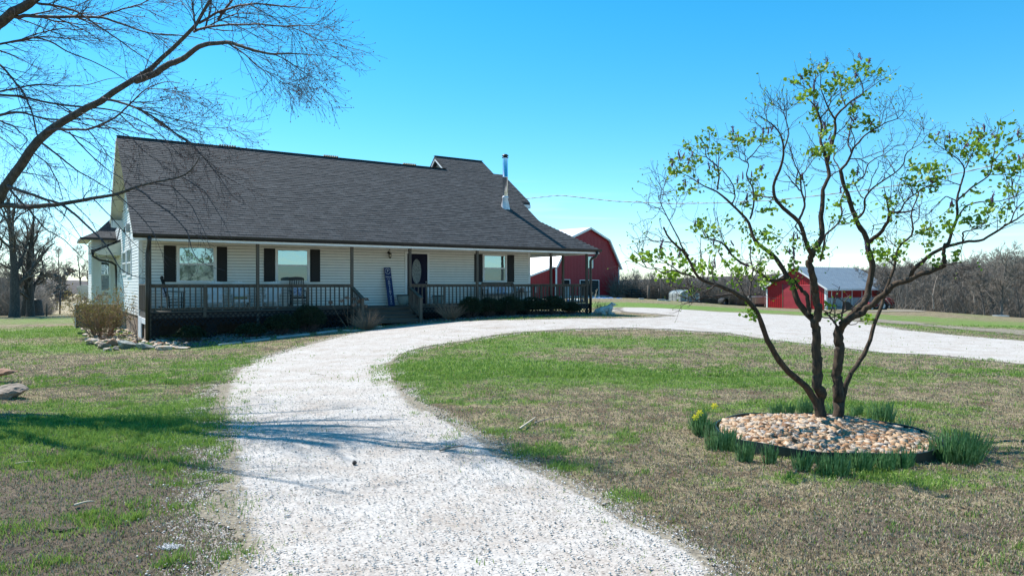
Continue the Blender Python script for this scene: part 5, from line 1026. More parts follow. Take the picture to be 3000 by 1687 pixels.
for i, (px, w_, h) in enumerate([(1378, .56, .86), (1432, .55, .8), (1494, .6, .84), (1558, .6, .8), (1618, .62, .84), (1672, .42, .55)]):
    shrub(lp(px, 900, -2.9)[0], -2.95, w_, h, ['dark evergreen shrub right of the steps, first of the row', 'dark evergreen shrub just right of the fourth porch post', 'dark evergreen shrub below the right window bench', 'dark evergreen shrub right of the storage box end of the wall', 'dark evergreen shrub below the wind chime', 'smallest evergreen shrub near the right corner of the porch'][i], 40+i)
for i, (px, w_, h) in enumerate([(905, .6, .95), (825, .6, .70), (735, .5, .45), (560, .45, .5)]):
    shrub(lp(px, 950, -3.0)[0], -3.0, w_, h, ['tallest dark shrub before the left railing, near the steps', 'mid-height dark shrub before the left railing', 'low dark shrub below the second porch post', 'low dark shrub near the left porch corner'][i], 60+i)
# big straggly bush at the left corner
def bush():
    p = G(300, 988); t = empty('straggly_bush', p, 0, 'large yellow-green and brown straggly bush at the left corner of the house', 'bush'); tb = TB(); P, r_ = stems(90, (0, 0, 0), .35, 1.75, .85, None, K=7, rad=.010, seed=9, curl=.1); tb.add(P, r_, 4); Q, q = spawn(P, r_, 6, 35, .35, 4, up=.03); tb.add(Q, q); Q2, q2 = spawn(Q, q, 3, 35, .5, 3); tb.add(Q2, q2); tb.build('stems', M['drygrass'], t)
    e = np.concatenate([Q[:, 1:].reshape(-1, 3), Q2[:, 1:].reshape(-1, 3)]); e = e[(e[:, 2] > .25)]; e = e[rng.permutation(len(e))[:5200]]; npmesh('leaves', *leafcards(e, .055, 3, .3, .3), M['bushl'], t)
bush()
def hydrangea(px, py, h, lab, seed, n=9, x=None, y=None, spread=.7, headz=.09):
    if x is None: p = G(px, py)
    else: p = hw(x, y); p.z = gz(x, y)
    t = empty('dried_hydrangea', p, 0, lab, 'dried plant'); tb = TB(); P, r_ = stems(n, (0, 0, 0), .2, h, spread, None, K=5, rad=.007, seed=seed, hvar=.2); tb.add(P, r_, 4); Q, q = spawn(P, r_, 3, 30, .3, 3, up=.05); tb.add(Q, q); tb.build('stems', M['drygrass'], t)
    ends = P[:, -1]; k = rng.normal(size=(len(ends)*110, 3)); k /= np.linalg.norm(k, axis=1)[:, None]; pos = (np.repeat(ends, 110, 0)+k*headz*rng.uniform(.5, 1, (len(k), 1))*np.array([1, 1, .7])).reshape(len(ends), 110, 3); [npmesh('flower_head', *leafcards(pos[i_], .035, seed+i_, 0, .45), M['driedflower'], t) for i_ in range(len(ends))]
hydrangea(0, 0, 1.15, 'dried hydrangea with rusty flower heads before the left stair rail', 3, 10, xl-.35, -3.0); hydrangea(262, 968, 1.55, 'tall dried hydrangea with brown heads left of the straggly bush', 4, 6, spread=.45, headz=.12)
t = empty('tangled_shrub', hw(19.4, -2.3, gz(19.4, -2.3)), 0, 'small tangled green-brown shrub at the right foot of the porch corner', 'shrub'); P, r_ = stems(60, (0, 0, 0), .2, .62, .9, None, K=5, rad=.007, seed=71, curl=.15); tb = TB(); tb.add(P, r_, 4); Q, q = spawn(P, r_, 4, 40, .4, 4); tb.add(Q, q); tb.build('stems', M['drygrass'], t); e = Q[:, 1:].reshape(-1, 3); npmesh('leaves', *leafcards(e[:400], .04, 3, .3, .35), M['shrub'], t)
def bare(px, py, h, lab, seed, n=3):
    p = G(px, py); t = tag(None or bpy.data.objects.new('bare_sapling', None), lab, 'sapling'); C.objects.link(t); t.location = p; tb = TB(); P, r_ = stems(n, (0, 0, 0), .03, h, .25, None, K=7, rad=.011, seed=seed, hvar=.1); tb.add(P, r_, 5); Q, q = spawn(P, r_, 9, 40, .3, 4, up=.1, tmin=.35); tb.add(Q, q); tb.build('stems', M['twig'], t)
bare(405, 1012, 1.25, 'thin bare sapling growing through the rock bed at the house corner', 5)
# raised planter and rear deck things at the far left
p = at(262, 952, 27.5); t = empty('raised_planter', p, HA, 'dark green-grey planter box at the far left corner of the rock bed', 'planter'); mb = MB(); mb.box((-.45, 0, -.1), (1.1, .06, .76)); mb.box((-.45, 0, -.1), (-.39, 1.6, .76)); mb.build('box', M['brown'], t); mb = MB(); mb.box((-.5, -.06, .762), (1.15, .1, .80)); mb.box((-.5, .1, .762), (-.36, 1.6, .8)); mb.build('cap_board', M['conc'], t)
for i, px in enumerate((252, 272)):
    adirondack(['grey wooden yard chair behind the planter, left one', 'grey wooden yard chair behind the planter, right one'][i], Vector(at(px, 893, 36+i)), R(200-30*i), M['conc'])
# ------------------------------------------------------------ lilac bed
bc = (ground(2090, 1255)+ground(2762, 1300))/2
cen = np.array([(at(2425, 1290, 1)[0]), 0]); Lp = ground(2086, 1276); Rp = ground(2766, 1316); TLT = (Rp[1]-Lp[1])*.12; Fp = ground(2440, 1368); Bp = ground(2360, 1236)
cx_, cy_ = (Lp[0]+Rp[0])/2, (Fp[1]+Bp[1])/2; ra, rb_ = (Rp[0]-Lp[0])/2, (Bp[1]-Fp[1])/2
def ell(a, k=1): return cx_+ra*k*math.cos(a), cy_+rb_*k*math.sin(a)+TLT*k*math.cos(a)
EP = np.array([ell(a) for a in np.linspace(0, 2*math.pi, 60, endpoint=False)])
mb = MB(); v = []; 
for a in np.linspace(0, 2*math.pi, 72, endpoint=False):
    for k, dz in ((1, -.05), (1, .12), (.985, .12), (.985, -.05)): x, y = ell(a, k); v.append((x, y, tz(x, y)+dz+.008*math.sin(a*7)))
f = []
for i in range(72):
    j = (i+1) % 72
    for k in range(4): f.append((i*4+k, j*4+k, j*4+(k+1) % 4, i*4+(k+1) % 4))
mb.add(v, f); tag(mb.build('bed_edging', M['edging'], None), 'dark green plastic edging ring around the stone bed under the lilac', 'edging')
def stonemat():
    m = mat('bed_stone', (.5, .3, .15), .75, bump=.006, bscale=30); t = m.node_tree; p = t.nodes['Principled BSDF']; a = t.nodes.new('ShaderNodeAttribute'); a.attribute_name = 'tone'; r = t.nodes.new('ShaderNodeValToRGB'); e = r.color_ramp.elements
    e[0].position = 0; e[0].color = (.14, .07, .035, 1); e[1].position = 1; e[1].color = (.52, .46, .40, 1)
    for q, c in ((.2, (.30, .16, .075)), (.45, (.38, .25, .145)), (.72, (.46, .36, .265)), (.97, (.16, .15, .145))): n_ = e.new(q); n_.color = (*c, 1)
    n = t.nodes.new('ShaderNodeTexNoise'); n.inputs['Scale'].default_value = 26; g = t.nodes.new('ShaderNodeNewGeometry'); t.links.new(g.outputs['Position'], n.inputs['Vector']); ad = t.nodes.new('ShaderNodeMath'); ad.operation = 'MULTIPLY_ADD'; ad.inputs[1].default_value = .5; t.links.new(n.outputs[0], ad.inputs[0]); sb_ = t.nodes.new('ShaderNodeMath'); sb_.operation = 'SUBTRACT'; sb_.inputs[1].default_value = .25; t.links.new(a.outputs['Fac'], sb_.inputs[0]); t.links.new(sb_.outputs[0], ad.inputs[2]); t.links.new(ad.outputs[0], r.inputs[0]); t.links.new(r.outputs[0], p.inputs['Base Color']); return m
n_ = 6500; r = np.random.default_rng(7); a = r.uniform(0, 6.28, n_); q = np.sqrt(r.uniform(0, 1, n_))*.955; X = cx_+ra*q*np.cos(a); Y = cy_+rb_*q*np.sin(a)+TLT*q*np.cos(a); Z = terr(X, Y)+.05+.10*(1-q**2)+r.uniform(-.012, .03, n_)
Vv, Ff = stones(n_, X, Y, Z, r.uniform(.018, .046, n_), .85, 8); o = npmesh('bed_stones', Vv, Ff, stonemat(), attr={'tone': np.repeat(r.uniform(0, 1, n_), 8)}); tag(o, 'orange, tan and cream stones filling the ring bed under the lilac', 'stones', kind='stuff')
mb = MB(); v = [(cx_, cy_, tz(cx_, cy_)+.115)]+[(x, y, tz(x, y)+.03) for x, y in EP*.98+np.array([cx_, cy_])*.02]; mb.add(v, [(0, i+1, (i+1) % 60+1) for i in range(60)]); tag(mb.build('bed_soil', M['brown'], None), kind='structure')
def strap(n, h, w_, seed, spread=.12, lean=.5, sx=1.):
    """daffodil leaves: upright straps in a clump"""
    r = np.random.default_rng(seed); P, _ = stems(n, (0, 0, 0), spread, h, lean, None, K=4, rad=w_, seed=seed, curl=.05, hvar=.4); P[:, :, 0] *= sx
    a = r.uniform(0, 3.14, n); d = np.stack([np.cos(a), np.sin(a), np.zeros(n)], 1)[:, None]*w_*np.array([1, 1, .85, .15])[None, :, None]
    V = np.stack([P-d, P+d], 2).reshape(-1, 3); b = np.arange(n)[:, None]*8; Fq = np.concatenate([b+np.array([2*k, 2*k+1, 2*k+3, 2*k+2]) for k in range(3)]); return V, Fq
dl = [(2062,1272,1.0,.22,'daffodil clump with yellow flowers at the left end of the bed',260,.16),(2040,1262,.9,.3,'tall daffodil clump behind the flowering one at the far left',150,.1),(2110,1318,1.15,.27,'thick daffodil clump at the left front of the bed edging',330,.2),(2180,1352,.9,.25,'narrow daffodil clump, front left of the edging',130,.09),(2255,1358,.8,.25,'sparse daffodil clump standing off the front left edging',80,.07),(2348,1378,.9,.22,'small daffodil clump at the front, left of the middle',120,.09),(2440,1392,1.1,.25,'wide daffodil clump at the front middle of the bed',300,.15),(2520,1378,.9,.24,'daffodil clump just right of the front middle',150,.11),(2592,1378,.7,.22,'low daffodil clump at the front right',100,.09),(2640,1372,.8,.24,'daffodil clump at the front right near the shade',130,.1),(2710,1350,.75,.22,'small dark daffodil clump before the big right one',70,.06),(2800,1350,1.7,.36,'largest daffodil clump at the right end of the bed',560,.26),(2850,1340,.8,.2,'small daffodil clump on the outer right flank',60,.1),
    (2268,1215,.7,.18,'low daffodil clump behind the bed, far left one',80,.09),(2306,1215,.8,.2,'daffodil clump behind the bed, second from left',90,.1),(2358,1213,.9,.25,'daffodil clump behind the left lilac trunk',130,.12),(2440,1214,.8,.22,'daffodil clump seen between the lilac trunks',80,.1),(2505,1218,.7,.2,'daffodil clump behind the right lilac trunk',70,.1),(2580,1235,1.2,.3,'broad pale daffodil clump behind the right side of the bed',170,.17),(2650,1250,.6,.16,'low thin daffodil clump beyond the right rear edging',50,.1)]
for i, (px, py, k, h, lab, n_, sp) in enumerate(dl):
    p = G(px, py); h_ = h*.92; sp = sp*.8; t = empty('daffodil_clump', p, 0, lab, 'daffodils'); npmesh('leaves', *strap(int(n_*.8), h_, .007, 80+i, sp, .38 if i != 11 else .55), M['daff'], t)
    if i in (0,):
        for j, (dx, dz) in enumerate(((.12, .33), (-.05, .25), (-.1, .2))):
            mb = MB(); mb.tube([(dx*.6, 0, 0), (dx, 0, dz)], .004, 5); mb.build('flower_stem', M['daff'], t); mb = MB(); c0 = (dx, -.01, dz)
            for q in range(6): a = q*math.pi/3; mb.add([(c0[0], c0[1], c0[2]), (c0[0]+.03*math.cos(a-.4), c0[1]-.01, c0[2]+.03*math.sin(a-.4)), (c0[0]+.045*math.cos(a), c0[1]-.012, c0[2]+.045*math.sin(a)), (c0[0]+.03*math.cos(a+.4), c0[1]-.01, c0[2]+.03*math.sin(a+.4))], [(0, 1, 2, 3)])
            mb.build('petals', M['petal'], t)
# ------------------------------------------------------------ litter on lawn and drive
def stick(px0, py0, px1, py1, r_, lab, seed, m='stick', dz=.02):
    A = G(px0, py0); B_ = G(px1, py1); A.z += dz; B_.z += dz; P = resample([tuple(A), tuple((A+B_)/2+Vector((.02, .03, .01))), tuple(B_)], 7); P[:, 2] += .012; tb = TB(); tb.add(P[None], np.linspace(r_, r_*.5, 7)[None], 6); q, rr2 = spawn(P[None], np.full((1, 7), r_*.5), 3, 35, .25, 4, up=0, curl=.1); q[:, :, 2] = np.maximum(q[:, :, 2], P[0, 2]); tb.add(q, rr2, 4); tag(tb.build('fallen_stick', M[m]), lab, 'stick')
stick(1288,1328,1360,1314,.012,'dark brown stick lying across the gravel in the middle of the drive',1); stick(1522,1264,1568,1230,.014,'pale forked stick on the brown turf right of the drive',2,'cutwood'); stick(1566,1246,1640,1228,.008,'thin straight stick behind the pale forked one',3); stick(1175,1322,1198,1320,.006,'short twig on the gravel left of the long brown stick',4); stick(215,1492,272,1480,.010,'pale stick on the bare soil of the left lawn',5,'cutwood'); stick(570,1428,640,1415,.008,'thin dark stick at the left drive edge',6); stick(40,1368,100,1362,.007,'pale twig in the green grass near the left edge of the frame',7,'cutwood'); stick(908,1100,950,1104,.006,'small twig on the sunlit drive beyond the shadows',8)
p = G(1038, 1366); p.z += .035; bm = bmesh.new(); bmesh.ops.create_icosphere(bm, subdivisions=3, radius=.022)
for v_ in bm.verts: v_.co *= 1+.18*math.sin(v_.co.x*420)*math.sin(v_.co.z*380)
me = bpy.data.meshes.new('seed_ball'); bm.to_mesh(me); bm.free(); me.materials.append(M['blackm']); o = bpy.data.objects.new('seed_ball', me); C.objects.link(o); o.location = p; tag(o, 'dark round seed ball lying alone on the white gravel', 'seed ball')
p = G(492, 1610); r = np.random.default_rng(4); n_ = 260; P = np.cumsum(r.normal(size=(n_, 5, 3))*.006, 1)+np.stack([r.normal(0, .028, n_), r.normal(0, .016, n_), np.abs(r.normal(0, .008, n_))], 1)[:, None]; P[:, :, 2] = np.abs(P[:, :, 2])*.6; tb = TB(); tb.add(P, np.full((n_, 5), .0016)); o = tb.build('tuft_of_fur', M['whitep']); o.location = p+Vector((0, 0, .012)); tag(o, 'small tuft of white fluff on the left foreground lawn', 'fluff')
for i, (px, py, s, lab) in enumerate([(190,1553,.16,'low dark molehill in the left foreground'), (55,1612,.10,'dark clod of earth in the bottom left corner'), (246,1335,.09,'dark earth clod in the tree shadow')]):
    p = G(px, py); o = rock('earth_clod', p, s, s*.6, s*.28, 'rock', lab, 90+i, 'earth clod'); o.data.materials.clear(); o.data.materials.append(mat('dark_earth', (.05, .035, .025), 1, col2=(.1, .075, .055), scale=30, bump=.02))
for i in range(26):
    px = [60, 95, 130, 155, 1950, 2010, 2060, 2080, 2850, 2870, 2900, 2330, 2200][i % 13]+rj.uniform(-20, 20); py = [1600, 1620, 1580, 1640, 1290, 1300, 1280, 1310, 1390, 1400, 1380, 1450, 1470][i % 13]+rj.uniform(-15, 15)
# ------------------------------------------------------------ dog
def skin(name, verts, edges, m, parent=None, sub=2, root=0):
    me = bpy.data.meshes.new(name); me.from_pydata([v[:3] for v in verts], edges, []); o = bpy.data.objects.new(name, me); C.objects.link(o); s = o.modifiers.new('s', 'SKIN'); s.use_smooth_shade = True
    for i, v in enumerate(verts): d = me.skin_vertices[0].data[i]; d.radius = (v[3], v[4] if len(v) > 4 else v[3]); d.use_root = (i == root)
    o.modifiers.new('u', 'SUBSURF').levels = sub; o.modifiers['u'].render_levels = sub
    dg = bpy.context.evaluated_depsgraph_get(); m2 = bpy.data.meshes.new_from_object(o.evaluated_get(dg)); bpy.data.objects.remove(o); m2.name = name; m2.materials.clear(); m2.materials.append(m)
    o = bpy.data.objects.new(name, m2); C.objects.link(o); o.parent = parent; return o
def dog():
    p = at(1774, 922, 33.2); p[2] = tz(p[0], p[1])-.01; t = empty('dog', p, R(4), 'large white fluffy dog lying beside the right porch corner facing right', 'dog')
    V = [(-.30, 0, .20, .175), (-.12, 0, .22, .17), (.06, .0, .25, .165), (.20, 0, .33, .145), (.27, 0, .43, .11), (.33, 0, .50, .088), (.42, 0, .475, .062), (.50, 0, .455, .042),  # 0-7 trunk, neck, head, muzzle
         (-.42, 0, .15, .11), (-.5, .06, .08, .05), (-.62, .1, .05, .04),                       # 8-10 rump, tail
         (.20, -.13, .19, .075), (.12, -.15, .07, .055), (.34, -.15, .05, .045), (.44, -.15, .045, .04),  # 11-14 near foreleg
         (.20, .13, .19, .075), (.14, .15, .07, .055), (.36, .14, .05, .045), (.46, .13, .045, .04),
         (-.26, -.16, .16, .115), (-.1, -.21, .13, .085), (-.2, -.22, .05, .05), (-.02, -.23, .045, .042),  # near hind: thigh, knee, hock, paw
         (-.26, .16, .16, .115), (-.1, .2, .13, .085), (-.2, .21, .05, .05), (-.02, .22, .045, .042)]
    E = [(0, 1), (1, 2), (2, 3), (3, 4), (4, 5), (5, 6), (6, 7), (0, 8), (8, 9), (9, 10), (3, 11), (11, 12), (12, 13), (13, 14), (3, 15), (15, 16), (16, 17), (17, 18), (0, 19), (19, 20), (20, 21), (21, 22), (0, 23), (23, 24), (24, 25), (25, 26)]
    b = skin('body', V, E, M['fur'], t, 3); co = np.array([v.co for v in b.data.vertices]); nn = np.array([v.normal for v in b.data.vertices]); d = (fbm(co[:, 0]*26+co[:, 1]*9, co[:, 2]*26, 3, 3)-.5)*.05; b.data.vertices.foreach_set('co', (co+nn*d[:, None]*np.clip((.46-np.abs(co[:, 0]))*6, 0.1, 1)[:, None]).ravel())
    # coat: short tufts over the body
    k = rng.permutation(len(co))[:2600] if len(co) > 2600 else np.arange(len(co)); k = k[(co[k, 0] < .40)]; P0 = co[k]+nn[k]*d[k, None]; dr_ = nn[k]*.4+np.array([-.5, 0, -.45])+rng.normal(size=(len(k), 3))*.25; dr_ /= np.linalg.norm(dr_, axis=1)[:, None]; P = np.stack([P0-nn[k]*.004, P0+dr_*.022+nn[k]*.006, P0+dr_*.045], 1); tb = TB(); tb.add(P, np.tile([.009, .006, .001], (len(k), 1)), 4); tb.build('coat', M['fur'], t)
    for s in (-1, 1):
        e = skin('ear', [(.305, s*.075, .545, .022, .03), (.295, s*.10, .49, .018, .036), (.30, s*.105, .43, .012, .026)], [(0, 1), (1, 2)], mat('ear_fur', (.46, .42, .36), .95, col2=(.36, .32, .27), scale=20), t, 2)
        mb = MB(); mb.lathe([(0, -.011), (.009, -.006), (.011, 0), (.009, .006), (0, .011)], (0, 0, 0), 8); e = mb.build('eye', M['nose'], t, True); e.location = (.405, s*.045, .515)
    mb = MB(); mb.lathe([(0, -.022), (.018, -.014), (.024, 0), (.018, .014), (0, .02)], n=10); e = mb.build('nose', M['nose'], t, True); e.location = (.545, 0, .468)
    mb = MB(); mb.tube([(.40, -.035, .44), (.47, -.035, .432), (.53, -.015, .44)], .005, 5); mb.build('mouth', M['nose'], t, True)
dog()
# ------------------------------------------------------------ lilac tree, limbs measured one by one
gb = ground(2425, 1262); YB = gb[1]
LT = [  # points, start radius, end radius, depth offset start, end
([(2410,1268),(2405,1199),(2399,1139),(2396,1071),(2394,1011),(2391,970)],.062,.046,0,0),
([(2391,970),(2399,917),(2392,862),(2376,810),(2374,766),(2380,746)],.044,.034,0,-.15),
([(2380,746),(2369,732),(2357,691),(2341,644),(2319,631),(2280,598),(2266,579),(2264,540),(2283,504),(2294,466),(2297,438),(2291,416),(2286,388),(2269,372),(2247,355),(2222,339)],.027,.004,-.15,-.7),
([(2297,438),(2311,391),(2302,355),(2294,325),(2305,300)],.008,.003,-.5,-.6),([(2302,355),(2305,300),(2303,262)],.004,.002,-.6,-.6),([(2294,325),(2277,313),(2255,303)],.004,.002,-.6,-.6),([(2247,355),(2240,330),(2241,305)],.004,.002,-.6,-.6),([(2269,372),(2235,378),(2208,355)],.005,.002,-.6,-.7),
([(2380,746),(2400,716),(2408,686),(2403,645),(2414,598),(2405,557),(2430,518),(2422,477),(2417,449),(2404,426),(2401,401),(2410,376),(2401,346),(2390,318),(2384,304),(2363,290)],.031,.007,-.15,.35),
([(2422,477),(2435,420),(2446,395),(2443,348),(2476,313),(2493,296),(2528,279),(2528,255),(2517,230),(2501,210)],.019,.004,.2,.6),
([(2443,348),(2426,318),(2413,288),(2403,260),(2403,219)],.011,.003,.35,.2),([(2493,296),(2551,257),(2581,235),(2603,227)],.006,.002,.5,.8),([(2384,304),(2382,277),(2382,249),(2390,221)],.007,.003,.35,.2),([(2476,313),(2465,285),(2459,255),(2465,232)],.008,.003,.5,.7),([(2382,277),(2355,255),(2330,244)],.005,.002,.3,.3),([(2404,346),(2426,318)],.007,.006,.3,.35),([(2446,395),(2470,375),(2487,350),(2500,320),(2540,300)],.006,.002,.3,.1),
([(2405,1205),(2382,1150),(2344,1109),(2310,1079),(2280,1058),(2263,1020),(2242,977),(2229,938),(2212,902),(2197,884),(2145,851),(2098,832),(2048,824),(2035,810),(2026,779),(2018,749),(1993,724),(1966,710),(1949,691),(1944,666)],.040,.008,0,-1.0),
([(2018,749),(1993,720),(1990,705),(1977,678),(1960,648),(1944,612),(1930,587),(1941,557),(1916,515)],.010,.002,-.8,-1.2),([(1941,557),(1953,525)],.004,.002,-1.1,-1.1),([(1930,587),(1927,565)],.004,.002,-1.1,-1.1),([(1966,710),(1910,705),(1891,691)],.007,.002,-.9,-1.0),([(1944,612),(1910,608),(1898,600)],.004,.002,-1.1,-1.2),([(1960,648),(1977,620),(1983,592),(1970,573)],.004,.002,-1.1,-1.0),
([(2035,812),(2008,803),(1993,799),(1955,771),(1925,755)],.010,.003,-.6,-1.1),([(2008,803),(1970,790),(1944,804),(1924,788),(1894,785),(1863,768),(1847,766)],.009,.002,-.7,-1.3),([(1894,785),(1870,745),(1857,733)],.004,.002,-1.2,-1.2),
([(2145,862),(2093,868),(2057,870),(2040,884),(2026,870),(2015,843),(1977,843),(1957,829)],.014,.004,-.2,-.2),([(2040,884),(2015,887),(2004,891)],.006,.003,-.2,-.3),([(2098,834),(2070,854),(2048,859),(2030,850)],.009,.003,-.4,-.2),([(2015,843),(2013,805)],.006,.003,-.2,-.1),
([(2199,886),(2197,870),(2200,829),(2206,788),(2197,755),(2200,720)],.013,.006,-.1,.2),([(2190,875),(2181,862),(2164,826),(2150,810)],.007,.003,-.1,-.4),
([(2302,815),(2258,826),(2225,799),(2206,782),(2167,771),(2140,738),(2112,708),(2065,697),(2057,669),(2048,650)],.020,.004,.1,.8),([(2140,738),(2118,705),(2103,650),(2098,620)],.007,.003,.6,.7),([(2206,782),(2193,765),(2160,760)],.005,.002,.5,.7),([(2112,708),(2104,740),(2140,790),(2152,845)],.007,.005,.6,.1),
([(2391,972),(2391,942),(2352,909),(2330,876),(2322,837),(2305,799),(2286,766),(2258,743),(2231,727),(2208,712),(2200,686),(2195,642),(2170,626),(2145,598),(2117,576),(2101,557),(2059,548),(2032,524),(2004,510),(1979,501)],.036,.003,0,.9),
([(2369,925),(2366,870),(2349,848),(2324,821)],.022,.018,0,.1),
([(2101,557),(2106,521),(2104,490),(2068,460),(2065,424),(2043,397)],.011,.003,.8,.7),([(2068,460),(2043,457),(2010,432)],.006,.002,.7,.7),([(2104,490),(2106,455),(2098,410)],.007,.002,.7,.9),([(2145,598),(2153,576),(2150,548),(2134,521),(2109,490)],.009,.005,.7,.8),([(2032,524),(2030,490),(2015,470)],.004,.002,.8,.9),([(2059,548),(2030,550),(2006,565)],.004,.002,.8,.6),
([(2197,642),(2208,598),(2206,548),(2184,515),(2195,482),(2186,471),(2167,471),(2164,443),(2158,420)],.012,.003,.5,.4),([(2186,471),(2203,455),(2225,427),(2264,419)],.007,.003,.4,.2),([(2184,471),(2180,440),(2178,420)],.005,.002,.4,.4),([(2264,579),(2231,576),(2186,559)],.010,.003,-.3,.1),([(2206,548),(2235,560)],.004,.003,.4,.1),
([(2341,644),(2328,664),(2350,690)],.007,.005,-.3,-.2),([(2341,644),(2360,600),(2346,560),(2345,515),(2330,490),(2320,455),(2310,420)],.013,.003,-.2,-.5),([(2351,512),(2380,470),(2395,455)],.006,.003,-.3,-.2),([(2346,560),(2318,530),(2295,500)],.008,.003,-.3,-.2),([(2330,540),(2338,490),(2320,450)],.006,.002,-.3,-.4),
([(2455,1262),(2459,1199),(2451,1156),(2453,1105),(2461,1041),(2466,985),(2462,958)],.056,.050,.1,.1),
([(2466,950),(2477,939),(2516,901),(2544,865),(2549,821),(2555,779),(2548,738),(2542,710),(2521,672),(2505,636),(2492,604),(2477,557),(2466,521),(2461,499)],.040,.020,.1,.3),
([(2461,499),(2488,466),(2497,438),(2532,397),(2566,377),(2599,358),(2629,350),(2646,330)],.015,.003,.3,-.3),([(2629,350),(2618,316)],.004,.002,-.2,-.2),([(2646,330),(2641,316)],.003,.002,-.3,-.3),([(2576,372),(2577,325)],.004,.002,0,.1),
([(2494,448),(2483,419),(2488,388),(2494,341),(2515,330)],.010,.003,.2,.5),([(2461,499),(2441,466),(2445,430)],.009,.004,.3,.6),([(2461,499),(2440,510),(2430,518)],.006,.006,.3,.1),
([(2477,548),(2510,535),(2532,515),(2541,479),(2566,463),(2588,455),(2588,438),(2579,410)],.010,.003,.3,.9),([(2488,466),(2516,466),(2541,479)],.007,.005,.3,.6),([(2588,455),(2620,430),(2645,425),(2660,395)],.005,.002,.8,1.0),([(2588,438),(2610,420),(2600,405)],.004,.002,.9,.9),
([(2508,642),(2521,637),(2535,612),(2530,582),(2555,551),(2588,529),(2621,507),(2651,482),(2646,455),(2671,435),(2706,419),(2706,397),(2731,391)],.013,.002,.3,-.4),([(2621,507),(2601,471),(2592,460)],.006,.003,-.1,.2),([(2706,397),(2704,372)],.003,.002,-.4,-.4),([(2671,435),(2690,400),(2703,372)],.004,.002,-.3,-.5),
([(2544,712),(2555,702),(2579,683),(2599,652),(2604,622),(2621,623),(2662,620),(2680,615)],.024,.007,.3,-.4),([(2604,622),(2599,598),(2594,570),(2588,545)],.009,.003,-.1,-.4),([(2621,623),(2640,617),(2648,593),(2676,571),(2731,537),(2745,525)],.010,.003,-.2,-.6),([(2599,652),(2560,660),(2553,690)],.005,.004,-.1,.2),([(2676,571),(2660,545),(2690,545),(2720,545)],.006,.003,-.3,-.5),([(2648,593),(2632,560),(2631,545)],.005,.002,-.3,-.3),
([(2462,966),(2466,952),(2524,917),(2544,890),(2582,865),(2599,848),(2632,835),(2665,818),(2698,804),(2742,790),(2767,777)],.036,.022,.1,-.5),([(2767,777),(2764,730),(2768,715)],.020,.016,-.5,-.5),([(2767,777),(2800,771),(2830,768)],.010,.003,-.5,-.8),
([(2668,815),(2671,788),(2709,766),(2731,738),(2767,724),(2822,708),(2869,708),(2908,688),(2941,661),(2969,650),(3000,625),(3040,600)],.022,.006,-.2,-1.0),
([(2767,724),(2786,702),(2792,669),(2806,636),(2803,590),(2814,543),(2828,493),(2806,466),(2773,443),(2737,419)],.017,.003,-.5,-.1),([(2828,493),(2842,460),(2875,402)],.007,.003,-.2,.1),
([(2803,590),(2842,551),(2870,535),(2900,512),(2905,479),(2913,438),(2919,391),(2927,365)],.010,.003,-.4,.1),([(2905,479),(2947,427),(2985,410),(3010,395)],.006,.003,-.1,.0),([(2822,708),(2820,680),(2842,675),(2880,660)],.010,.004,-.6,-.8),([(2806,636),(2825,605),(2869,590),(2924,590),(2969,579),(3005,560)],.009,.003,-.4,-.9),([(2941,661),(2960,650),(2974,615),(2996,593),(3030,570)],.008,.003,-.8,-1.1),([(2969,579),(2963,543),(2960,512),(2947,479)],.006,.003,-.8,-.7),([(2900,512),(2960,512),(3010,520)],.005,.002,-.1,-.4),([(2842,460),(2815,440),(2790,430)],.004,.002,0,.1),([(2803,590),(2770,575),(2745,600),(2720,625)],.007,.003,-.4,-.2),([(2814,543),(2775,530),(2745,525)],.006,.003,-.3,-.3),
([(2466,1200),(2483,1139),(2487,1101),(2511,1071),(2540,1028),(2556,990),(2553,951),(2582,912),(2590,870),(2596,848),(2613,815),(2621,779),(2626,724),(2648,708),(2679,691),(2676,655),(2665,636),(2668,612),(2690,587),(2692,560)],.030,.006,.1,.7),
([(2621,779),(2598,762),(2595,755)],.009,.004,.3,.4),([(2626,724),(2605,705),(2590,690)],.006,.003,.4,.6),([(2676,655),(2692,640),(2692,600)],.007,.005,.6,.7),([(2679,691),(2710,665),(2720,640)],.006,.003,.6,.7),
([(2466,955),(2466,920),(2471,902),(2473,884)],.013,.010,.1,.1),([(2454,958),(2445,945),(2419,912)],.013,.009,.1,0),
([(2403,764),(2417,688),(2455,655),(2469,622),(2460,595),(2475,554)],.013,.008,0,.3),([(2403,766),(2425,690),(2432,650)],.005,.003,0,-.2),([(2357,735),(2350,700)],.006,.003,-.1,-.2)]
def trace(T, Y0, K, wig=.0):
    P = []; r = []
    for pts, r0, r1, d0, d1 in T:
        n = len(pts); q = np.array([at(px, py, Y0+d0+(d1-d0)*i/(n-1)) for i, (px, py) in enumerate(pts)]); q = resample(q, K) if n > 2 else resample(q, K)
        P.append(q); r.append(np.linspace(r0, r1, K))
    P = np.array(P); r = np.array(r)
    n_ = rng.normal(size=P.shape); n_[:, 1:-1] = (n_[:, 1:-1]+n_[:, 2:]+n_[:, :-2])/3; n_[:, 0] = 0; n_[:, -1] = 0
    return P+n_*wig*r[..., None], r
lil = empty('lilac_tree', (gb[0], gb[1], gb[2]), 0, 'old multi-stemmed lilac tree with new green leaves growing in the round stone bed', 'tree')
LO = np.array(lil.location)
P, r_ = trace(LT, YB, 34, .45); r_ = r_*1.08*(1+.07*(rng.uniform(size=r_.shape)-.5)*2)
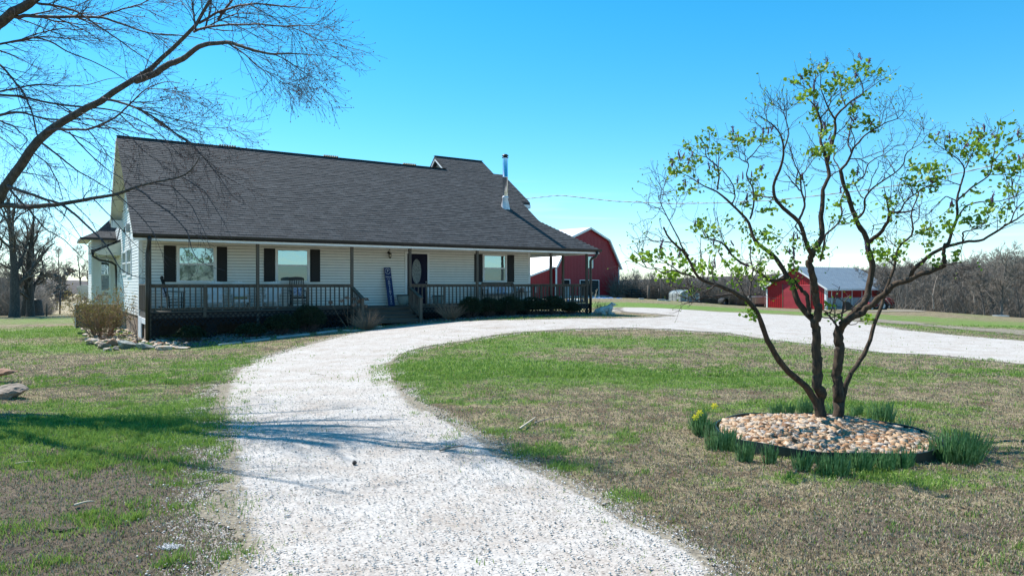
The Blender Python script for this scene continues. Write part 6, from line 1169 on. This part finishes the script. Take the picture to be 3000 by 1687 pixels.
# trunk flare at the two stems
for i, (pts, *_) in enumerate(LT):
    if pts[0] in ((2410,1268), (2455,1262)): r_[i, :5] *= np.array([1.35, 1.2, 1.1, 1.05, 1.02])
big = np.array([t[1] >= .017 for t in LT])
tb = TB(); tb.add(P[big]-LO, r_[big], 12); tb.build('trunk', M['barkl'], lil)
tb = TB(); tb.add(P[~big]-LO, r_[~big], 6)
S = P[~big]; sr = r_[~big]
S2 = P[big][:, 18:]; sr2 = r_[big][:, 18:]
a1 = spawn(S, sr, 5, 48, 0, 7, up=.10, curl=.28, rf=.6, rmin=.0026, lref=.42, tip=.6, tmin=.15); sel = np.array([t[2] < .012 for t, b in zip(LT, big) if b]); a2 = spawn(S2[sel], sr2[sel], 9, 50, 0, 7, up=.12, curl=.28, rf=.3, rmin=.0028, lref=.55, tip=.6)
Q = np.concatenate([a1[0], a2[0]]); q = np.minimum(np.concatenate([a1[1], a2[1]]), .006); tb.add(Q-LO, q, 4)
b1 = spawn(Q, q, 2, 45, 0, 5, up=.06, curl=.25, rf=.7, rmin=.0021, lref=.22, tip=.7); tb.add(b1[0]-LO, b1[1], 3)
# leaf clusters at measured places
VW = {1: (1800,300), 2: (2200,100), 3: (2400,300), 4: (1800,600), 5: (2400,600)}
CL = {1: [(1010,330),(930,400),(910,460),(770,470),(1060,480),(1040,530),(1120,530),(870,590),(830,610),(790,690),(760,730),(700,650),(640,740),(600,740),(740,910),(850,900),(1100,730),(1030,770),(1250,360),(1300,430),(1380,410),(1460,400),(1560,390),(1650,400),(1230,560),(1340,900),(1540,760),(1540,960),(1470,860),(1600,1150),(1380,1080),(1500,1010),(1640,1140),(1830,1070),(1990,840),(930,1270),(870,1320),(960,1390),(1060,1340),(1060,1410),(1200,1260),(1360,1330),(1430,1400),(1560,1400),(1650,1370),(2120,540),(2120,130)],
 2: [(440,530),(540,510),(620,400),(560,430),(700,400),(790,360),(550,670),(530,690),(670,860),(780,1000),(790,1050),(830,1200),(800,1260),(680,1260),(840,530),(780,580),(820,600),(950,450),(990,510),(900,510),(1020,520),(1170,340),(1150,350),(1080,380),(1240,360),(1220,430),(1120,500),(1380,420),(1420,480),(1240,650),(1090,800),(1230,920),(1290,1010),(1060,980),(930,700),(1730,1380),(1920,1420),(1940,1130),(2110,1130),(640,640),(700,660)],
 3: [(360,70),(490,200),(560,290),(60,300),(80,480),(90,540),(370,800),(350,880),(770,1030),(750,1080),(720,1090),(750,1200),(900,850),(980,860),(1060,860),(1070,950),(1190,680),(1180,720),(1210,760),(1200,840),(1210,900),(1060,700),(1340,720),(1500,540),(1540,560),(1420,500),(1500,410),(1560,540),(1650,490),(1610,370),(1730,340),(1710,370),(1690,450),(1780,520),(1750,540),(1840,420),(1920,390),(1900,260),(2050,380),(2110,380),(2010,590),(1900,680),(1910,710),(1830,620),(2080,700),(2060,730),(2140,640),(2020,940),(2060,920),(1650,950),(1400,1160),(1560,1140),(1560,1240),(1590,1260),(1700,1220),(1830,1100),(1780,1160),(1340,1280),(1370,1310),(1400,1340),(1130,1340),(1230,1390),(1720,1310),(1990,1120),(380,1220),(360,1050),(250,1030),(150,1100),(260,1250),(140,1250),(1920,1210),(1640,640),(1780,750)],
 4: [(240,580),(300,560),(360,580),(480,520),(460,540),(560,560),(690,490),(700,600),(720,590),(590,740),(610,760),(650,750),(490,770),(870,680),(970,640),(1070,730),(790,720),(920,670),(1010,480),(1260,490),(1120,470),(1200,610),(1320,700),(1300,730),(1400,740),(1380,700),(1280,860),(1550,660),(1570,670),(1650,780),(1560,830),(1540,800),(1500,460),(1580,480),(1670,560),(1650,470),(1690,330),(1560,320),(1600,360),(1440,360),(1890,590),(1930,680),(1810,690),(1890,850),(1430,1130),(1480,1180),(2100,430),(1850,490),(1930,420),(820,910),(930,180),(870,250)],
 5: [(500,520),(540,530),(640,470),(620,540),(650,560),(700,550),(760,540),(860,530),(530,1200),(500,1210),(100,1080),(180,1210),(1190,610),(1140,450),(1440,550),(1110,270),(1130,290),(1180,300),(1220,380),(640,390),(870,400),(900,440),(730,530),(1200,620),(5,470),(15,530)]}
AP = np.concatenate([P[:, 3:].reshape(-1, 3), Q.reshape(-1, 3)]); AR = np.concatenate([r_[:, 3:].ravel(), q.ravel()])
ipx = 1500+F*AP[:, 0]/AP[:, 1]; ipy = HZ-F*(AP[:, 2]-EYE)/AP[:, 1]; tw = []; LV = TB(); BD = TB(); seedc = 100
for vw, cl in CL.items():
    for (x, y) in cl:
        px, py = VW[vw][0]+x/3.623, VW[vw][1]+y/3.623; d = (ipx-px)**2+(ipy-(py+6))**2+AR*3e4; i = int(d.argmin()); b = AP[i]; c = np.array(at(px, py, b[1]+rng.normal(0, .05)))
        m_ = (b+c)/2+np.array([0, 0, -.02]); tw.append(np.array([b, b*.3+m_*.7, m_*.4+c*.6, c])); seedc += 1
        n_ = int(rng.integers(13, 19)); pos = c+rng.normal(size=(n_, 3))*np.array([.04, .04, .034]); dd = (pos-c)
        V_, F_ = leafcards(pos, .052, seedc, .35, .40); LV.raw(V_-LO, F_)
        if py < 560 and rng.uniform() < .4 or rng.uniform() < .12:
            nb = int(rng.integers(1, 3)); base = c+rng.normal(size=(nb, 3))*.02+np.array([0, 0, .04]); dr = rng.normal(size=(nb, 3))*.25+np.array([0, 0, 1]); k = np.linspace(0, 1, 5)[None, :, None]; PP = base[:, None]+dr[:, None]*k*.085
            BD.add(PP-LO, np.tile(np.array([.004, .010, .009, .007, .002]), (nb, 1)), 7); nb2 = 26; tt = rng.uniform(0, 1, nb2); ps = base[0]+dr[0]*tt[:, None]*.085+rng.normal(size=(nb2, 3))*.011; V_, F_ = leafcards(ps, .017, seedc, 1, .4); BD.raw(V_-LO, F_)
tw = np.array(tw); tb.add(tw-LO, np.tile(np.array([.0055, .0045, .0038, .003]), (len(tw), 1)), 4)
# small loose leaves along the finer twigs
e = b1[0][:, -1]; e = e[rng.permutation(len(e))[:1300]]; V_, F_ = leafcards(e, .028, 3, .4, .35); LV.raw(V_-LO, F_)
tb.build('branches', M['twigl'], lil); LV.build('foliage', M['leaf'], lil, False); BD.build('flower_buds', M['bud'], lil)
# ------------------------------------------------------------ big maple at the left, trunk outside the frame
MT = [
([(-330,1180),(-320,980),(-250,850),(-120,720),(0,580),(25,525),(75,450),(130,395),(205,345),(300,290),(370,245),(408,233),(455,205),(480,165),(540,120),(570,90),(600,35),(640,-30),(690,-150)],.24,.035,.8,-.5),
([(400,238),(450,222),(519,179),(552,163),(600,132),(662,124),(692,128),(739,150),(808,162),(868,158),(910,164)],.05,.004,-.2,-1.6),
([(739,150),(808,162),(850,184),(902,222),(953,244)],.010,.003,-1.1,-1.4),([(662,124),(718,160),(756,197),(795,218),(799,252)],.012,.003,-.8,-.9),([(795,218),(830,246),(852,248)],.005,.002,-.9,-.9),
([(570,95),(607,81),(671,75),(756,73),(842,79),(927,77),(955,68)],.018,.003,-.4,-1.8),([(842,79),(885,94),(930,118),(974,126)],.007,.002,-1.3,-1.6),([(842,79),(865,108),(880,130)],.005,.002,-1.3,-1.4),
([(585,70),(637,38),(705,17),(756,13),(842,21),(927,28),(940,22)],.018,.003,-.3,-1.6),([(607,81),(660,55),(700,40),(770,45),(850,60)],.010,.003,-.4,-1.2),
([(640,60),(690,-10),(720,-60)],.02,.008,-.5,-.8),([(575,90),(568,40),(562,-10)],.016,.008,-.5,-.3),([(600,90),(620,30),(617,-20)],.014,.006,-.5,-.2),
([(140,385),(155,378),(207,381),(257,381),(304,364),(353,337),(386,301),(428,262),(483,240),(530,245)],.022,.004,.2,-.7),([(386,301),(440,300),(490,292),(540,285)],.008,.002,-.4,-.8),([(428,262),(470,262),(530,270),(560,285)],.007,.002,-.5,-.9),
([(300,288),(317,293),(373,306),(422,326),(469,356),(524,400),(552,417),(586,451),(640,500)],.022,.004,0,-.9),([(422,326),(469,340),(552,359),(600,375),(680,375)],.010,.002,-.3,-1.0),([(454,350),(507,386),(556,415),(575,435),(628,498),(652,531),(676,570),(715,599)],.012,.002,-.4,-1.0),([(628,498),(700,540),(740,560)],.006,.002,-.8,-.9),([(469,356),(540,375),(600,390),(655,412)],.007,.002,-.5,-1.0),
([(-200,260),(0,279),(69,284),(138,301),(235,315),(317,320),(386,339),(440,370),(480,400),(530,460)],.026,.004,.9,-.3),([(-200,360),(0,340),(55,326),(124,348),(188,352),(260,350),(330,360)],.03,.005,.9,.5),([(-150,290),(0,270),(110,248),(193,254),(262,251),(317,232),(370,228)],.018,.003,1.0,.6),
([(-120,120),(0,188),(28,218),(69,270),(97,331),(113,410)],.020,.010,.9,.3),([(-150,150),(0,132),(63,119),(102,110),(155,124),(201,155),(270,179),(331,210),(381,242)],.020,.006,1.0,.5),([(102,110),(144,110),(248,119),(304,124),(350,140)],.010,.003,.9,.5),([(63,119),(105,102),(177,86),(276,91),(360,85)],.010,.003,.9,.6),
([(-250,250),(-80,130),(0,75),(35,46),(70,26),(110,-5),(190,-90),(260,-200)],.10,.04,.7,.2),
([(50,52),(80,50),(140,52),(248,52),(290,52),(345,66),(400,88),(442,101),(497,102),(560,108),(600,118)],.028,.005,.5,-.2),([(290,52),(359,30),(414,15),(460,-8)],.014,.006,.3,.2),([(105,5),(110,12),(179,22),(229,36),(276,69),(342,113),(400,155),(442,182),(480,215)],.020,.004,.4,-.1),([(63,52),(155,33),(230,18),(300,-10)],.010,.004,.5,.6),
([(25,545),(34,549),(98,574),(181,598),(225,632),(264,671),(293,695),(330,745),(350,790),(400,812),(440,820)],.026,.003,.3,-.8),([(25,548),(60,590),(88,617),(132,671),(186,700),(250,765)],.016,.003,.4,.2),([(60,560),(130,580),(200,640),(240,700),(290,760)],.012,.002,.3,-.2),
([(-260,560),(-100,590),(0,600),(73,605),(171,600),(215,593),(274,583),(342,569),(400,549),(444,534),(498,525),(537,520),(570,495),(586,461)],.055,.006,.8,-.9),
([(400,552),(430,569),(444,588),(480,610),(518,640),(551,681),(559,723),(576,759),(620,784),(659,792)],.014,.002,-.5,-1.3),([(444,534),(508,549),(518,573),(530,595)],.009,.002,-.6,-.8),([(342,569),(400,620),(450,680),(470,730)],.008,.002,-.4,-.7),([(274,583),(330,640),(380,700),(420,740)],.008,.002,-.3,-.5),([(508,549),(560,600),(600,680),(620,740)],.008,.002,-.8,-1.1),([(537,520),(600,560),(650,640),(680,700)],.008,.002,-.9,-1.2),([(215,595),(270,650),(300,710)],.008,.002,-.2,-.2),([(240,590),(255,565),(268,555)],.008,.004,-.2,-.1),
([(98,447),(142,481),(171,534),(186,588)],.011,.004,.2,.1),([(127,422),(171,456),(220,495),(293,539),(327,559),(370,600)],.015,.003,.2,-.3),([(205,388),(230,417),(274,461),(318,500),(361,525),(400,560)],.011,.003,.1,-.3),([(260,382),(300,430),(330,470),(340,510)],.008,.002,0,-.2),([(353,337),(400,380),(450,400),(500,440),(560,470)],.009,.002,-.3,-.7),([(300,364),(380,400),(430,450),(500,500)],.009,.002,-.1,-.5),
([(0,400),(40,430),(90,480),(130,560)],.008,.003,.8,.6),([(-60,180),(60,240),(140,280),(210,330)],.010,.003,.9,.3),([(-60,330),(40,370),(85,410),(60,440)],.012,.006,.6,.4),([(-120,760),(-60,690),(20,640),(60,640),(110,700)],.02,.003,.5,.2),
# limbs above and left of the frame that only shade the lawn
([(-440,300),(-330,80),(-180,-120),(0,-260),(160,-380)],.06,.012,.6,-1.6),([(-330,80),(-220,-60),(-40,-140),(120,-170)],.045,.010,.1,-1.4),([(-440,200),(-260,-40),(-60,-170),(140,-260),(300,-300)],.07,.012,1.6,3.6),([(-260,-40),(-80,-60),(100,-90),(250,-60)],.04,.010,2.2,3.4),
([(-430,600),(-330,250),(-200,-20),(-80,-180),(60,-300),(200,-420)],0.149,0.040,1.2,2.2),([(-330,250),(-200,100),(-60,-60),(120,-150),(300,-190)],0.095,0.026,1.4,1.6),([(-200,-20),(-40,-120),(150,-240),(380,-300)],0.075,0.026,1.7,2.4),([(-440,450),(-420,0),(-300,-300),(-150,-520)],0.106,0.040,1.2,2.6),([(-300,-300),(-120,-360),(80,-520)],0.064,0.026,2.0,2.6),([(-80,-180),(80,-130),(260,-90),(420,-110)],0.048,0.026,1.8,1.2),([(-420,0),(-560,-150),(-600,-400)],0.075,0.026,1.6,2.4),
([(-320,980),(-420,760),(-460,400),(-420,50),(-330,-250)],0.212,0.079,.9,1.8),([(-420,760),(-560,500),(-680,200),(-700,-200)],0.128,0.053,.9,2.2),([(-430,500),(-300,330),(-150,200),(-50,-50),(60,-300),(120,-500)],0.128,0.040,.8,.9),([(-440,700),(-300,560),(-260,330),(-200,120)],0.075,0.040,.9,-.6)]
MY = 10.4
gm_ = ground(-330, 1200); mp = tag(bpy.data.objects.new('maple_tree', None), 'large bare maple tree whose branches reach in from the upper left', 'tree'); C.objects.link(mp); b0 = at(-330, 1180, MY+.8); mp.location = (b0[0], b0[1], tz(b0[0], b0[1])); MO = np.array(mp.location)
MT[0] = (MT[0][0], .24, .035, .8, -.5)
P, r_ = trace(MT, MY, 40, .35); big = np.array([t[1] >= .04 for t in MT])
r_[0] = np.interp(np.linspace(0, 1, 40), [0, .2, .35, .5, .65, .8, 1], [.25, .14, .078, .066, .048, .030, .014]); P[0, 0, 2] = MO[2]-.3
tb = TB(); tb.add(P[big]-MO, r_[big], 12); tb.build('trunk', M['bark'], mp)
tb = TB(); tb.add(P[~big]-MO, r_[~big], 6)
dn = -.02
lowm = np.array([np.mean([p[1] for p in t[0]]) > 470 for t in MT]); S = P[~big & ~lowm]
a0 = spawn(P[~big & lowm], r_[~big & lowm], 5, 30, 0, 8, up=-.01, curl=.10, rf=.5, rmin=.003, lref=.5, tip=.4, tmin=.1); tb.add(a0[0]-MO, np.minimum(a0[1], .009), 4); a01 = spawn(a0[0], a0[1], 3, 32, 0, 5, curl=.12, rf=.6, rmin=.0022, lref=.22, tip=.6); tb.add(a01[0]-MO, a01[1], 3)
a1 = spawn(S, r_[~big & ~lowm], 9, 27, 0, 9, up=dn, curl=.085, rf=.5, rmin=.0030, lref=.85, tip=.4, tmin=.1)
a2 = spawn(P[big][:, 12:], r_[big][:, 12:], 12, 48, 0, 9, up=dn, curl=.09, rf=.16, rmin=.004, lref=1.25, tip=.35)
Q = np.concatenate([a1[0], a2[0]]); q = np.minimum(np.concatenate([a1[1], a2[1]]), .011); tb.add(Q-MO, q, 4)
b1 = spawn(Q, q, 5, 30, 0, 6, up=.012, curl=.10, rf=.6, rmin=.0022, lref=.5, tip=.55); tb.add(b1[0]-MO, b1[1], 3)
c1 = spawn(b1[0], b1[1], 2, 36, 0, 4, up=.02, curl=.15, rf=.8, rmin=.0019, lref=.22, tip=.7); tb.add(c1[0]-MO, c1[1], 3)
tb.build('branches', M['twig'], mp)
e = c1[0][:, -1]; e = e[rng.permutation(len(e))[:5000]]; V_, F_ = stones(len(e), e[:, 0], e[:, 1], e[:, 2], rng.uniform(.004, .008, len(e)), 1, 4); tb = TB(); tb.raw(V_-MO, F_); tb.build('buds', mat('maple_bud', (.16, .07, .06), .8), mp, False)
# ------------------------------------------------------------ bare background trees
def tree_mesh(seed, h, spread, trunk_r, dens=1., droop=0, tr=.014, lean=0):
    global rng
    keep = rng; rng = np.random.default_rng(seed)
    K = 12; d = np.array([lean, 0, 1.]); P = np.empty((1, K, 3)); P[0, 0] = (0, 0, -.5)
    for k in range(1, K): d = d+rng.normal(size=3)*.06+np.array([0, 0, .06]); d /= np.linalg.norm(d); P[0, k] = P[0, k-1]+d*(h*.85)/(K-1)
    r0 = np.linspace(trunk_r, trunk_r*.22, K)[None]; r0[0, 0] *= 1.25
    A, ar = spawn(P, r0, int(13*dens), 45, 0, 9, up=.07, curl=.17, rf=.55, rmin=.03, lref=h*spread, tip=.25, tmin=.22)
    Bq, br = spawn(A, ar, 8, 42, 0, 7, up=.05+droop, curl=.16, rf=.55, rmin=tr*1.5, lref=h*spread*.42, tip=.4)
    Cq, cr = spawn(Bq, br, 5, 40, 0, 5, up=.04+droop, curl=.18, rf=.6, rmin=tr, lref=h*spread*.2, tip=.6)
    Dq, dr_ = spawn(Cq, cr, 2, 38, 0, 4, up=.03+droop, curl=.18, rf=.8, rmin=tr*.8, lref=h*spread*.11, tip=.7)
    t1 = TB(); t1.add(P, r0, 8); t1.add(A, ar, 5); t2 = TB(); t2.add(Bq, br, 3); t2.add(Cq, cr, 3); t2.add(Dq, dr_, 3)
    rng = keep; return t1, t2
def make_tree(name, seed, *a, tm='ftrunk', cm='ftwig', **k):
    t1, t2 = tree_mesh(seed, *a, **k); t = bpy.data.objects.new(name, None); C.objects.link(t); t1.build('trunk', M[tm], t); t2.build('crown', M[cm], t); return t
# three big trees at the left and the tangle beside them
specs = [(42,925,10.4,.42,.36,'stout bare tree with a thick trunk nearest the left edge, beyond the lawn',50,.0),(64,920,8.6,.36,.26,'leaning bare tree right behind the stout left one',53,.06),(88,918,9.2,.38,.30,'bare tree just behind the cut stump at the left',52,-.05),(-40,925,10,.4,.3,'bare tree cut by the left edge of the frame',52,0),(12,900,7.5,.4,.16,'thin bare tree in the tangle at the far left edge',62,.05)]
for i, (px, py, h, sp, tr_, lab, Y, ln) in enumerate(specs):
    t = make_tree('bare_tree', 200+i, h, sp, tr_, 1.1, tm='bark', cm='ftwig', tr=.011, lean=ln); p = at(px, py, Y); t.location = (p[0], p[1], tz(p[0], p[1])); tag(t, lab, 'tree')
p = G(105, 925); t = empty('tree_stump', p, .4, 'dark cut tree stump with pale splintered top at the left lawn edge', 'stump'); mb = MB(); mb.tube([(0, 0, -.2), (0, 0, .05), (.02, 0, .4), (-.03, 0, 1.25)], [.75, .55, .46, .42], 12); mb.build('trunk', M['bark'], t, True); mb = MB(); mb.add([(-.42, -.1, 1.28), (-.2, -.3, 1.3), (.15, -.25, 1.08), (.3, .1, 1.1), (-.1, .3, 1.3), (-.5, .05, 1.75)], [(0, 1, 2, 3, 4, 5)]); mb.build('cut_top', M['cutwood'], t)
far_px = [(166,870,6.8,95,'small bare tree in the dry pasture left of the panels'),(128,868,6,100,'slim bare tree at the left end of the dry pasture'),(236,847,14,205,'rounded bare tree standing alone beyond the pasture near the house'),(172,848,13,200,'bare tree on the far edge of the dry pasture, left of the rounded one'),(190,848,9,210,'small bare tree between the two far pasture trees'),(258,848,10,215,'half-hidden bare tree by the house bay'),(152,850,9,190,'short bare tree near the dry pasture rim'),(1685,866,13.2,128,'tall bare tree whose crown shows above the big barn roof'),(1662,866,13.2,134,'second bare crown above the barn roof, farther left')]
for i, (px, py, h, Y, lab) in enumerate(far_px):
    t = make_tree('bare_tree', 220+i, h, .34, .02*h, 1., tr=.0009*Y if Y < 150 else .02); p = at(px, py, Y); t.location = (p[0], p[1], tz(p[0], p[1])-.1 if Y < 150 else p[2]); tag(t, lab, 'tree')
# woodland on the right and behind the barns
protos = [make_tree('woodland_tree', 300+i, 12, [.30, .36, .27, .33, .40, .3][i], [.17, .22, .14, .19, .24, .15][i], [1., 1.1, .9, 1., 1.2, 1.][i], tr=.026) for i in range(6)]
GL = ('bare grey-brown woodland tree in the leafless belt behind the barns and shed', 'trees of the leafless woodland belt')
rw = np.random.default_rng(99); cnt = 0; used = [False]*6
def wtree(x, y, z, s, k=None, label=None, group=None):
    global cnt
    k = int(rw.integers(0, 6)) if k is None else k
    if used[k]: t = copy_tree(protos[k])
    else: t = protos[k]; used[k] = True
    t.location = (x, y, z-.2); t.rotation_euler = (rw.normal(0, .03), rw.normal(0, .03), rw.uniform(0, 6.28)); t.scale = (s, s, s*rw.uniform(.92, 1.08)); tag(t, label or GL[0], 'tree'); cnt += 1
    if label: 
        if 'group' in t: del t['group']
    else: t['group'] = GL[1]
def top(px):   # measured height of the tree tops in the picture
    return np.interp(px, [1820,1860,1950,2100,2240,2380,2420,2480,2560,2640,2700,2760,2840,2900,2960,3100], [800,802,806,797,782,780,770,752,748,735,735,742,732,712,708,705])
rows = [(88,14,2620,3120),(96,18,2500,3130),(106,26,1830,3120),(118,34,1800,3120),(132,40,1800,3120),(150,44,1780,3120)]
for Y, n_, p0, p1 in rows:
    for i in range(n_):
        px = p0+(p1-p0)*(i+rw.uniform(.1, .9))/n_; y = Y+rw.uniform(-4, 4)
        if Y < 112 and px < 2480 and px > 2230: y += 14
        p = at(px, 800, y); z = tz(p[0], p[1]); ht = EYE+(HZ-top(px)-rw.uniform(-22, 6))/F*y-z; wtree(p[0], y, z, max(.4, ht/14.2))
for px, py, tp, Y, k, lab in [(2932,928,682,79,4,'largest bare tree by itself at the right edge with a pale ring at its foot'),(2712,912,800,82,0,'slim dark bare tree at the wood edge right of the red implement'),(2682,911,790,81,2,'forked dark bare tree at the wood edge, first right of the shed'),(2790,917,810,81,1,'crooked short bare tree in the middle of the wood edge'),(2885,922,760,80,3,'thick bare tree left of the largest one'),(2860,922,800,82,5,'slender bare tree two left of the largest one'),(2990,930,740,84,3,'bare tree cut by the right edge of the frame'),(2742,915,800,84,2,'pale-limbed bare tree at the wood edge')]:
    p = at(px, py, Y); z = tz(p[0], p[1]); ht = EYE+(HZ-tp)/F*Y-z; wtree(p[0], p[1], z, ht/13.5, k, lab)
p = at(2932, 929, 78); p[2] = tz(p[0], p[1]); mb = MB(); mb.lathe([(.75, -.2), (.8, .12), (.6, .14), (.58, .05), (0, .06)], n=20); o = mb.build('tree_ring', M['conc'], None); o.location = Vector(p); tag(o, 'pale ring around the foot of the largest bare tree', 'tree ring')
# pale dead limbs
for px, py, pts, lab in [(2735,905,[(2735,905),(2733,866),(2722,850),(2708,842)],'bleached dead limb rising in the wood, left forked one'),(2733,866,[(2733,868),(2738,840),(2742,820),(2748,808)],'bleached dead limb pointing up beside the forked one'),(2855,880,[(2855,885),(2853,860),(2845,845),(2838,842)],'bleached dead limb in front of the dark wood near the thick tree')]:
    P_ = resample([tuple(at(a, b, 80)) for a, b in pts], 10); tb = TB(); tb.add(P_[None], np.linspace(.07, .025, 10)[None], 6); a_, b_ = spawn(P_[None], np.linspace(.06, .03, 10)[None], 4, 40, .3, 5, up=.1); tb.add(a_, b_); tag(tb.build('dead_limb', M['stick']), lab, 'dead limb')
# brush under the woods: one mass
n_ = 26000; px = rw.uniform(1790, 3120, n_); Y = rw.uniform(84, 150, n_)
Y = np.where(px < 2620, np.maximum(Y, 104), Y); X = (px-1500)/F*Y; Z = terr(X, Y); K = 5; d = rw.normal(size=(n_, 3))*.35+np.array([0, 0, 1]); P = np.empty((n_, K, 3)); P[:, 0] = np.stack([X, Y, Z], 1); L_ = rw.uniform(.8, 4.6, n_)[:, None]/(K-1)
for k in range(1, K): d = d+rw.normal(size=(n_, 3))*.22; d /= np.linalg.norm(d, axis=1)[:, None]; P[:, k] = P[:, k-1]+d*L_
tb = TB(); tb.add(P, np.full((n_, K), .022)*np.linspace(1.2, .5, K)); tag(tb.build('brush', M['ftwig']), 'grey-brown leafless brush filling the floor of the wood', 'brush', kind='stuff')
n_ = 9000; px = rw.uniform(-60, 150, n_); Y = rw.uniform(56, 95, n_); X = (px-1500)/F*Y; Z = terr(X, Y); d = rw.normal(size=(n_, 3))*.4+np.array([0, 0, 1]); P = np.empty((n_, K, 3)); P[:, 0] = np.stack([X, Y, Z], 1); L_ = (rw.uniform(.8, 5, n_)*np.clip((160-px)/110, .25, 1))[:, None]/(K-1)
for k in range(1, K): d = d+rw.normal(size=(n_, 3))*.25; d /= np.linalg.norm(d, axis=1)[:, None]; P[:, k] = P[:, k-1]+d*L_
tb = TB(); tb.add(P, np.full((n_, K), .015)*np.linspace(1.2, .5, K)); tag(tb.build('thicket', M['ftwig']), 'tangled bare thicket behind the left trees', 'brush', kind='stuff')
# wooded rises far away, closing the horizon
def hill(name, pts, Y, depth, m, seed, rough):
    px = np.linspace(pts[0][0], pts[-1][0], 260); tp = np.interp(px, [p[0] for p in pts], [p[1] for p in pts])+(fbm(px/6., px*0, seed, 4)-.5)*rough; V = []; rowsn = 7
    for j in range(rowsn):
        t = j/(rowsn-1); y = Y+depth*(t-.5)*np.ones_like(px); hgt = math.sin(math.pi*min(t*1.0, 1)*.5) if t < .99 else .6
        zt = EYE+(HZ-tp)/F*Y; x = (px-1500)/F*Y*(1+.12*(t-.5)); base = -14; V.append(np.stack([x, y, base+(zt-base)*hgt], 1))
    V = np.concatenate(V); n = 260; ii = (np.arange(rowsn-1)[:, None]*n+np.arange(n-1)[None]).ravel(); return tag(npmesh(name, V, np.stack([ii, ii+1, ii+n+1, ii+n], 1), m, smooth=False), kind='structure')
hm = mat('wooded_hill', (.105, .09, .08), 1, col2=(.05, .043, .04), scale=.35, detail=10, bump=1.5, bscale=.3, stretch=(1, 1, .25), lo=.3, hi=.7)
hill('wooded_hill', [(-1200,800),(0,806),(100,812),(180,817),(280,820),(400,815),(1200,815),(1780,815),(1900,812),(2200,800),(2450,785),(2700,775),(3000,760),(4200,760)], 240, 70, hm, 5, 5)
hill('wooded_rise', [(1700,835),(1850,818),(2100,815),(2240,806),(2450,790),(2700,780),(3000,772),(3600,772)], 165, 20, hm, 8, 7)
# trees behind the camera that only show as reflections in the panes
for i, (x, y, h) in enumerate([(22, -6, 10), (34, -14, 12), (12, -22, 11)]):
    t = make_tree('bare_tree', 400+i, h, .42, .25, 1.3, cm='leaf' if i == 9 else 'ftwig', tr=.02); t.location = (x, y, tz(x, y)); tag(t, ['bare tree behind the viewer, mirrored in the right window', 'bare tree behind the viewer, mirrored in the middle window', 'bare tree behind the viewer, mirrored in the left window'][i], 'tree')
